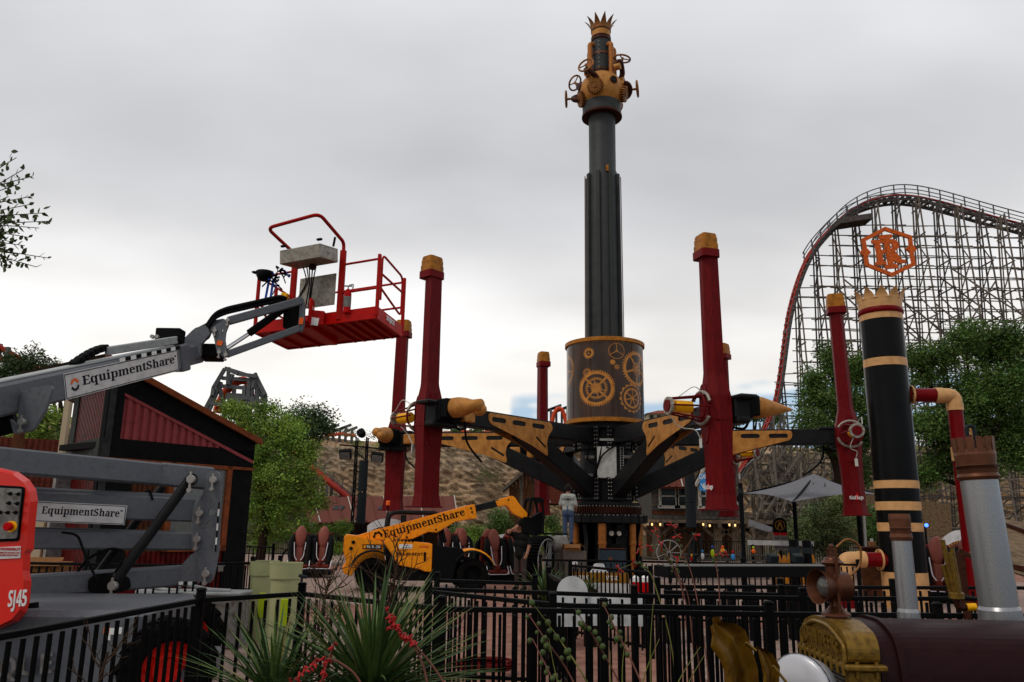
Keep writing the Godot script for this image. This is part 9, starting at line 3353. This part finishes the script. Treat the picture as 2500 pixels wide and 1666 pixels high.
# ---------------------------------------------------------------- people
# bones = [a, b, radius a, radius b, colour]; one smooth surface from the joined capsules (surface nets)
func body_mesh(bones: Array, cell: float, k: float) -> MB:
	var lo = Vector3.ONE * 1e9
	var hi = -lo
	for q in bones:
		for e in 2:
			var m = Vector3.ONE * (q[2 + e] + k + cell * 2.0)
			lo = lo.min(q[e] - m); hi = hi.max(q[e] + m)
	var n = Vector3i(((hi - lo) / cell).ceil()) + Vector3i.ONE
	var f = PackedFloat32Array()
	f.resize(n.x * n.y * n.z)
	f.fill(1.0)
	for q in bones:
		var a: Vector3 = q[0]
		var d: Vector3 = q[1] - q[0]
		var dd = maxf(d.length_squared(), 1e-8)
		var m: float = maxf(q[2], q[3]) + k + cell * 2.0
		var i0 = Vector3i(((q[0].min(q[1]) - Vector3.ONE * m - lo) / cell).floor()).clamp(Vector3i.ZERO, n - Vector3i.ONE)
		var i1 = Vector3i(((q[0].max(q[1]) + Vector3.ONE * m - lo) / cell).ceil()).clamp(Vector3i.ZERO, n - Vector3i.ONE)
		for x in range(i0.x, i1.x + 1):
			for y in range(i0.y, i1.y + 1):
				for z in range(i0.z, i1.z + 1):
					var p = lo + v3(x, y, z) * cell
					var t = clampf((p - a).dot(d) / dd, 0.0, 1.0)
					var v = (p - a - d * t).length() - lerpf(q[2], q[3], t)
					var id = (x * n.y + y) * n.z + z
					var o = f[id]
					var h = clampf(0.5 + 0.5 * (o - v) / k, 0.0, 1.0)
					f[id] = lerpf(o, v, h) - k * h * (1.0 - h)
	var mb = MB.new()
	var at = {}
	var sy = n.z
	var sx = n.y * n.z
	for x in n.x - 1:
		for y in n.y - 1:
			for z in n.z - 1:
				var id = x * sx + y * sy + z
				var s = 0
				for c in 8:
					if f[id + (c & 1) * sx + ((c >> 1) & 1) * sy + (c >> 2)] < 0.0: s += 1
				if s == 0 or s == 8: continue
				var sum = Vector3.ZERO
				var cnt = 0
				for e in [[0, 1], [2, 3], [4, 5], [6, 7], [0, 2], [1, 3], [4, 6], [5, 7], [0, 4], [1, 5], [2, 6], [3, 7]]:
					var va = f[id + (e[0] & 1) * sx + ((e[0] >> 1) & 1) * sy + (e[0] >> 2)]
					var vb = f[id + (e[1] & 1) * sx + ((e[1] >> 1) & 1) * sy + (e[1] >> 2)]
					if (va < 0.0) != (vb < 0.0):
						var t = va / (va - vb)
						sum += v3(e[0] & 1, (e[0] >> 1) & 1, e[0] >> 2).lerp(v3(e[1] & 1, (e[1] >> 1) & 1, e[1] >> 2), t)
						cnt += 1
				var g = v3(f[id + sx] - f[id], f[id + sy] - f[id], f[id + 1] - f[id]).normalized()
				var p = lo + (v3(x, y, z) + sum / cnt) * cell
				var best = 1e9
				for q in bones:
					var d: Vector3 = q[1] - q[0]
					var t = clampf((p - q[0]).dot(d) / maxf(d.length_squared(), 1e-8), 0.0, 1.0)
					var v = (p - q[0] - d * t).length() - lerpf(q[2], q[3], t)
					if v < best: best = v; mb.tint = q[4]
				at[id] = mb.add(p, g)
	for id in at:
		var x: int = id / sx
		var y: int = (id / sy) % n.y
		var z: int = id % n.z
		for ax in 3:
			var st = [sx, sy, 1]
			var u: int = st[(ax + 1) % 3]
			var w: int = st[(ax + 2) % 3]
			var pos = [x, y, z]
			if pos[(ax + 1) % 3] == 0 or pos[(ax + 2) % 3] == 0: continue
			if (f[id] < 0.0) == (f[id + st[ax]] < 0.0): continue
			if not (at.has(id - u) and at.has(id - w) and at.has(id - u - w)): continue
			var q = [at[id], at[id - u], at[id - u - w], at[id - w]]
			if f[id] < 0.0: q.reverse()
			for t in [0, 1, 2, 0, 2, 3]: mb.x.append(q[t])
	return mb
func hand(bones: Array, wrist: Vector3, dir: Vector3, side: Vector3, c: Color) -> void:
	var nrm = dir.cross(side).normalized()
	var palm = wrist + dir * 0.085
	bones.append([wrist, palm, 0.026, 0.03, c])
	for i in 4:
		var s = (i - 1.5) * 0.02
		var a = palm + side * s
		var l: float = [0.07, 0.08, 0.075, 0.058][i]
		bones.append([a, a + dir * l * 0.55 + nrm * 0.008, 0.0095, 0.009, c])
		bones.append([a + dir * l * 0.55 + nrm * 0.008, a + dir * l * 0.9 + nrm * 0.035, 0.009, 0.008, c])
	bones.append([wrist + dir * 0.03 + side * 0.03, wrist + dir * 0.08 + side * 0.062 + nrm * 0.015, 0.011, 0.009, c])
func people() -> void:
	var pm = mat("person_skin_and_cloth", Color(1, 1, 1), 0.85)
	pm.vertex_color_use_as_albedo = true
	var skin = Color(0.32, 0.16, 0.1)
	var hair = Color(0.012, 0.01, 0.009)
	# ---- person in a grey printed T-shirt and jeans, back to us, arms forward at the machine
	var shirt = Color(0.36, 0.37, 0.34)
	var jean = Color(0.055, 0.085, 0.15)
	var d = 24.4
	var feet = P(1387, 1331, d)
	var B = []
	var V = func(x: float, y: float, z: float) -> Vector3: return v3(x, y, z)
	# body faces -z (away); x right
	for s in [-1.0, 1.0]:
		B.append([V.call(s * 0.09, 0.92, 0), V.call(s * 0.095, 0.5, -0.01), 0.092, 0.066, jean])
		B.append([V.call(s * 0.095, 0.5, -0.01), V.call(s * 0.1, 0.1, 0.02), 0.064, 0.05, jean])
		B.append([V.call(s * 0.1, 0.06, 0.03), V.call(s * 0.11, 0.035, -0.16), 0.045, 0.036, hair])
		B.append([V.call(s * 0.075, 0.95, 0.045), V.call(s * 0.075, 0.9, 0.05), 0.085, 0.08, jean])
		B.append([V.call(s * 0.17, 1.42, 0), V.call(s * 0.225, 1.19, -0.01), 0.062, 0.056, shirt])
		B.append([V.call(s * 0.222, 1.21, -0.01), V.call(s * 0.235, 1.12, -0.02), 0.046, 0.042, skin])
		B.append([V.call(s * 0.235, 1.12, -0.02), V.call(s * 0.2, 1.0, -0.22), 0.042, 0.03, skin])
		hand(B, V.call(s * 0.2, 1.0, -0.22), v3(-s * 0.2, -0.1, -0.97).normalized(), v3(-s, 0, 0), skin)
	B.append([V.call(0, 0.96, 0), V.call(0, 1.06, 0), 0.135, 0.13, jean])
	B.append([V.call(-0.05, 1.05, 0), V.call(0.05, 1.05, 0), 0.13, 0.13, shirt])
	B.append([V.call(-0.07, 1.2, 0), V.call(0.07, 1.2, 0), 0.125, 0.125, shirt])
	B.append([V.call(-0.1, 1.38, 0.0), V.call(0.1, 1.38, 0.0), 0.115, 0.115, shirt])
	B.append([V.call(0, 1.46, 0.0), V.call(0, 1.56, -0.02), 0.058, 0.052, skin])
	B.append([V.call(0, 1.63, -0.05), V.call(0, 1.69, -0.04), 0.075, 0.078, skin])
	B.append([V.call(0, 1.68, 0.0), V.call(0, 1.72, -0.03), 0.088, 0.085, hair])
	B.append([V.call(0, 1.63, 0.02), V.call(0, 1.66, 0.02), 0.07, 0.075, hair])
	for s in [-1.0, 1.0]: B.append([V.call(s * 0.083, 1.645, -0.03), V.call(s * 0.086, 1.67, -0.025), 0.014, 0.014, skin])
	B.append([V.call(0, 1.64, -0.125), V.call(0, 1.62, -0.14), 0.012, 0.014, skin])
	var r = thing("person", "person in pale grey printed T-shirt and blue jeans working at the ride base", "person", feet, -0.2, "workers round the ride")
	part(body_mesh(B, 0.016, 0.035), "body", pm, r, true)
	var b = MB.new()
	for i in 16:
		var a = TAU * i / 16
		b.box(v3(cos(a) * 0.095, 1.32 + sin(a) * 0.1, 0.128 - 0.2 * pow(cos(a) * 0.095, 2)), v3(0.016, 0.02, 0.008), Basis(v3(0, 0, 1), a))
	bits(b, "ring_print", M.grey_dark, r)
	for q in [[-0.03, 1.32, 0.4], [0.02, 1.34, -0.5], [0.0, 1.3, 0.1], [0.04, 1.31, 0.9]]:
		b = MB.new()
		b.ball(v3(q[0], q[1], 0.128), v3(0.035, 0.014, 0.006), 8, 5, Basis(v3(0, 0, 1), q[2]))
		part(b, "shirt_print", M.grey_dark, r)
	# work platform that carries them
	var wp = thing("work_platform", "grey steel step platform under the person in jeans", "platform", v3(feet.x, 0, feet.z))
	b = MB.new()
	b.box(v3(0.0, feet.y - 0.02, -0.02), v3(0.6, 0.04, 0.5), Basis(), 0.008)
	part(b, "tread", M.grey_panel, wp)
	for x in [-0.27, 0.27]:
		for z in [-0.22, 0.2]:
			b = MB.new()
			b.bar(v3(x, 0, z), v3(x, feet.y - 0.04, z), 0.05, 0.05)
			part(b, "leg", M.grey_panel, wp)
	# ---- person in black with an arm raised to the cap
	var blk = Color(0.006, 0.006, 0.007)
	var trou = Color(0.045, 0.035, 0.028)
	B = []
	for s in [-1.0, 1.0]:
		B.append([V.call(s * 0.09, 0.88, 0), V.call(s * 0.1, 0.47, 0.02), 0.095, 0.07, trou])
		B.append([V.call(s * 0.1, 0.47, 0.02), V.call(s * 0.11, 0.08, -0.02), 0.068, 0.055, trou])
		B.append([V.call(s * 0.11, 0.05, -0.04), V.call(s * 0.12, 0.035, 0.15), 0.045, 0.038, hair])
	B.append([V.call(0, 0.9, 0), V.call(0, 1.0, 0), 0.15, 0.15, blk])
	B.append([V.call(-0.06, 1.15, 0.01), V.call(0.06, 1.15, 0.01), 0.145, 0.145, blk])
	B.append([V.call(-0.1, 1.33, 0.02), V.call(0.1, 1.33, 0.02), 0.125, 0.125, blk])
	B.append([V.call(0.18, 1.38, 0.02), V.call(0.27, 1.15, 0.02), 0.07, 0.055, blk])
	B.append([V.call(0.27, 1.15, 0.02), V.call(0.24, 0.92, 0.1), 0.046, 0.034, skin])
	hand(B, V.call(0.24, 0.92, 0.1), v3(-0.1, -0.9, 0.4).normalized(), v3(0, 0.4, 0.9).normalized(), skin)
	B.append([V.call(-0.18, 1.38, 0.02), V.call(-0.3, 1.42, 0.16), 0.07, 0.056, blk])
	B.append([V.call(-0.3, 1.42, 0.16), V.call(-0.1, 1.52, 0.24), 0.046, 0.034, skin])
	hand(B, V.call(-0.1, 1.52, 0.24), v3(0.75, 0.6, -0.2).normalized(), v3(0.5, -0.7, 0.3).normalized(), skin)
	B.append([V.call(0, 1.42, 0.03), V.call(0, 1.5, 0.05), 0.058, 0.054, skin])
	B.append([V.call(0, 1.56, 0.07), V.call(0, 1.62, 0.06), 0.072, 0.078, skin])
	B.append([V.call(0, 1.55, 0.15), V.call(0, 1.575, 0.145), 0.014, 0.012, skin])
	B.append([V.call(0, 1.63, 0.05), V.call(0, 1.66, 0.05), 0.09, 0.086, blk])
	B.append([V.call(-0.04, 1.635, 0.15), V.call(0.04, 1.635, 0.15), 0.03, 0.03, blk])
	for s in [-1.0, 1.0]: B.append([V.call(s * 0.08, 1.565, 0.05), V.call(s * 0.083, 1.59, 0.05), 0.013, 0.013, skin])
	var o = on(1272, 21.4)
	r = thing("person", "person in a black T-shirt and cap raising an arm beside the ribbed wheel", "person", o, -0.5, "workers round the ride")
	part(body_mesh(B, 0.016, 0.035), "body", pm, r, true)
func _ready() -> void:
	make_view()
	make_materials()
	ground()
	cliff()
	big_coaster()
	small_coasters()
	buildings()
	trees()
	ride()
	boom_lift()
	cabin()
	telehandler()
	smokestack()
	plaza()
	people()
	tractor()
	fan()
	fences()
	near_plants()
